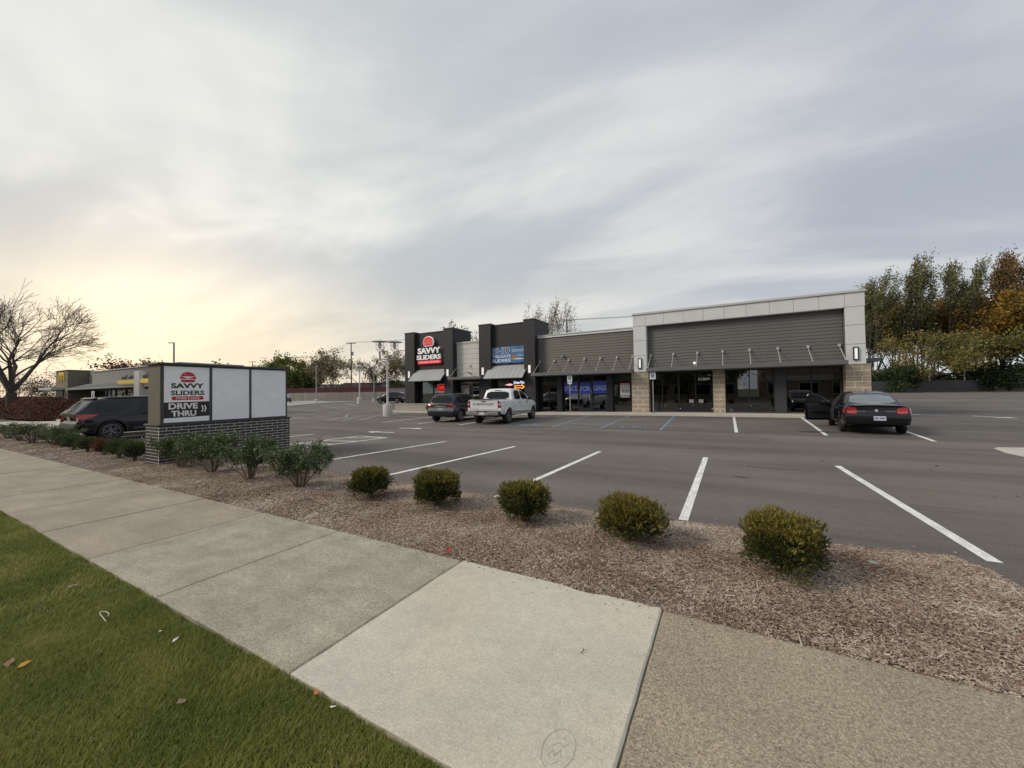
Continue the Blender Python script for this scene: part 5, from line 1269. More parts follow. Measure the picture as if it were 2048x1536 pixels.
build('mirror', MB().lathe([(0, -.05), (.08, -.04), (.10, 0), (.08, .05), (0, .05)], 12, (.10, .20, 1.02), 0), BP, dr_, R(40)); build('reflector', MB().box(1.045, 1.05, .02, .07, .40, .46), CHROME, dr_)
bpy.data.objects.remove(door)
# hinge at the front edge; local +x of the door points back along the car, swung out to the left
hinge = Vector((3.16, .86, 0)); sw_ = R(62)
dr_.location = hinge; dr_.rotation_euler = (0, 0, math.pi - sw_)
dr_.scale = (1, -1, 1)
T.wheels((1.06, 3.83), .34, .22, .215, 7, RIMD, .45, inset=.015, steer=R(-8)); T.mirrors(3.0, 1.02, BP)
a = R(86.0); cx, cy = 4.585, 18.72
T.t.rotation_euler.z = a; T.t.location = (cx - 1.06 * math.cos(a), cy - 1.06 * math.sin(a), H(4.6, 19) + .0)

# ---- dark navy large suv by the hedge ------------------------------------------------------------
NP = paint('navy_black_paint', (.005, .006, .010), .14, 0, 0)
c = Car('navy_suv', 'large navy black sport utility vehicle parked behind the left end of the white sign', 'car', (0, 0, 0), 0, 5.05, 2.0,
        top=[(0, 1.10), (.4, 1.13), (3.6, 1.10), (4.3, 1.07), (4.8, 1.0), (5.05, .85)], bot=[(0, .42), (.6, .30), (4.4, .28), (5.05, .36)],
        rear=[(.3, .14), (.5, .0), (.70, .03), (.85, .10), (.98, .05), (1.1, .10)], front=[(.3, .2), (.6, 0), (1.0, .2)], taper=(.09, .14), wheels=(1.10, 4.12), wr=.385, paint_m=NP,
        cabin=dict(zb=1.09, wb=.965, wt=.72, xa=.10, xb=4.05, crown=.03, tp=.12, roof=[(.10, 1.09), (.38, 1.36), (.60, 1.60), (.85, 1.68), (1.6, 1.735), (2.4, 1.75), (2.9, 1.68), (4.05, 1.10)]))
T = c
for sd in 'LR':
    T.decal('side_window', [(.56, 1.17), (1.42, 1.15), (1.86, 1.60), (.92, 1.575), (.70, 1.46)], sd, CARGL, rnd=1)
    T.decal('side_window', [(1.86, 1.15), (2.24, 1.15), (2.20, 1.62), (2.06, 1.60)], sd, CARGL, .007)
    T.decal('side_window', [(2.28, 1.15), (2.86, 1.15), (2.80, 1.62), (2.24, 1.62)], sd, CARGL)
    T.decal('side_window', [(2.98, 1.15), (3.80, 1.14), (3.3, 1.46), (2.92, 1.61)], sd, CARGL)
    T.strip('beltline_groove', [(.5, 1.13), (3.9, 1.10)], .014, sd, PLAS, .006); T.strip('body_crease', [(.75, 1.04), (4.4, .98)], .010, sd, UND, .003)
    T.strip('roof_rail', [(1.0, 1.70), (2.6, 1.72)], .035, sd, PLAS, .035, .03)
    for pts in ([(1.72, .45), (1.62, .75), (1.80, 1.10)], [(2.92, .42), (2.92, 1.10)], [(3.95, .42), (3.95, 1.05)]): T.strip('door_seam', pts, .012, sd, UND, .002)
    T.decal('door_handle', [(2.0, 1.02), (2.22, 1.02), (2.22, 1.055), (2.0, 1.055)], sd, NP, .03, .02)
    T.decal('wheel_arch_flare', [(1.10 + .50 * math.cos(a_), .385 + .50 * math.sin(a_)) for a_ in np.linspace(-.2, math.pi + .2, 22)] + [(1.10 + .44 * math.cos(a_), .385 + .44 * math.sin(a_)) for a_ in np.linspace(math.pi + .2, -.2, 22)], sd, PLAS, .014, .02, grid=.4)
    T.strip('sill_trim', [(1.65, .40), (3.6, .38)], .13, sd, PLAS, .012); T.strip('chrome_strip', [(1.75, .48), (3.6, .46)], .018, sd, CHROME, .02)
    T.strip('rear_skirt', [(.05, .50), (.62, .42)], .16, sd, PLAS, .012)
    sg_ = 1 if sd == 'L' else -1
    T.decal('tail_light', [(.02, .80), (.18, .80), (.60, .99), (.74, 1.07), (.10, 1.08), (.03, 1.0)], sd, TAIL, .014, .03)
    T.decal('reverse_light', [(.04, .82), (.14, .82), (.14, .98), (.04, .98)], sd, CLEAR, .03, .02)
    T.decal('tail_light', [(sg_ * .86, .82), (sg_ * .55, .90), (sg_ * .55, 1.02), (sg_ * .86, 1.07)], 'B', TAIL, .014, .03)
T.decal('rear_window', [(-.80, 1.16), (.80, 1.16), (.66, 1.56), (-.66, 1.56)], 'B', CARGL, rnd=1); T.strip('spoiler', [(-.66, 1.64), (.66, 1.64)], .05, 'B', NP, .07, .06)
T.decal('licence_plate', [(-.16, .84), (.16, .84), (.16, .98), (-.16, .98)], 'B', mat('beige_plate', (.42, .38, .30), .5), .02, .01)
T.strip('rear_wiper', [(.0, 1.16), (.32, 1.22)], .012, 'B', PLAS, .02); T.decal('rear_bumper', [(-.86, .5), (.86, .5), (.86, .72), (-.86, .72)], 'B', PLAS, .03, .03)
T.decal('windscreen', [(-.76, 1.2), (.76, 1.2), (.62, 1.58), (-.62, 1.58)], 'F', CARGL)
T.wheels((1.10, 4.12), .385, .255, .265, 5, mat('machined_rim', (.17, .17, .18), .35, metal=.7), .55, True); T.mirrors(3.5, 1.2, NP)
a = R(90.5); cx, cy = -22.42, 5.80
T.t.rotation_euler.z = a; T.t.location = (cx - 1.10 * math.cos(a), cy - 1.10 * math.sin(a), .0)

# ---- small far cars ------------------------------------------------------------------------------
def suv_far(name, label, pm, cx, cy, ang, scale=1):
    c = Car(name, label, 'car', (0, 0, 0), 0, 4.5, 1.84, top=[(0, 1.0), (.5, 1.04), (3.3, 1.03), (4.0, .96), (4.5, .75)], bot=[(0, .4), (.6, .28), (4.0, .26), (4.5, .34)],
            rear=[(.3, .1), (.6, 0), (1.0, .12)], front=[(.3, .2), (.6, 0), (.9, .2)], taper=(.08, .17), wheels=(.92, 3.62), wr=.36, paint_m=pm, simple=True,
            cabin=dict(zb=1.0, wb=.88, wt=.66, xa=.12, xb=3.45, roof=[(.12, 1.0), (.45, 1.52), (.8, 1.62), (1.8, 1.66), (2.3, 1.60), (3.45, 1.03)]))
    for sd in 'LR':
        c.decal('side_window', [(.70, 1.12), (1.35, 1.10), (1.35, 1.50), (.80, 1.47)], sd, CARGL); c.decal('side_window', [(1.42, 1.10), (2.05, 1.08), (2.05, 1.53), (1.42, 1.52)], sd, CARGL); c.decal('side_window', [(2.12, 1.08), (3.05, 1.06), (2.5, 1.44), (2.12, 1.53)], sd, CARGL)
        c.decal('tail_light', [(.03, .90), (.55, .98), (.30, 1.10), (.05, 1.08)], sd, TAIL); c.decal('headlight', [(3.9, .78), (4.3, .72), (4.3, .82), (3.9, .90)], sd, CLEAR)
        c.strip('sill_trim', [(1.3, .36), (3.2, .34)], .10, sd, PLAS)
    c.decal('rear_window', [(-.66, 1.12), (.66, 1.12), (.56, 1.48), (-.56, 1.48)], 'B', CARGL); c.decal('windscreen', [(-.66, 1.12), (.66, 1.12), (.56, 1.48), (-.56, 1.48)], 'F', CARGL); c.decal('licence_plate', [(-.15, .8), (.15, .8), (.15, .92), (-.15, .92)], 'B', PLATE)
    c.wheels((.92, 3.62), .36, .23, .24, 5, RIM, .9)
    c.t.rotation_euler.z = ang; c.t.location = (cx - 2.25 * math.cos(ang), cy - 2.25 * math.sin(ang), H(cx, cy))
suv_far('black_suv', 'small black sport utility vehicle beside the left charcoal tower far across the lot', BP, -43.0, 41.2, R(196))
DGB = paint('dark_grey_blue_paint', (.03, .035, .045), .3)
c = Car('dark_sedan', 'dark sedan half hidden behind the right edge of the white sign', 'car', (0, 0, 0), 0, 4.7, 1.8, top=[(0, .95), (.5, 1.0), (3.4, .95), (4.2, .85), (4.7, .7)], bot=[(0, .34), (.6, .24), (4.1, .24), (4.7, .32)],
        rear=[(.3, .1), (.6, 0), (1.0, .1)], front=[(.3, .2), (.6, 0), (.9, .2)], taper=(.08, .17), wheels=(1.0, 3.7), wr=.33, paint_m=DGB, simple=True,
        cabin=dict(zb=.95, wb=.84, wt=.6, xa=.6, xb=3.5, roof=[(.6, .97), (1.3, 1.36), (1.8, 1.44), (2.3, 1.42), (3.5, .97)]))
for sd in 'LR':
    c.decal('side_window', [(1.25, 1.02), (2.0, 1.02), (2.0, 1.36), (1.6, 1.33)], sd, CARGL); c.decal('side_window', [(2.08, 1.02), (3.0, 1.0), (2.5, 1.28), (2.08, 1.36)], sd, CARGL)
    c.decal('tail_light', [(.04, .74), (.26, .76), (.26, .90), (.05, .90)], sd, TAIL); sg_ = 1 if sd == 'L' else -1; c.decal('tail_light', [(sg_ * .86, .74), (sg_ * .5, .74), (sg_ * .5, .9), (sg_ * .86, .9)], 'B', TAIL)
c.decal('rear_window', [(-.6, 1.02), (.6, 1.02), (.5, 1.34), (-.5, 1.34)], 'B', SEDGL); c.wheels((1.0, 3.7), .33, .21, .21, 5, RIM, .8)
a = R(150); c.t.rotation_euler.z = a; c.t.location = (-72.0 - 2.3 * math.cos(a), 42.9 - 2.3 * math.sin(a), H(-71, 43))
RP = paint('maroon_paint', (.13, .012, .022), .3)
c = Car('maroon_pickup', 'maroon pickup truck with bed cap parked against the far red fence', 'pickup truck', (0, 0, 0), 0, 5.4, 1.9, top=[(0, 1.15), (1.9, 1.15), (4.2, 1.1), (4.9, 1.05), (5.4, .9)], bot=[(0, .5), (1, .42), (4.8, .40), (5.4, .45)],
        rear=[(.4, .05), (1, .03)], front=[(.4, .1), (.7, 0), (1.1, .2)], taper=(.05, .12), wheels=(1.15, 4.4), wr=.38, paint_m=RP, simple=True,
        cabin=dict(zb=1.1, wb=.9, wt=.74, xa=.06, xb=4.2, tp=.02, roof=[(.06, 1.1), (.12, 1.72), (3.2, 1.78), (4.2, 1.1)]))
for sd in 'LR':
    c.decal('side_window', [(.3, 1.25), (1.8, 1.25), (1.8, 1.62), (.35, 1.62)], sd, CARGL); c.decal('side_window', [(2.0, 1.2), (2.7, 1.2), (2.7, 1.66), (2.0, 1.66)], sd, CARGL); c.decal('side_window', [(2.8, 1.2), (3.8, 1.18), (3.2, 1.6), (2.8, 1.66)], sd, CARGL)
c.wheels((1.15, 4.4), .38, .24, .24, 5, RIM, .8)
a = R(16); c.t.rotation_euler.z = a; c.t.location = (-96.4 - 2.7 * math.cos(a), 61.2 - 2.7 * math.sin(a), H(-96, 61))
# ================================================================== SHRUBS
YEW = mat('yew_needles', (.05, .07, .02), .55, thin=.12, extra=clump([(0, (.016, .026, .006)), (.4, (.045, .060, .012)), (.75, (.090, .095, .018)), (1, (.17, .14, .03))], 5.0, .35))
YEWG = mat('green_yew_needles', (.04, .06, .02), .55, thin=.12, extra=clump([(0, (.018, .036, .009)), (.4, (.042, .075, .015)), (.75, (.080, .115, .022)), (1, (.16, .17, .045))], 5.0, .35))
YEWR = mat('dead_orange_needles', (.2, .07, .02), .7, extra=clump([(0, (.07, .022, .010)), (.5, (.18, .055, .020)), (1, (.30, .11, .04))], 5.0, .35))
WOODY = mat('shrub_twigs', (.11, .075, .05), .85, noise_=[(30, .3)])
def yew_mesh(rx, ry, h, n, seed, boxy=.55, z0=.03):
    """clipped yew: sprigs, each a stem of flat needles, packed on a bumpy rounded block"""
    r = np.random.RandomState(seed)
    d = r.randn(n, 3); d /= np.linalg.norm(d, axis=1)[:, None]; d[:, 2] = np.where(d[:, 2] < -.55, -d[:, 2], d[:, 2]); d /= np.linalg.norm(d, axis=1)[:, None]
    pw = 1 / (np.abs(d[:, 0]) ** (2 / boxy * .5 + 1.4) + np.abs(d[:, 1]) ** (2 / boxy * .5 + 1.4) + np.abs(d[:, 2]) ** (2 / boxy * .5 + 1.4)) ** (1 / (2 / boxy * .5 + 1.4))
    bump = 1 + .08 * np.sin(d[:, 0] * 11 + seed) * np.sin(d[:, 1] * 10 + 2) + .07 * np.sin(d[:, 2] * 13 + d[:, 0] * 9) + .03 * r.randn(n)
    depth = 1 - .40 * r.rand(n) ** 1.2
    lump = 1 + .10 * np.sin(d[:, 0] * 3.1 + seed * 1.3) * np.cos(d[:, 1] * 2.7 + seed) + .07 * np.sin(d[:, 2] * 4 + seed * 2.1)
    bump = bump * lump * np.where(r.rand(n) < .02, 1.12, 1.0)
    hz = (h - z0) / 2
    under = np.where(d[:, 2] < 0, 1 + .14 * d[:, 2], 1.0)
    p = d * (pw * bump * depth)[:, None] * np.array([rx, ry, hz]); p[:, 0] *= under; p[:, 1] *= under; p[:, 2] += z0 + hz
    out = d * np.array([1, 1, 1]) + np.array([0, 0, .55]) + .45 * r.randn(n, 3); out /= np.linalg.norm(out, axis=1)[:, None]
    side = np.cross(out, r.randn(n, 3)); side /= np.linalg.norm(side, axis=1)[:, None]
    nn = 9; L_ = .030 + .022 * r.rand(n); vs = []
    for k in range(nn):
        f = k / nn; s_ = 1 if k % 2 else -1; b0 = p + out * (L_ * (f - .3))[:, None]
        nl = .016 * (1 - .3 * f) + .004 * r.rand(n); dirn = side * s_ + out * .8 + .25 * r.randn(n, 3); dirn /= np.linalg.norm(dirn, axis=1)[:, None]
        w_ = out * .0052
        vs += [b0 - w_, b0 + w_, b0 + dirn * nl[:, None]]
    v = np.stack(vs, 1)
    return v, nn
def soup_mesh(name, verts, faces1, m):
    o = soup(name, verts, verts.shape[1], faces1, m, None, None); me = o.data; bpy.data.objects.remove(o); return me
YM = {}
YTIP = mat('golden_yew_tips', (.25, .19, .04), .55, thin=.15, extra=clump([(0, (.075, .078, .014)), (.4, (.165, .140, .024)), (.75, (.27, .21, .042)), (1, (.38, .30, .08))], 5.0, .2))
def yew(name, label, x, y, rx, ry, h, seed, m=YEW, n=2600, group=None, z0=.07, boxy=.55):
    t = thing(name, label, 'bush', (x, y, bedz(x, y) - .01), 0, group)
    k = (m.name, n, round(boxy, 2), seed % 5)
    if k not in YM:
        v, nn = yew_mesh(1 * .33, .33, .5, n, seed, boxy)
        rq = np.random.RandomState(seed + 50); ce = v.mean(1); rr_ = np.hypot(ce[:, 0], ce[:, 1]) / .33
        tipm = (ce[:, 2] + .10 * np.maximum(rr_ - .7, 0) + .06 * np.sin(ce[:, 0] * 17 + seed) * np.sin(ce[:, 1] * 19) + .07 * rq.randn(len(ce))) > {4: .445, 5: .45, 6: .44, 7: .27, 8: .40}.get(seed, .5)  # upper and outer sprigs take a lighter golden colour than the rest
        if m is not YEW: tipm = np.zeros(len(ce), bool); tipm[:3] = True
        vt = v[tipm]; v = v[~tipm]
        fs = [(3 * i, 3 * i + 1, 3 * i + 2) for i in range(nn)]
        fol = soup_mesh('foliage', v, fs, m); tip = soup_mesh('golden_sprigs', vt, fs, YTIP if m is YEW else m)
        r = np.random.RandomState(seed); st = MB()
        for i in range(9):
            a = r.rand() * 6.28; q = r.rand() * .22
            st.tube([(.02 * math.cos(a), .02 * math.sin(a), -.03), (q * .5 * math.cos(a), q * .5 * math.sin(a), .12), (q * math.cos(a), q * math.sin(a), .36)], [.012, .009, .004], 5)
        core = MB().lathe([(0, .10), (.14, .12), (.22, .18), (.24, .28), (.20, .38), (.1, .42), (0, .43)], 12)  # solid core, its near-black colour stands for the shade inside the bush
        sm = st.mesh('stems'); sm.materials.append(WOODY); cm = core.mesh('shade_core'); cm.materials.append(mat('shade_core_fill', (.012, .016, .006), 1.0)); YM[k] = (fol, sm, cm, tip)
    for nm, me in zip(('foliage', 'stems', 'shade_core', 'golden_sprigs'), YM[k]):
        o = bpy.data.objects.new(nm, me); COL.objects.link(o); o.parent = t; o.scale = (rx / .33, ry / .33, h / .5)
    t.rotation_euler.z = (seed * 1.7) % 6.28
    return t
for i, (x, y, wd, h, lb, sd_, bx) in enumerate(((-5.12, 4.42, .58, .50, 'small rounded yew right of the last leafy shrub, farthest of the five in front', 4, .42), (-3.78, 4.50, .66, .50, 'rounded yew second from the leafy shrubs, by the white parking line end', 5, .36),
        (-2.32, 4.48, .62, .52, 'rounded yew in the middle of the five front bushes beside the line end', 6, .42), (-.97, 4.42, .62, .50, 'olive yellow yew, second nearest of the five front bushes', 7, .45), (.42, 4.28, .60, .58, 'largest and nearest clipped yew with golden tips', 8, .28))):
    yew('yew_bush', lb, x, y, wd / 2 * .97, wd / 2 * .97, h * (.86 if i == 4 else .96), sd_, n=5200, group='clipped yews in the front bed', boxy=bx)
for x, h, wd, m, lb, sd_ in ((-13.9, .52, .66, YEWG, 'dark green yew touching the left end of the brick sign base', 4), (-14.95, .50, .62, YEWG, 'dark green yew between the orange dead bush and the brick sign base', 5), (-16.2, .48, .50, YEWR, 'dead orange brown bush between green yews', 6),
                        (-17.55, .47, .60, YEWG, 'dark green yew just left of the orange dead bush', 4), (-18.85, .46, .60, YEWG, 'small dark yew right of the leafy shrubs at the left', 5)):
    yew('dead_bush' if m is YEWR else 'yew_bush', lb, x, 4.2, wd / 2, wd / 2, h, sd_, m, 1500, 'clipped yews left of the sign' if m is YEWG else None, boxy=.6)
LEAF = mat('leafy_shrub_leaves', (.05, .08, .03), .45, thin=.2, extra=clump([(0, (.022, .042, .014)), (.4, (.060, .090, .030)), (.7, (.115, .150, .058)), (.92, (.20, .24, .11)), (1, (.36, .40, .27))], 4, .3))
TWIG = mat('reddish_twigs', (.13, .095, .07), .8)
LM = {}
def leafy(label, x, y, w_, h, seed, n=2300, group='leafy shrubs along the bed'):
    t = thing('leafy_shrub', label, 'bush', (x, y, bedz(x, y) - .01), (seed * 2.1) % 6.28, group)
    k = (seed % 3, n)
    if k not in LM:
        r = np.random.RandomState(seed); st = MB(); tips = []
        for i in range(26):
            a = r.rand() * 6.28; q = .50 * math.sqrt(r.rand()) ; hh = .66 + .26 * r.rand() - q * .42
            b0 = (.04 * math.cos(a), .04 * math.sin(a), -.02); m1 = (q * .35 * math.cos(a), q * .35 * math.sin(a), hh * .38); m2 = (q * .75 * math.cos(a + .1), q * .75 * math.sin(a + .1), hh * .72); e_ = (q * math.cos(a + .15), q * math.sin(a + .15), hh)
            st.tube([b0, m1, m2, e_], [.007, .005, .0035, .002], 4, False)
            for j in range(5):
                f = .35 + .6 * r.rand(); s0 = Vector(m1).lerp(Vector(m2), f) if r.rand() < .5 else Vector(m2).lerp(Vector(e_), f)
                e2 = s0 + Vector((r.randn() * .10, r.randn() * .10, .05 + .12 * r.rand())); st.tube([s0, e2], [.003, .0015], 3, False); tips.append(np.array([tuple(s0), tuple(e2)]))
            tips.append(np.array([m2, e_]))
        tips = np.array(tips); idx = r.randint(0, len(tips), n); f = r.rand(n)[:, None] ** .6
        c_ = tips[idx, 0] * (1 - f) + tips[idx, 1] * f + r.randn(n, 3) * .035
        c_[:, 2] = np.maximum(c_[:, 2], .12)
        dr = np.array([0, 0, .9]) + .5 * r.randn(n, 3)
        fol = soup_mesh('foliage', quads(c_, .014 + .010 * r.rand(n), r, 1.1, dr * .8), QF, LEAF); sm = st.mesh('stems'); sm.materials.append(TWIG); LM[k] = (fol, sm)
    for nm, me in zip(('foliage', 'stems'), LM[k]):
        o = bpy.data.objects.new(nm, me); COL.objects.link(o); o.parent = t; o.scale = (w_ / .90, w_ / .90, h / .92)
for x, y, w_, h, sd_, lb in ((-6.82, 4.32, .98, .86, 1, 'leafy green shrub right of the sign base, nearest of the leafy four'), (-8.45, 4.30, 1.0, .90, 2, 'leafy shrub in front of the far end of the brick sign base'), (-9.95, 4.30, 1.0, .90, 3, 'leafy shrub in front of the middle of the brick sign base'), (-11.55, 4.35, .95, .86, 4, 'leafy shrub in front of the near corner of the brick sign base'),
                          (-20.2, 4.25, 1.15, .76, 5, 'leafy shrub below the rear bumper of the navy vehicle'), (-21.4, 4.3, 1.1, .72, 7, 'leafy shrub left of the navy vehicle rear wheel'), (-23.2, 4.1, 1.25, .80, 6, 'leafy shrub below the left end of the navy vehicle'), (-25.0, 4.1, 1.2, .76, 8, 'leafy shrub second from the left edge of the picture'), (-26.9, 4.1, 1.3, .68, 9, 'leafy shrub at the left edge of the picture')):
    leafy(lb, x, y, w_, h, sd_, 9000 if x > -13 else 5000)
# red brown hedge
hd = thing('hedge', 'long rounded red brown hedge in front of the far restaurant', 'hedge', (-52, 9.2, 0))
r = np.random.RandomState(3); n = 26000
x = -9 + 16.5 * r.rand(n); th = r.rand(n) * math.pi; endf = np.clip((7.5 - x) / 2.2, 0, 1) ** .5
rad = 1 - .12 * r.rand(n) ** 2 + .02 * np.sin(x * 3)
c_ = np.stack([x, -np.cos(th) * 1.5 * rad * endf, .05 + 1.80 * np.sin(th) ** .55 * rad * endf * (1 + .03 * np.sin(x * 1.3))], 1)
soup('foliage', quads(c_, .06, r), 4, QF, mat('hedge_red_leaves', (.12, .05, .03), .8, extra=clump([(0, (.045, .018, .012)), (.5, (.13, .048, .030)), (.85, (.22, .09, .05)), (1, (.32, .15, .09))], 2, .3)), hd)
v = []; f_ = []
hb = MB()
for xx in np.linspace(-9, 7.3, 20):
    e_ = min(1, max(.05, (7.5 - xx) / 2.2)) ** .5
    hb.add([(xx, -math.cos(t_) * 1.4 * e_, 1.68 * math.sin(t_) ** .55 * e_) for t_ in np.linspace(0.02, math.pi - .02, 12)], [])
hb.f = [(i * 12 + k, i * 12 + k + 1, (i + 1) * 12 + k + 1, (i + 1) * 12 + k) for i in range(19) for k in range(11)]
build('shade_core', hb, mat('hedge_inside', (.035, .014, .009), 1, noise_=[(8, .4)]), hd, True)  # solid dark hull, the shade between the leaves put into its colour

# ================================================================== TREES
BARKT = mat('tree_bark', (.075, .060, .050), .95, noise_=[(3, .25), (20, .3)], bump=(25, .6))
def tree_mesh(seed, h, spread, levels, trunk_r, ang=(.45, .8), up_=.3, nb=(3, 4), first=.3, wind=(0, 0), droop=0.0, ratio=.72, minr=.012, sides=5, twig=3):
    """recursive limbs; returns the wood and the twig ends"""
    r = random.Random(seed); mb = MB(); tips = []
    def grow(p, d, ln, rad, lv):
        pts = [p]; rr = [rad]; seg = 4; dd = d.copy()
        for i in range(seg):
            dd = (dd + Vector((r.gauss(0, .09), r.gauss(0, .09), r.gauss(0, .05))) + Vector((wind[0], wind[1], 0)) * .05 * (levels - lv + 1) + Vector((0, 0, up_ * .12 - droop * .12 * (levels - lv)))).normalized()
            p = p + dd * ln / seg; pts.append(p); rr.append(max(minr, rad * (1 - .42 * (i + 1) / seg)))
        mb.tube(pts, rr, sides if lv > 2 else (4 if lv > 1 else 3), False)
        if lv <= 0:
            tips.extend([(pts[k], dd) for k in (1, 2, 3, 4)]); return
        if lv <= 1: tips.extend([(pts[k], dd) for k in (2, 4)])
        n = r.randint(*nb)
        for i in range(n):
            t = 1.0 if i == 0 else r.uniform(.45, 1.0)
            k = min(seg - 1, int(t * seg)); q = pts[k].lerp(pts[k + 1], t * seg - k) if t < 1 else pts[-1]
            ax = dd.orthogonal().normalized(); ax.rotate(Matrix.Rotation(r.uniform(0, 6.283) if i else r.uniform(0, 6.28), 3, dd))
            nd = dd.copy(); nd.rotate(Matrix.Rotation(r.uniform(*ang) * (.5 if i == 0 else 1), 3, ax))
            nd = Vector((nd.x * spread, nd.y * spread, nd.z + up_ * .25)).normalized()
            grow(q, nd, ln * r.uniform(ratio - .1, ratio + .08), rr[k + 1] * (.85 if i == 0 else .62), lv - 1)
    base = Vector((0, 0, 0)); top = Vector((r.gauss(0, .02) * h, r.gauss(0, .02) * h, h * first))
    mb.tube([base - Vector((0, 0, .3)), base + Vector((0, 0, .15 * h * first)), top * .6, top], [trunk_r * 1.35, trunk_r, trunk_r * .92, trunk_r * .85], 9, False)
    n0 = nb[1] + 1
    L0 = h * (1 - first) / sum(ratio ** i for i in range(levels + 1)) * 1.12
    for i in range(n0):
        a = 6.283 * i / n0 + r.uniform(-.4, .4); tilt = r.uniform(*ang) * (1.0 if i else .15)
        grow(top, Vector((math.sin(tilt) * math.cos(a) * spread, math.sin(tilt) * math.sin(a) * spread, math.cos(tilt))).normalized(), L0 * r.uniform(.85, 1.1), trunk_r * .55, levels)
    return mb, tips
TREES = {}
def tree(key, name, label, cat, x, y, z, rot, sc, wood, leaves=None, group=None):
    """wood: kwargs for tree_mesh; leaves: (count, leaf size, spread about the twig, material)"""
    if key not in TREES:
        mb, tips = tree_mesh(**wood); wm = mb.mesh('trunk'); wm.materials.append(BARKT); wm.polygons.foreach_set('use_smooth', [True] * len(wm.polygons)); fm = None
        if leaves:
            n, ls, sp, m, gap = leaves; r = np.random.RandomState(wood['seed']); P_ = np.array([tuple(t_[0]) for t_ in tips]); Dn = np.array([tuple(t_[1]) for t_ in tips])
            keep = r.rand(len(P_)) > gap; P_ = P_[keep]; Dn = Dn[keep]
            i = r.randint(0, len(P_), n); c_ = P_[i] + r.randn(n, 3) * sp
            wv = np.array([wood.get('wind', (0, 0))[0], wood.get('wind', (0, 0))[1], 0.0])
            fm = soup_mesh('crown', quads(c_, ls * (.6 + .7 * r.rand(n)), r, 1.3, Dn[i] * .5 + wv), QF, m)
        TREES[key] = (wm, fm)
    wm, fm = TREES[key]
    t = thing(name, label, cat, (x, y, z), rot, group); t.scale = (sc, sc, sc) if not isinstance(sc, tuple) else sc
    o = bpy.data.objects.new('trunk', wm); COL.objects.link(o); o.parent = t
    if fm: o = bpy.data.objects.new('crown', fm); COL.objects.link(o); o.parent = t
    return t
def leafm(name, stops, sc=.25, th=.25):
    stops = [(p_, tuple(min(.6, q * (1.75 if name not in ('golden_leaves',) else 1.25)) for q in c_)) for p_, c_ in stops]
    return mat(name, stops[1][1], .75, thin=th, extra=clump(stops, sc, .42))
OLIVE = leafm('olive_brown_leaves', [(0, (.030, .032, .012)), (.4, (.070, .072, .026)), (.75, (.12, .12, .050)), (1, (.20, .19, .11))])
BRONZE = leafm('bronze_leaves', [(0, (.035, .022, .010)), (.4, (.085, .052, .018)), (.75, (.14, .090, .030)), (1, (.22, .15, .06))])
GOLD = leafm('golden_leaves', [(0, (.04, .035, .008)), (.35, (.13, .085, .014)), (.7, (.26, .155, .022)), (1, (.40, .25, .04))], .30)
MIXED = leafm('yellow_green_leaves', [(0, (.024, .034, .010)), (.35, (.075, .078, .024)), (.65, (.135, .115, .036)), (1, (.24, .155, .05))], .3)
DGREEN = leafm('dark_green_leaves', [(0, (.010, .018, .008)), (.5, (.026, .042, .014)), (1, (.060, .080, .028))], .3)
YGREEN = leafm('lime_green_leaves', [(0, (.022, .035, .008)), (.5, (.060, .080, .015)), (1, (.17, .16, .03))], .3)
PALEB = leafm('pale_brown_leaves', [(0, (.06, .052, .03)), (.5, (.135, .115, .062)), (1, (.23, .20, .12))], .3)
MAROON = leafm('maroon_leaves', [(0, (.035, .018, .016)), (.5, (.075, .038, .033)), (1, (.14, .085, .07))], .3)
TALL = dict(h=22, spread=.8, levels=4, trunk_r=.38, ang=(.25, .55), up_=.9, nb=(3, 3), first=.16, wind=(.35, .1), ratio=.72, minr=.02)
for i, (x, y, h, k, lb) in enumerate(((22.0, 90.5, 21, 0, 'tall wind blown olive tree rising beside the right end of the shop'), (29.2, 94, 22.8, 1, 'tall airy tree with visible fork, second from the shop end'), (35.6, 97.5, 23.5, 2, 'tall narrow olive tree, third from the shop end'),
                                   (41.6, 100.5, 23.5, 0, 'tall bronze olive tree behind the golden tree'), (47.5, 104, 24, 1, 'tall bronze tree at the right edge'))):
    m = (OLIVE, OLIVE, OLIVE, BRONZE, BRONZE)[i]
    tree(('tall', i), 'wind_blown_tree', lb, 'tree', x, y, .6, .1 * i, (h / 22.0 * .62, h / 22.0 * .62, h / 22.0 * .93), dict(TALL, seed=20 + i, wind=(.40, .0)), (8000, .21, .42, m, .2), 'tall trees behind the grey wall')
for x, y, s_, k in ((24.5, 97, .55, 1), (32, 101, .6, 2), (38.5, 104, .62, 3), (18.5, 96, .6, 4), (45, 108, .66, 3), (27.5, 99.5, .62, 2)):
    tree(('back', k), 'background_tree', None, 'tree', x, y, .6, k, s_ * 1.2, dict(TALL, seed=40 + k, spread=1.1, first=.12), (11000, .30, .8, (OLIVE, OLIVE, MIXED, BRONZE, DGREEN)[k], .0), 'lower trees behind the tall ones')['label'] = {24.5: 'low olive tree filling the gap just right of the shop end', 32: 'low olive tree behind the fork of the airy tall tree', 38.5: 'low mixed green tree behind the third tall tree', 18.5: 'low bronze tree half hidden behind the shop end', 45: 'low mixed tree behind the bright golden tree', 27.5: 'low olive tree behind the low broad tree crown'}[x]
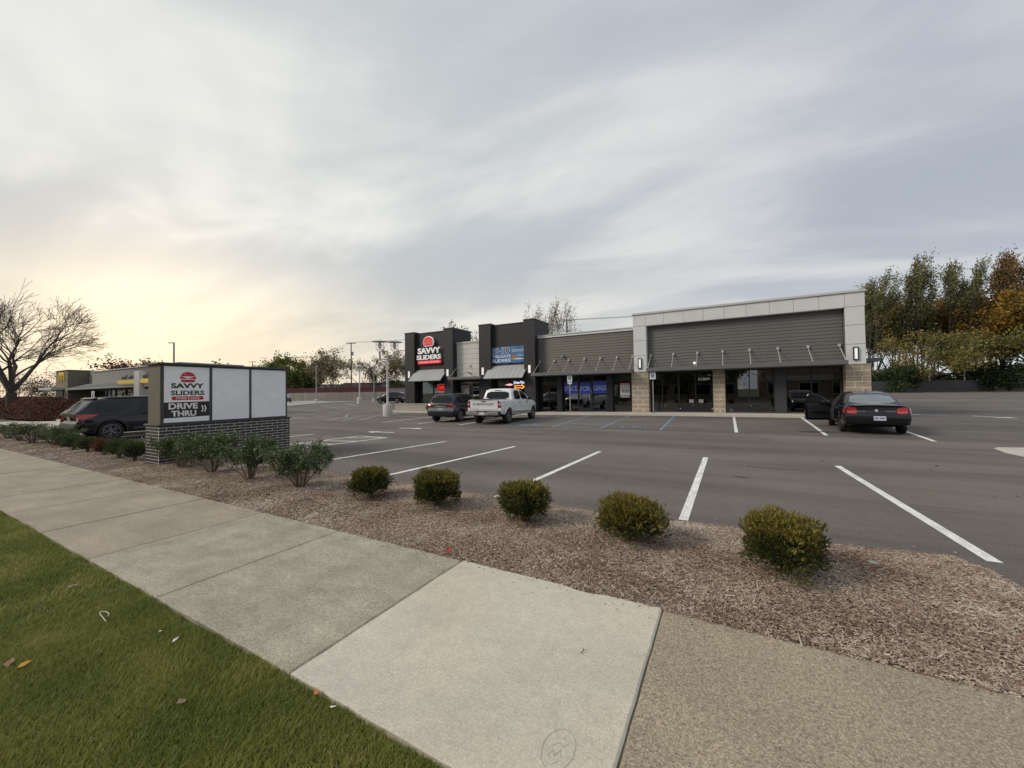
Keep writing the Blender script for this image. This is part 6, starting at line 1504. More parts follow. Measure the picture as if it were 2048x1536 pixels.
tree('broad', 'spreading_tree', 'low broad tree with yellow green crown and dark forked trunk behind the grey wall', 'tree', 29.3, 87.5, .6, 0, (.82, .82, .90), dict(seed=61, h=11.5, spread=1.5, levels=4, trunk_r=.42, ang=(.55, 1.0), up_=.22, nb=(2, 4), first=.17, ratio=.74, minr=.02), (14000, .19, .45, MIXED, .12))
tree('gold', 'golden_tree', 'bright golden orange tree at the right edge', 'tree', 45.0, 93.6, .6, 1, 1.0, dict(seed=62, h=17, spread=1.15, levels=4, trunk_r=.40, ang=(.4, .8), up_=.35, nb=(3, 3), first=.12, ratio=.72, minr=.02), (26000, .24, .65, GOLD, .0))
tree('gold2', 'yellowing_tree', 'smaller yellowing tree in front of the dark spruce left of the bright golden one', 'tree', 39.6, 92.5, .6, 2, 1.0, dict(seed=63, h=11.0, spread=1.1, levels=3, trunk_r=.22, ang=(.4, .8), up_=.4, nb=(3, 3), first=.15, ratio=.72, minr=.02), (9000, .22, .6, MIXED, .1))
tree('ever', 'evergreen_shrub', 'dark green evergreen just above the grey wall beside the shop', 'tree', 24.3, 85.5, .7, 0, (1.25, 1.25, 1.0), dict(seed=64, h=4.4, spread=1.3, levels=3, trunk_r=.12, ang=(.5, 1.0), up_=.2, nb=(3, 4), first=.1, ratio=.72, minr=.012), (9000, .15, .35, DGREEN, .0))
tree('ever', 'evergreen_shrub', 'dark evergreen above the wall under the golden trees', 'tree', 37.0, 93.5, .7, 2, (1.5, 1.5, 1.15), None)
tree('ever', 'evergreen_shrub', 'dark evergreen above the tan wall at the right edge', 'tree', 43.5, 96.5, .7, 4, (1.6, 1.6, 1.0), None)
# left: big bare tree and the pink brown small one
BARE = dict(h=9.6, spread=1.25, levels=5, trunk_r=.34, ang=(.4, .8), up_=.15, nb=(3, 4), first=.20, ratio=.76, minr=.010, wind=(.03, .02))
tree('bare', 'bare_tree', 'large leafless tree with wide crown at the left edge', 'tree', -52.8, 8.2, 0, .6, (1.05, 1.05, 1.18), dict(BARE, seed=74))
tree('bare2', 'ornamental_tree', 'low bushy bare purple brown tree left of the far restaurant', 'tree', -76.5, 17, 0, 0, 1.0, dict(seed=75, h=6.2, spread=1.5, levels=5, trunk_r=.2, ang=(.5, .9), up_=.15, nb=(3, 3), first=.12, ratio=.74, minr=.010), (2200, .09, .4, MAROON, .3))
tree('bare2', 'ornamental_tree', 'low bare brown tree behind the trunk of the large leafless tree', 'tree', -80.5, 12, 0, 2, 1.05, None)
tree('lred', 'dark_red_tree', 'dark red leaved tree above the left end of the restaurant roof', 'tree', -112, 34, 0, 0, 1.15, dict(seed=76, h=9, spread=1.2, levels=4, trunk_r=.2, up_=.3, nb=(2, 3), first=.2, ratio=.72, minr=.02), (2400, .22, .5, MAROON, .1))
tree('lred', 'dark_red_tree', 'small dark red tree above the roof left of the dark green crown', 'tree', -104, 40, 0, 2, .95, None)
tree('lgrn', 'distant_tree', 'dark green crown just above the roof of the far restaurant', 'tree', -108, 46, 0, 0, 1.0, dict(seed=77, h=9.2, spread=1.2, levels=3, trunk_r=.2, up_=.3, nb=(3, 3), first=.2, ratio=.72, minr=.02), (4000, .3, .5, DGREEN, .1))
# middle distance, left of the towers
MID = dict(h=15, spread=1.1, levels=4, trunk_r=.24, ang=(.4, .95), up_=.20, nb=(3, 3), first=.07, ratio=.71, minr=.02)
tree('m1', 'distant_tree', 'dense dark green tree right of the white sign', 'tree', -127, 79, .3, 0, .88, dict(MID, seed=81), (9000, .34, .7, YGREEN, 0))
tree('m1', 'distant_tree', 'dense green tree hiding behind the top right corner of the white sign', 'tree', -133, 76, .3, 2, .84, None)
tree('m1', 'distant_tree', 'yellowish tuft of a tree just right of the white sign top', 'tree', -137, 82, .3, 3, 1.0, None)
tree('m2', 'distant_tree', 'bronze thin crowned tree left of the tall wooden pole', 'tree', -116, 84.5, .3, 0, .98, dict(MID, seed=82, up_=.5), (3200, .30, .55, PALEB, .15))
tree('m2', 'distant_tree', 'thin bronze tree between the green trees and the tall pole', 'tree', -119.5, 82, .3, 2.5, .84, None)
tree('m3', 'distant_tree', 'nearly bare pale brown tree right of the tall wooden pole', 'tree', -106.3, 89.5, .3, 0, 1.08, dict(MID, seed=83, levels=5, nb=(2, 3)), (1800, .2, .4, PALEB, .3))
tree('m4', 'distant_tree', 'reddish brown tree behind the twin lamp post', 'tree', -101, 93, .3, 0, .92, dict(MID, seed=84), (2600, .28, .5, leafm('rust_leaves', [(0, (.05, .034, .022)), (.5, (.11, .078, .048)), (1, (.20, .155, .11))]), .15))
tree('m2', 'distant_tree', 'olive brown tree between the lamp post and the left tower', 'tree', -97, 95.5, .3, 4.4, .98, None)
tree('m3', 'distant_tree', 'faint bare tree above the middle of the white sign', 'tree', -150, 76, .3, 1, .9, None)
tree('lgrn', 'distant_tree', 'dark round bush above the red fence beside the left tower', 'tree', -93.5, 92, .3, 2, .62, None)
# behind the shop roof
tree('m5', 'distant_tree', 'olive tree top showing between the two charcoal towers', 'tree', -34.6, 49.5, 0, 0, .80, dict(MID, seed=85), (7000, .22, .5, OLIVE, 0))
tree('m6', 'distant_tree', 'upright thin leaved tree above the roof right of the right tower', 'tree', -24.6, 56, 0, 0, (.62, .62, 1.0), dict(MID, seed=86, up_=.9, spread=.9, wind=(.5, 0)), (3000, .13, .35, PALEB, .1))
# trees across the road behind the camera, seen only as reflections
for i, x in enumerate(range(-60, 40, 14)):
    tree('m2' if i % 2 else 'm1', 'roadside_tree', ('first', 'second', 'third', 'fourth', 'fifth', 'sixth', 'seventh', 'eighth')[i] + ' tree from the left in the row across the road', 'tree', x + 3 * math.sin(i), -24 - 2 * math.cos(i * 2), 0, i, .7 + .1 * (i % 3), None, group='trees across the road')

# ================================================================== LAMP POSTS, POLES, WIRES
WPOST = mat('white_post_paint', (.62, .62, .60), .45, noise_=[(3, .06)]); CBASE = mat('white_concrete_base', (.52, .50, .47), .85, noise_=[(12, .18), (60, .2)], bump=(40, .4)); GALV = mat('galvanised_steel', (.32, .32, .33), .5, metal=.3); DPOLE = mat('weathered_wood_pole', (.085, .07, .06), .9, noise_=[(2, .2)]); ROOFW = mat('white_lamp_roof', (.66, .68, .70), .35)
def lantern(par, x, z, s=1.0):
    l = build('lantern', MB().lathe([(0, .62), (.02, .60), (.05, .50), (.22, .44), (.62, .36), (.62, .345), (.3, .33), (.12, .28), (0, .27)], 20, (x, 0, z)), ROOFW, par, R(40))
    cg = MB()
    for k in range(8):
        a = 2 * math.pi * k / 8; cg.tube([(x + .30 * math.cos(a), .30 * math.sin(a), z + .345), (x + .30 * math.cos(a), .30 * math.sin(a), z - .25), (x + .12 * math.cos(a), .12 * math.sin(a), z - .40)], .010, 4)
    for zz in (.1, -.25): cg.tube([(x + .30 * math.cos(a), .30 * math.sin(a), z + zz) for a in np.linspace(0, 6.283, 17)], .010, 4, False)
    build('cage', cg, ROOFW, l)
    build('lamp_glass', MB().lathe([(0, -.2), (.10, -.15), (.14, .05), (.10, .26), (0, .27)], 12, (x, 0, z)), mat('lamp_glass', (.6, .58, .52), .2), l, True)
    build('lantern_stem', MB().lathe([(.12, -.40), (.14, -.46), (.07, -.52), (.07, -1.0), (0, -1.02)], 10, (x, 0, z)), ROOFW, l, True)
def lamp_post(label, x, y, z, hgt, heads, rot, group):
    t = thing('lamp_post', label, 'lamp post', (x, y, z), rot, group)
    build('concrete_base', MB().lathe([(.36, -.1), (.36, .86), (.33, .90), (0, .90)], 24), CBASE, t, R(40)); build('base_plate', MB().box(-.22, .22, -.22, .22, .90, .93).lathe([(0, 1.0), (.14, 1.0), (.14, .93)], 10), WPOST, t)
    build('pole', MB().tube([(0, 0, .93), (0, 0, hgt)], [.09, .075], 12), WPOST, t, R(40))
    if heads == 2:
        build('cross_arm', MB().tube([(-.55, 0, hgt - .55), (.55, 0, hgt - .55)], .035, 8), WPOST, t); lantern(t, -.55, hgt + .02 + .45); lantern(t, .55, hgt + .02 + .45)
    else:
        lantern(t, 0, hgt + .55)
lamp_post('white post with two caged lanterns on a round concrete base near the left tower', -23.12, 21.75, 0, 4.95, 2, R(50), 'white lantern posts')
lamp_post('white single lantern post on a concrete base farther across the lot', -47.3, 39.1, .33, 4.6, 1, 0, 'white lantern posts')
def area_light(label, x, y, z, h, arm, rot, s=1.0, m=GALV, group='area lights'):
    t = thing('area_light', label, 'street light', (x, y, z), rot, group)
    build('pole', MB().tube([(0, 0, 0), (0, 0, h)], .09 * s, 8), m, t); build('lamp_head', MB().box(.0, arm, -.13, .13, h - .04, h + .08), m, t); build('concrete_base', MB().lathe([(.3, -.5), (.3, .7), (0, .7)], 12), CBASE, t)
area_light('grey area light rising behind the top left of the white sign', -74.7, 27.1, 0, 10.1, 1.0, R(200), 1.3)
area_light('grey light pole in front of the red fence beside the maroon pickup', -64.9, 44.2, .3, 6.6, .5, 0)
area_light('grey light pole right of the single lantern post', -55.7, 49.2, .3, 6.6, .5, 0)
area_light('dark grey light pole at the left edge of the left tower', -50.6, 51.9, .3, 9.2, 1.0, R(190))
def utility(label, x, y, h, rot, arms, extra=True):
    t = thing('utility_pole', label, 'utility pole', (x, y, 0), rot, 'wooden utility poles')
    build('pole', MB().tube([(0, 0, -.5), (0, 0, h)], [.19, .13], 8), DPOLE, t)
    for z, w_ in arms:
        a = build('cross_arm', MB().box(-w_, w_, -.07, .07, z - .07, z + .07), DPOLE, t)
        for k in (-w_ + .05, -w_ * .5, w_ * .5, w_ - .05): build('insulator', MB().tube([(k, 0, z + .07), (k, 0, z + .42)], .045, 6), DPOLE, a)
    if extra: build('transformer', MB().lathe([(0, h - 3.4), (.22, h - 3.4), (.24, h - 2.5), (0, h - 2.4)], 12, (.38, 0, 0)), GALV, t, R(40))
utility('tall wooden utility pole with transformer left of the twin lamp post', -84.6, 67.4, 15.2, R(30), [(14.9, 1.25)])
utility('wooden utility pole with two cross arms in the green trees right of the sign', -136, 84.6, 15.4, R(30), [(15.2, 1.6), (13.3, 1.4)], False)
utility('distant wooden utility pole above the middle of the sign', -181.6, 93.5, 17, R(30), [(16.6, 1.6)], False)
utility('dark utility pole above the middle roof', -28.4, 75, 16.6, R(10), [(16.2, .95), (14.1, .8)], False)
WIRE = mat('cable', (.05, .05, .055), .7)
def wire(a, b_, sag, rad=.03, label=''):
    pts = [Vector(a).lerp(Vector(b_), k / 14) - Vector((0, 0, sag * 4 * (k / 14) * (1 - k / 14))) for k in range(15)]
    tag(build('power_line', MB().tube(pts, rad, 4), WIRE), label, 'power line', 'power lines')
for o_ in (-1.0, 1.0): wire((-84.6 + o_, 67.4, 15.2), (-28.4 + o_ * .7, 75, 16.5), .9, .022, ('left' if o_ < 0 else 'right') + ' cable from the tall transformer pole to the pole above the middle roof'); wire((-136 + o_, 84.6, 15.5), (-84.6 + o_, 67.4, 15.2), 1.2, .022, ('left' if o_ < 0 else 'right') + ' cable from the two armed pole to the tall transformer pole')
wire((-28.4 - .8, 75, 16.5), (60, 92, 17.5), .8, .03, 'upper cable running right above the middle roof'); wire((-28.4 + .8, 75, 16.3), (60, 92, 17.1), .8, .03, 'lower cable running right above the middle roof'); wire((-181, 93.5, 17), (-136, 84.6, 15.4), 1.4, .025, 'faint cable reaching the distant pole above the middle of the sign')

# accessible parking signs
for x, lb in ((-9.75, 'blue and white accessible parking sign in front of the lease sheets'), (-4.12, 'blue and white accessible parking sign right of the left stone pier')):
    zb_ = H(x, 26.3) + .15
    t = thing('parking_sign', lb, 'sign', (x, 26.15, zb_), 0, 'accessible parking signs')
    build('post', MB().box(-.03, .03, -.015, .025, -.1, 2.05 if x > -5 else 2.02), GALV, t); build('base_boot', MB().lathe([(0, .04), (.05, .04), (.06, 0)], 10), DPOLE, t)
    top = 2.73 - zb_ + (.0 if x > -5 else .0) + .13
    s1 = build('plate', MB().prism([(a_, b_) for a_, b_ in rrect(.36, .52, .03)], 1, -.022, -.016), mat('white_sign_plate', (.60, .66, .66), .4), t)
    s1.location = (0, 0, top - .20)
    b_ = build('blue_square', MB().prism(rrect(.19, .19, .02), 1, -.026, -.0225), mat('blue_sign_print', (.02, .07, .25), .4), s1); b_.location = (0, 0, -.04)
    mb = flat([ring_poly(0, -.015, .035, .048, -200, 40, 12)[:12] + ring_poly(0, -.015, .035, .048, -200, 40, 12)[12:]]); put_text('symbol', mb.mesh('s'), WHTV, s1, (0, -.028, -.04), (1, 0, 0))
    put_text('symbol', flat([[(-.012, .0), (.008, .0), (.008, .05), (-.012, .05)], [(0, .0), (.035, .0), (.05, -.05), (.035, -.05), (.02, -.012), (0, -.012)]]).mesh('s'), WHTV, s1, (0, -.0285, -.04), (1, 0, 0))
    put_text('lettering', text_mesh('RESERVED', 1, .02, 0, .28, .045), mat('green_sign_print', (.03, .18, .12), .5), s1, (0, -.024, .19), (1, 0, 0)); put_text('lettering', text_mesh('PARKING', 1, .02, 0, .26, .045), MATS['green_sign_print'], s1, (0, -.024, .12), (1, 0, 0))
    if x < -5:
        s2 = build('lower_plate', MB().prism(rrect(.32, .16, .02), 1, -.022, -.016), MATS['white_sign_plate'], t); s2.location = (0, 0, top - .56)
        put_text('lettering', text_mesh('VAN', 1, .02, 0, .18, .05), MATS['green_sign_print'], s2, (0, -.024, .02), (1, 0, 0))

# ================================================================== FAR WALLS, FENCES, HOUSES
def wall_along(name, label, cat, pts, z0, z1, th, m, npan, gap=.03, parts='panel', cap=None):
    p0, p1_ = Vector(pts[0]), Vector(pts[1]); d = p1_ - p0; ln = d.length
    t = thing(name, label, cat, (p0.x, p0.y, 0), math.atan2(d.y, d.x))
    za0, za1 = z0 if isinstance(z0, tuple) else (z0, z0); zb0, zb1 = z1 if isinstance(z1, tuple) else (z1, z1)
    for i in range(npan):
        a, b_ = ln * i / npan + gap / 2, ln * (i + 1) / npan - gap / 2; fa_, fb = a / ln, b_ / ln
        A0, A1, B0, B1 = za0 + (za1 - za0) * fa_, za0 + (za1 - za0) * fb, zb0 + (zb1 - zb0) * fa_, zb0 + (zb1 - zb0) * fb
        build(parts, MB().add([(a, 0, A0 - .4), (b_, 0, A1 - .4), (b_, th, A1 - .4), (a, th, A0 - .4), (a, 0, B0), (b_, 0, B1), (b_, th, B1), (a, th, B0)], [(0, 1, 5, 4), (1, 2, 6, 5), (2, 3, 7, 6), (3, 0, 4, 7), (4, 5, 6, 7)]), m, t)
    return t, ln
GWALL = mat('dark_grey_wall', (.075, .075, .078), .85, noise_=[(.5, .10), (20, .1)]); TWALL = mat('tan_concrete_wall', (.22, .195, .15), .9, noise_=[(.7, .15), (8, .1)])
gw, ln = wall_along('grey_wall', 'long dark grey boundary wall behind the right side of the lot', 'wall', ((4, 73.2), (36.9, 91.3)), .5, 2.60, .25, GWALL, 8)
tw, _ = wall_along('tan_wall', 'taller tan concrete wall at the right edge beyond the lot', 'wall', ((36.95, 91.35), (62, 104.5)), .4, (2.75, 3.6), .25, TWALL, 5, .02)
for x, y, h in ((20.3, 82.05, 1.4), (23.9, 84.05, 1.5), (28.6, 86.6, 1.5), (33.6, 89.4, 1.9), (36.5, 90.95, 1.9), (25, 84.7, .8)):
    tag(build('fence_post', MB().tube([(x, y + .45, .3), (x, y + .45, 2.6 + h)], .055, 6), WPOST), {20.3: 'pale metal post behind the grey wall nearest the shop', 23.9: 'pale metal post behind the grey wall in front of the evergreen', 28.6: 'pale metal post behind the grey wall at the spreading tree trunk', 33.6: 'tall pale metal post second from the tan wall', 36.5: 'tall pale metal post where grey wall meets tan wall', 25: 'short pale stub post behind the grey wall beside the evergreen'}[x], 'post', 'pale posts behind the grey wall')
r = np.random.RandomState(9); n = 2600; t_ = r.rand(n); c_ = np.stack([4 + 50 * t_ + r.randn(n) * .2, 73.0 + 27.5 * t_ - .5 - np.abs(r.randn(n)) * .9, np.full(n, .66)], 1)
c_[:, 2] = [H(a, b_) + .03 for a, b_ in c_[:, :2]]
soup('leaf_litter', quads(c_, .10, r), 4, QF, mat('fallen_leaves', (.2, .12, .05), .9, extra=ramp_island([(0, (.10, .06, .03)), (.6, (.22, .13, .06)), (1, (.34, .24, .12))])))['label'] = 'fallen leaves along the foot of the far wall'
def house(label, x, y, z, w_, d_, hw, hr, rot, mw, mr_, wins=2, sm=1):
    t = thing('house', label, 'house', (x, y, z), rot)
    build('wall', MB().box(-w_ / 2, w_ / 2, 0, d_, -.5, hw).add([(-w_ / 2, d_ * .0, hw), (-w_ / 2, d_, hw), (-w_ / 2, d_ / 2, hw + hr), (w_ / 2, 0, hw), (w_ / 2, d_, hw), (w_ / 2, d_ / 2, hw + hr)], [(0, 2, 1), (3, 4, 5)]), mw, t)
    e_ = .5
    build('roof', MB().add([(-w_ / 2 - e_, -e_, hw - .15), (w_ / 2 + e_, -e_, hw - .15), (w_ / 2 + e_ - 1.2, d_ / 2, hw + hr), (-w_ / 2 - e_ + 1.2, d_ / 2, hw + hr), (-w_ / 2 - e_, d_ + e_, hw - .15), (w_ / 2 + e_, d_ + e_, hw - .15)] , [(0, 1, 2, 3), (3, 2, 5, 4), (0, 3, 4), (1, 5, 2)]), mr_, t)
    for k in range(wins):
        xx = -w_ / 2 + w_ * (k + .5) / wins; q = build('window', MB().box(xx - .6, xx + .6, -.06, -.01, .9, 2.0), WHTV, t); build('pane', MB().box(xx - .52, xx + .52, -.08, -.062, .98, 1.92), CARGL, q)
    return t
RG = mat('grey_shingle_roof', (.25, .25, .26), .9, noise_=[(1.5, .15)]); RBR = mat('brown_shingle_roof', (.16, .10, .095), .9, noise_=[(1.5, .2)]); BRH = mat('red_house_brick', (.15, .04, .03), .9, noise_=[(1, .2)]); SIDH = mat('pale_house_siding', (.35, .33, .30), .8)
house('far house with pale grey roof left of the tall wooden pole', -118.8, 84.5, .2, 8, 8, 2.6, 2.6, R(30), BRH, RG); house('far house with brown roof behind the red fence', -108, 89, .2, 15, 9, 2.7, 2.9, R(30), BRH, RBR, 3); house('far house with wide grey roof left of the left tower', -97.5, 95, .2, 12, 10, 2.6, 3.4, R(30), BRH, RG, 3)
house('red brick house behind the grey wall seen under the spreading tree', 29.5, 92.5, .7, 10, 8, 3.1, 1.0, R(28), BRH, RG, 2)
build('chimney', MB().box(-.4, .4, 3.6, 4.4, 4, 6.4), BRH, [o for o in COL.objects if o.name == 'house.002'][0])
CW = mat('old_concrete_wall', (.30, .28, .235), .9, noise_=[(1.2, .2, (1, 1, .2)), (10, .12)]); RF = mat('dark_red_fence', (.085, .018, .024), .7, noise_=[(1.5, .15)])
cw1, _ = wall_along('concrete_wall', 'weathered concrete wall along the far side of the left lot', 'wall', ((-128, 32.5), (-62.5, 68.6)), .35, 2.25, .25, CW, 22, .06)
fr1, _ = wall_along('red_fence', 'dark red board fence on top of the far concrete wall', 'fence', ((-128, 32.9), (-62.5, 69.0)), 2.2, (3.3, 3.4), .08, RF, 40, .03, 'board_section')
wl, _ = wall_along('grey_enclosure', 'small grey enclosure behind the black vehicle', 'enclosure', ((-54.5, 51.5), (-50.3, 54.0)), .3, 2.7, .3, mat('grey_block', (.24, .24, .23), .85), 3)

# ================================================================== FAR RESTAURANT
MB_ = thing('restaurant', 'low grey fast food restaurant with metal canopy beyond the navy vehicle', 'building', (-54, 15.3, 0))
STUC = mat('grey_ribbed_wall', (.25, .245, .235), .8, noise_=[(1, .08), (4, .12, (3, .1, .05))]); BRB = mat('brown_tower_brick', (.17, .145, .11), .9, noise_=[(3, .15), (12, .2)]); MET = mat('grey_metal_roof', (.27, .28, .29), .4, metal=.3, noise_=[(6, .12, (4, .2, .2))]); TNW = mat('tan_lower_wall', (.20, .175, .14), .85, noise_=[(1, .1)])
def RB(name, x0, x1, y0, y1, z0, z1, m, par=None): return box(name, x0 + 54, x1 + 54, y0 - 15.3, y1 - 15.3, z0, z1, m, par or MB_)
RB('wall', -63.5, -41, 15.9, 20, 0, 2.75, TNW); RB('soffit', -62.5, -41, 15.3, 20.1, 2.75, 3.05, STUC); RB('parapet', -62.5, -41, 15.3, 20.2, 3.05, 4.62, STUC); RB('parapet_cap', -62.6, -40.9, 15.2, 20.3, 4.62, 4.70, COPE); RB('parapet', -66, -62.5, 15.9, 26, 2.9, 4.72, STUC)
RB('tower', -70.4, -66.0, 14.2, 19, 0, 4.95, BRB); RB('tower_cap', -70.5, -65.9, 14.1, 19.1, 4.95, 5.02, MET); RB('rear_wall', -78, -70.4, 16, 28, 0, 2.9, TNW); RB('upper_wall', -73.5, -70.4, 16, 24, 2.9, 4.5, STUC)
def slope(name, x0, x1, y0, y1, zlo, zhi, par=None, xe=0):
    x0 += 54; x1 += 54; y0 -= 15.3; y1 -= 15.3
    o = build(name, MB().add([(x0, y0, zlo), (x1, y0, zlo), (x1, y1, zhi), (x0 + xe, y1, zhi), (x0, y0, zlo - .12), (x1, y0, zlo - .12), (x1, y1, zhi - .12), (x0 + xe, y1, zhi - .12)], [(0, 1, 2, 3), (4, 7, 6, 5), (0, 4, 5, 1), (3, 7, 4, 0), (1, 5, 6, 2)]), MET, par or MB_)
    k = x0 + .5
    sm_ = MB()
    while k < x1:
        a_ = y0 if k > x0 + xe else y0; sm_.add([(k - .03, y0, zlo + .01), (k + .03, y0, zlo + .01), (k + .03, y1 if k > x0 + xe else y0 + (y1 - y0) * (k - x0) / max(xe, .01), (zhi if k > x0 + xe else zlo + (zhi - zlo) * (k - x0) / max(xe, .01)) + .01), (k - .03, y1 if k > x0 + xe else y0 + (y1 - y0) * (k - x0) / max(xe, .01), (zhi if k > x0 + xe else zlo + (zhi - zlo) * (k - x0) / max(xe, .01)) + .06), (k - .03, y0, zlo + .06)], [(0, 1, 2, 3), (0, 3, 4)]); k += .8
    q = build('seams', sm_, COPE, o); q['kind'] = 'stuff'
slope('metal_canopy', -66.0, -41, 14.0, 15.8, 2.78, 3.35); slope('metal_canopy', -79.5, -70.4, 14.2, 16.2, 2.72, 3.75, None, 4.5)
RB('entrance_canopy', -72.3, -67.2, 13.2, 14.2, 2.75, 3.0, COPE); RB('dark_doorway', -70.0, -67.4, 14.12, 14.21, 0, 2.7, ALUM)
for a_, b_ in ((-64.5, -62.6), (-62.2, -59.8), (-59.4, -57.2), (-56.8, -54.4), (-54.0, -51.4), (-51.0, -48.3)):
    q = RB('window', a_, b_, 15.80, 15.89, .7, 2.6, ALUM); RB('pane', a_ + .1, b_ - .1, 15.76, 15.795, .8, 2.5, CARGL, q)
for a_, b_, z0, z1 in ((-59.0, -58.4, 1.6, 2.5), (-55.6, -55.1, 1.5, 2.2), (-54.0, -53.4, 1.3, 2.0)): RB('window_poster', a_, b_, 15.70, 15.74, z0, z1, mat('pale_poster', (.42, .44, .44), .6))
YEL = mat('yellow_sign_face', (.62, .42, .05), .4, emis=(1, .65, .1, .1))
mm = MB()
for s_ in (-1, 1):
    pts = [(s_ * .42 + .40 * math.cos(a_), 0, -.55 + 1.15 * math.sin(a_)) for a_ in np.linspace(0, math.pi, 18)]
    mm.tube(pts, .085, 6)
o = build('arches_logo', mm, YEL, MB_); o.location = (-68.0 + 54, 14.12 - 15.3, 4.25); o.scale = (1.15, 1, .75)
o = RB('white_sign_box', -75.4, -71.0, 15.6, 15.95, 3.6, 4.35, mat('white_box_sign', (.62, .62, .60), .5)); put_text('lettering', text_mesh('24 HR', 1, .03, 0, 2.4, .42), BLKV, o, (-73.2 + 54, 15.58 - 15.3, 3.98), (1, 0, 0))
gt = thing('drive_thru_gateway', 'white post with two yellow Drive-Thru arms in front of the far restaurant', 'sign', (-45.3, 14.0, 0))
build('post', MB().box(-.55, .55, -.2, .2, 0, 4.05), mat('white_gateway', (.62, .62, .60), .5), gt)
for s_ in (-1, 1):
    a_ = build('yellow_arm', MB().add([(s_ * .551, -.15, 2.98), (s_ * 4.3, -.15, 2.98), (s_ * 4.7, -.15, 3.32), (s_ * .551, -.15, 3.32), (s_ * .551, .15, 2.98), (s_ * 4.3, .15, 2.98), (s_ * 4.7, .15, 3.32), (s_ * .551, .15, 3.32)], [(0, 1, 2, 3), (4, 7, 6, 5), (0, 4, 5, 1), (1, 5, 6, 2), (2, 6, 7, 3), (3, 7, 4, 0)]), YEL, gt)
    me = text_mesh('Drive-Thru', 1, .02, .02, 3.2, .42); me.transform(Matrix.Scale(-1, 4, (1, 0, 0))); put_text('lettering', me, BLKV, a_, (s_ * 2.4, 0, 3.58), (1, 0, 0))
cs = thing('clearance_sign', 'small white sign panel in front of the restaurant windows', 'sign', (-50.6, 12.5, 0)); build('post', MB().box(-.05, .05, -.05, .05, 0, 1.6), GALV, cs); build('plate', MB().box(-.4, .4, -.06, -.052, 1.5, 2.35), WHTV, cs); build('symbol', MB().box(-.12, .12, -.07, -.062, 1.7, 2.1), BLKV, cs)

# ================================================================== LITTER
def leaf(label, x, y, s_, col, mname, z=.0, name='fallen_leaf', cat='leaf'):
    r = random.Random(int(x * 1000)); mb = MB(); pts = []
    for k in range(9): a_ = 6.283 * k / 9; q = s_ * (.6 + .5 * r.random()); pts.append((q * math.cos(a_), q * .6 * math.sin(a_), s_ * .25 * r.random()))
    mb.add([(0, 0, s_ * .12)] + pts, [(0, k + 1, (k + 1) % 9 + 1) for k in range(9)])
    o = build(name, mb, mat(mname, col, .8, noise_=[(60, .25)])); o.location = (x, y, z); o.rotation_euler = (.15 * r.random(), .15, r.random() * 6); tag(o, label, cat); return o
leaf('orange yellow leaf on the grass at the left edge', -3.98, .68, .045, (.45, .24, .03), 'orange_leaf'); leaf('brown curled leaf beside the orange leaf on the grass', -4.09, .64, .04, (.20, .13, .07), 'brown_leaf')
leaf('orange leaf at the edge of the pale new slab', -2.08, 1.41, .026, (.50, .16, .04), 'rust_leaf', .012); leaf('yellow green leaf on the mulch below the olive bush', -.88, 4.14, .05, (.30, .32, .10), 'lime_leaf', .08); leaf('dry brown leaf on the lower grass', -2.70, 1.02, .04, (.16, .12, .08), 'dry_leaf')
leaf('white paper scrap on the grass beside the grey slabs', -3.40, 1.25, .028, (.60, .58, .52), 'paper_scrap', .01, 'paper_scrap', 'litter'); leaf('small white scrap left of the other one on the grass', -3.62, 1.24, .018, (.60, .58, .52), 'paper_scrap', .01, 'paper_scrap', 'litter'); leaf('tan dead leaf lying on the upper grass', -5.22, 1.17, .045, (.28, .22, .12), 'tan_leaf')
leaf('white scrap at the corner of the pale slab and the grass', -1.90, 1.385, .022, (.7, .7, .68), 'paper_scrap', .012, 'paper_scrap', 'litter'); leaf('white wrapper on the mulch beside the sidewalk far left', -10.75, 3.42, .07, (.62, .60, .56), 'paper_scrap', .04, 'wrapper', 'litter')
leaf('crumpled pale green wrapper on the mulch right of the largest bush', 1.15, 4.74, .05, (.35, .42, .38), 'green_wrapper', .09, 'wrapper', 'litter'); leaf('crumpled red wrapper at the edge of the mulch by the sidewalk', -2.58, 3.27, .055, (.40, .02, .03), 'red_wrapper', .05, 'wrapper', 'litter'); leaf('reddish leaf on the mulch near the right edge', 1.62, 3.72, .04, (.30, .07, .05), 'red_leaf', .085)
tag(build('plastic_strap', MB().tube([(-4.30 + .07 * math.cos(a_), 1.12 + .03 * math.sin(a_) + .02 * (a_ > 3), .012) for a_ in np.linspace(.3, 4.2, 14)] + [(-4.15, 1.10, .01)], .003, 5), mat('pale_strap', (.55, .54, .46), .5)), 'thin pale curled strip lying on the grass', 'litter')
tag(build('grass_clump', MB().tube([(-4.2 + 0, 1.1, -10), (-4.2, 1.1, -10.1)], .001, 3), WIRE), 'x', 'x'); bpy.data.objects.remove(bpy.data.objects['grass_clump'])
r = np.random.RandomState(31)
for x, y in ((-.86, 2.42),): tag(build('twig', MB().tube([(x, y, .014), (x + .012, y + .03, .02), (x - .004, y + .05, .014)], .003, 4), mat('dark_twig', (.06, .05, .04), .9)), 'tiny dark leaf fragment in the middle of the pale slab', 'litter')
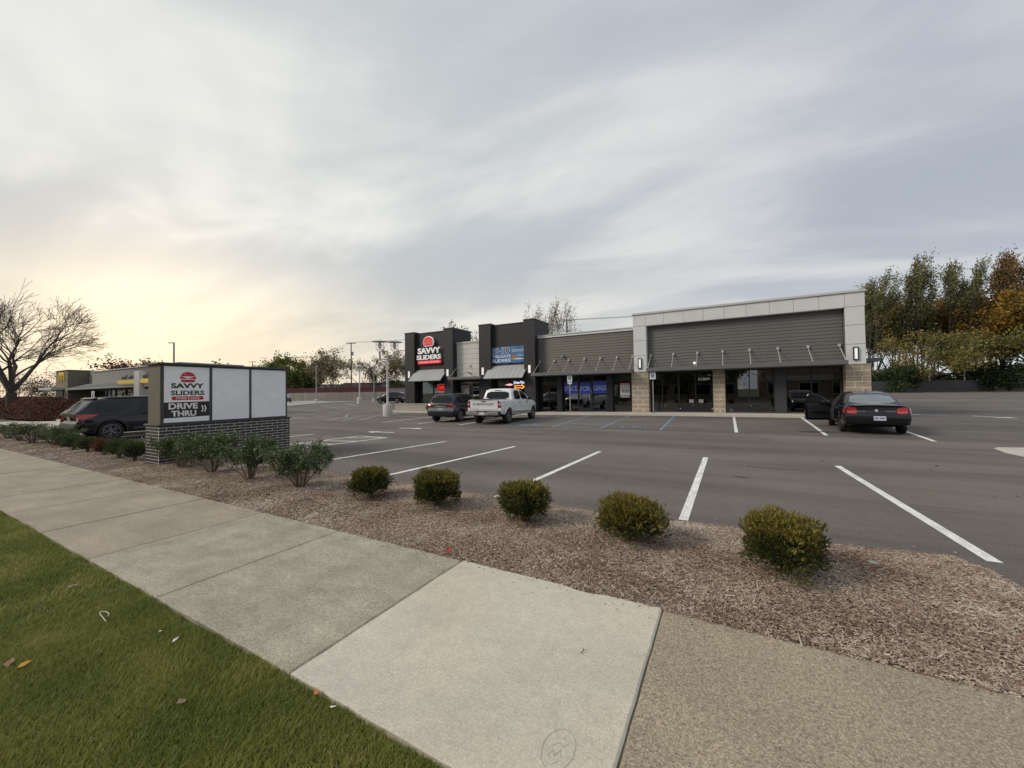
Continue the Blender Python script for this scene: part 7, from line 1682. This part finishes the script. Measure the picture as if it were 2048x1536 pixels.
print('objects', len(bpy.data.objects))

r = np.random.RandomState(77); n = 260
x = -11 + 14 * r.rand(n); y = 5.45 + np.abs(r.randn(n)) * .22; c_ = np.stack([x, y, np.full(n, .006)], 1)
o = soup('spilled_chips', quads(c_, .018, r, .6, np.stack([r.randn(n), r.randn(n), np.zeros(n)], 1) * 3), 4, QF, CHIP); o['label'] = 'bark chips spilled on the edge of the lot'
n = 220; x = -11 + 13.5 * r.rand(n); y = 3.17 - np.abs(r.randn(n)) * .09; c_ = np.stack([x, y, np.full(n, .010)], 1)
o = soup('spilled_chips', quads(c_, .014, r, .6, np.stack([r.randn(n), r.randn(n), np.zeros(n)], 1) * 3), 4, QF, CHIP); o['label'] = 'bark chips scattered on the sidewalk edge'
n = 120; x = -24 + 32 * r.rand(n); y = 6 + 19.5 * r.rand(n); c_ = np.stack([x, y, np.array([H(a, b_) for a, b_ in zip(x, y)]) + .012], 1)
o = soup('scattered_leaves', quads(c_, .035, r, .9, np.stack([r.randn(n), r.randn(n), np.zeros(n)], 1) * 2), 4, QF, MATS['fallen_leaves']); o['label'] = 'small dry leaves scattered over the parking lot'

BRW = mat('brown_brick_front', (.30, .22, .175), .9, noise_=[(1, .2)]); SHB = mat('shop_band', (.50, .47, .43), .8)
for i, (x0, x1, h, lb) in enumerate(((-62, -30, 6.5, 'brown brick shop row across the road, left part'), (-27, 2, 7.5, 'taller brown brick shop across the road, middle part'), (6, 40, 6.2, 'low brown brick shop across the road, right part'))):
    t = thing('roadside_building', lb, 'building', ((x0 + x1) / 2, -34, 0)); w_ = (x1 - x0) / 2
    build('wall', MB().box(-w_, w_, -12, 0, -.3, h), BRW, t); build('sign_band', MB().box(-w_, w_, .01, .25, h * .5, h * .66), SHB, t)
    for k in range(7):
        xx = -w_ + 2 * w_ * (k + .5) / 7; q = build('window', MB().box(xx - 1.5, xx + 1.5, .01, .08, .6, 2.8), WHTV, t); build('pane', MB().box(xx - 1.4, xx + 1.4, .085, .10, .7, 2.7), CARGL, q)
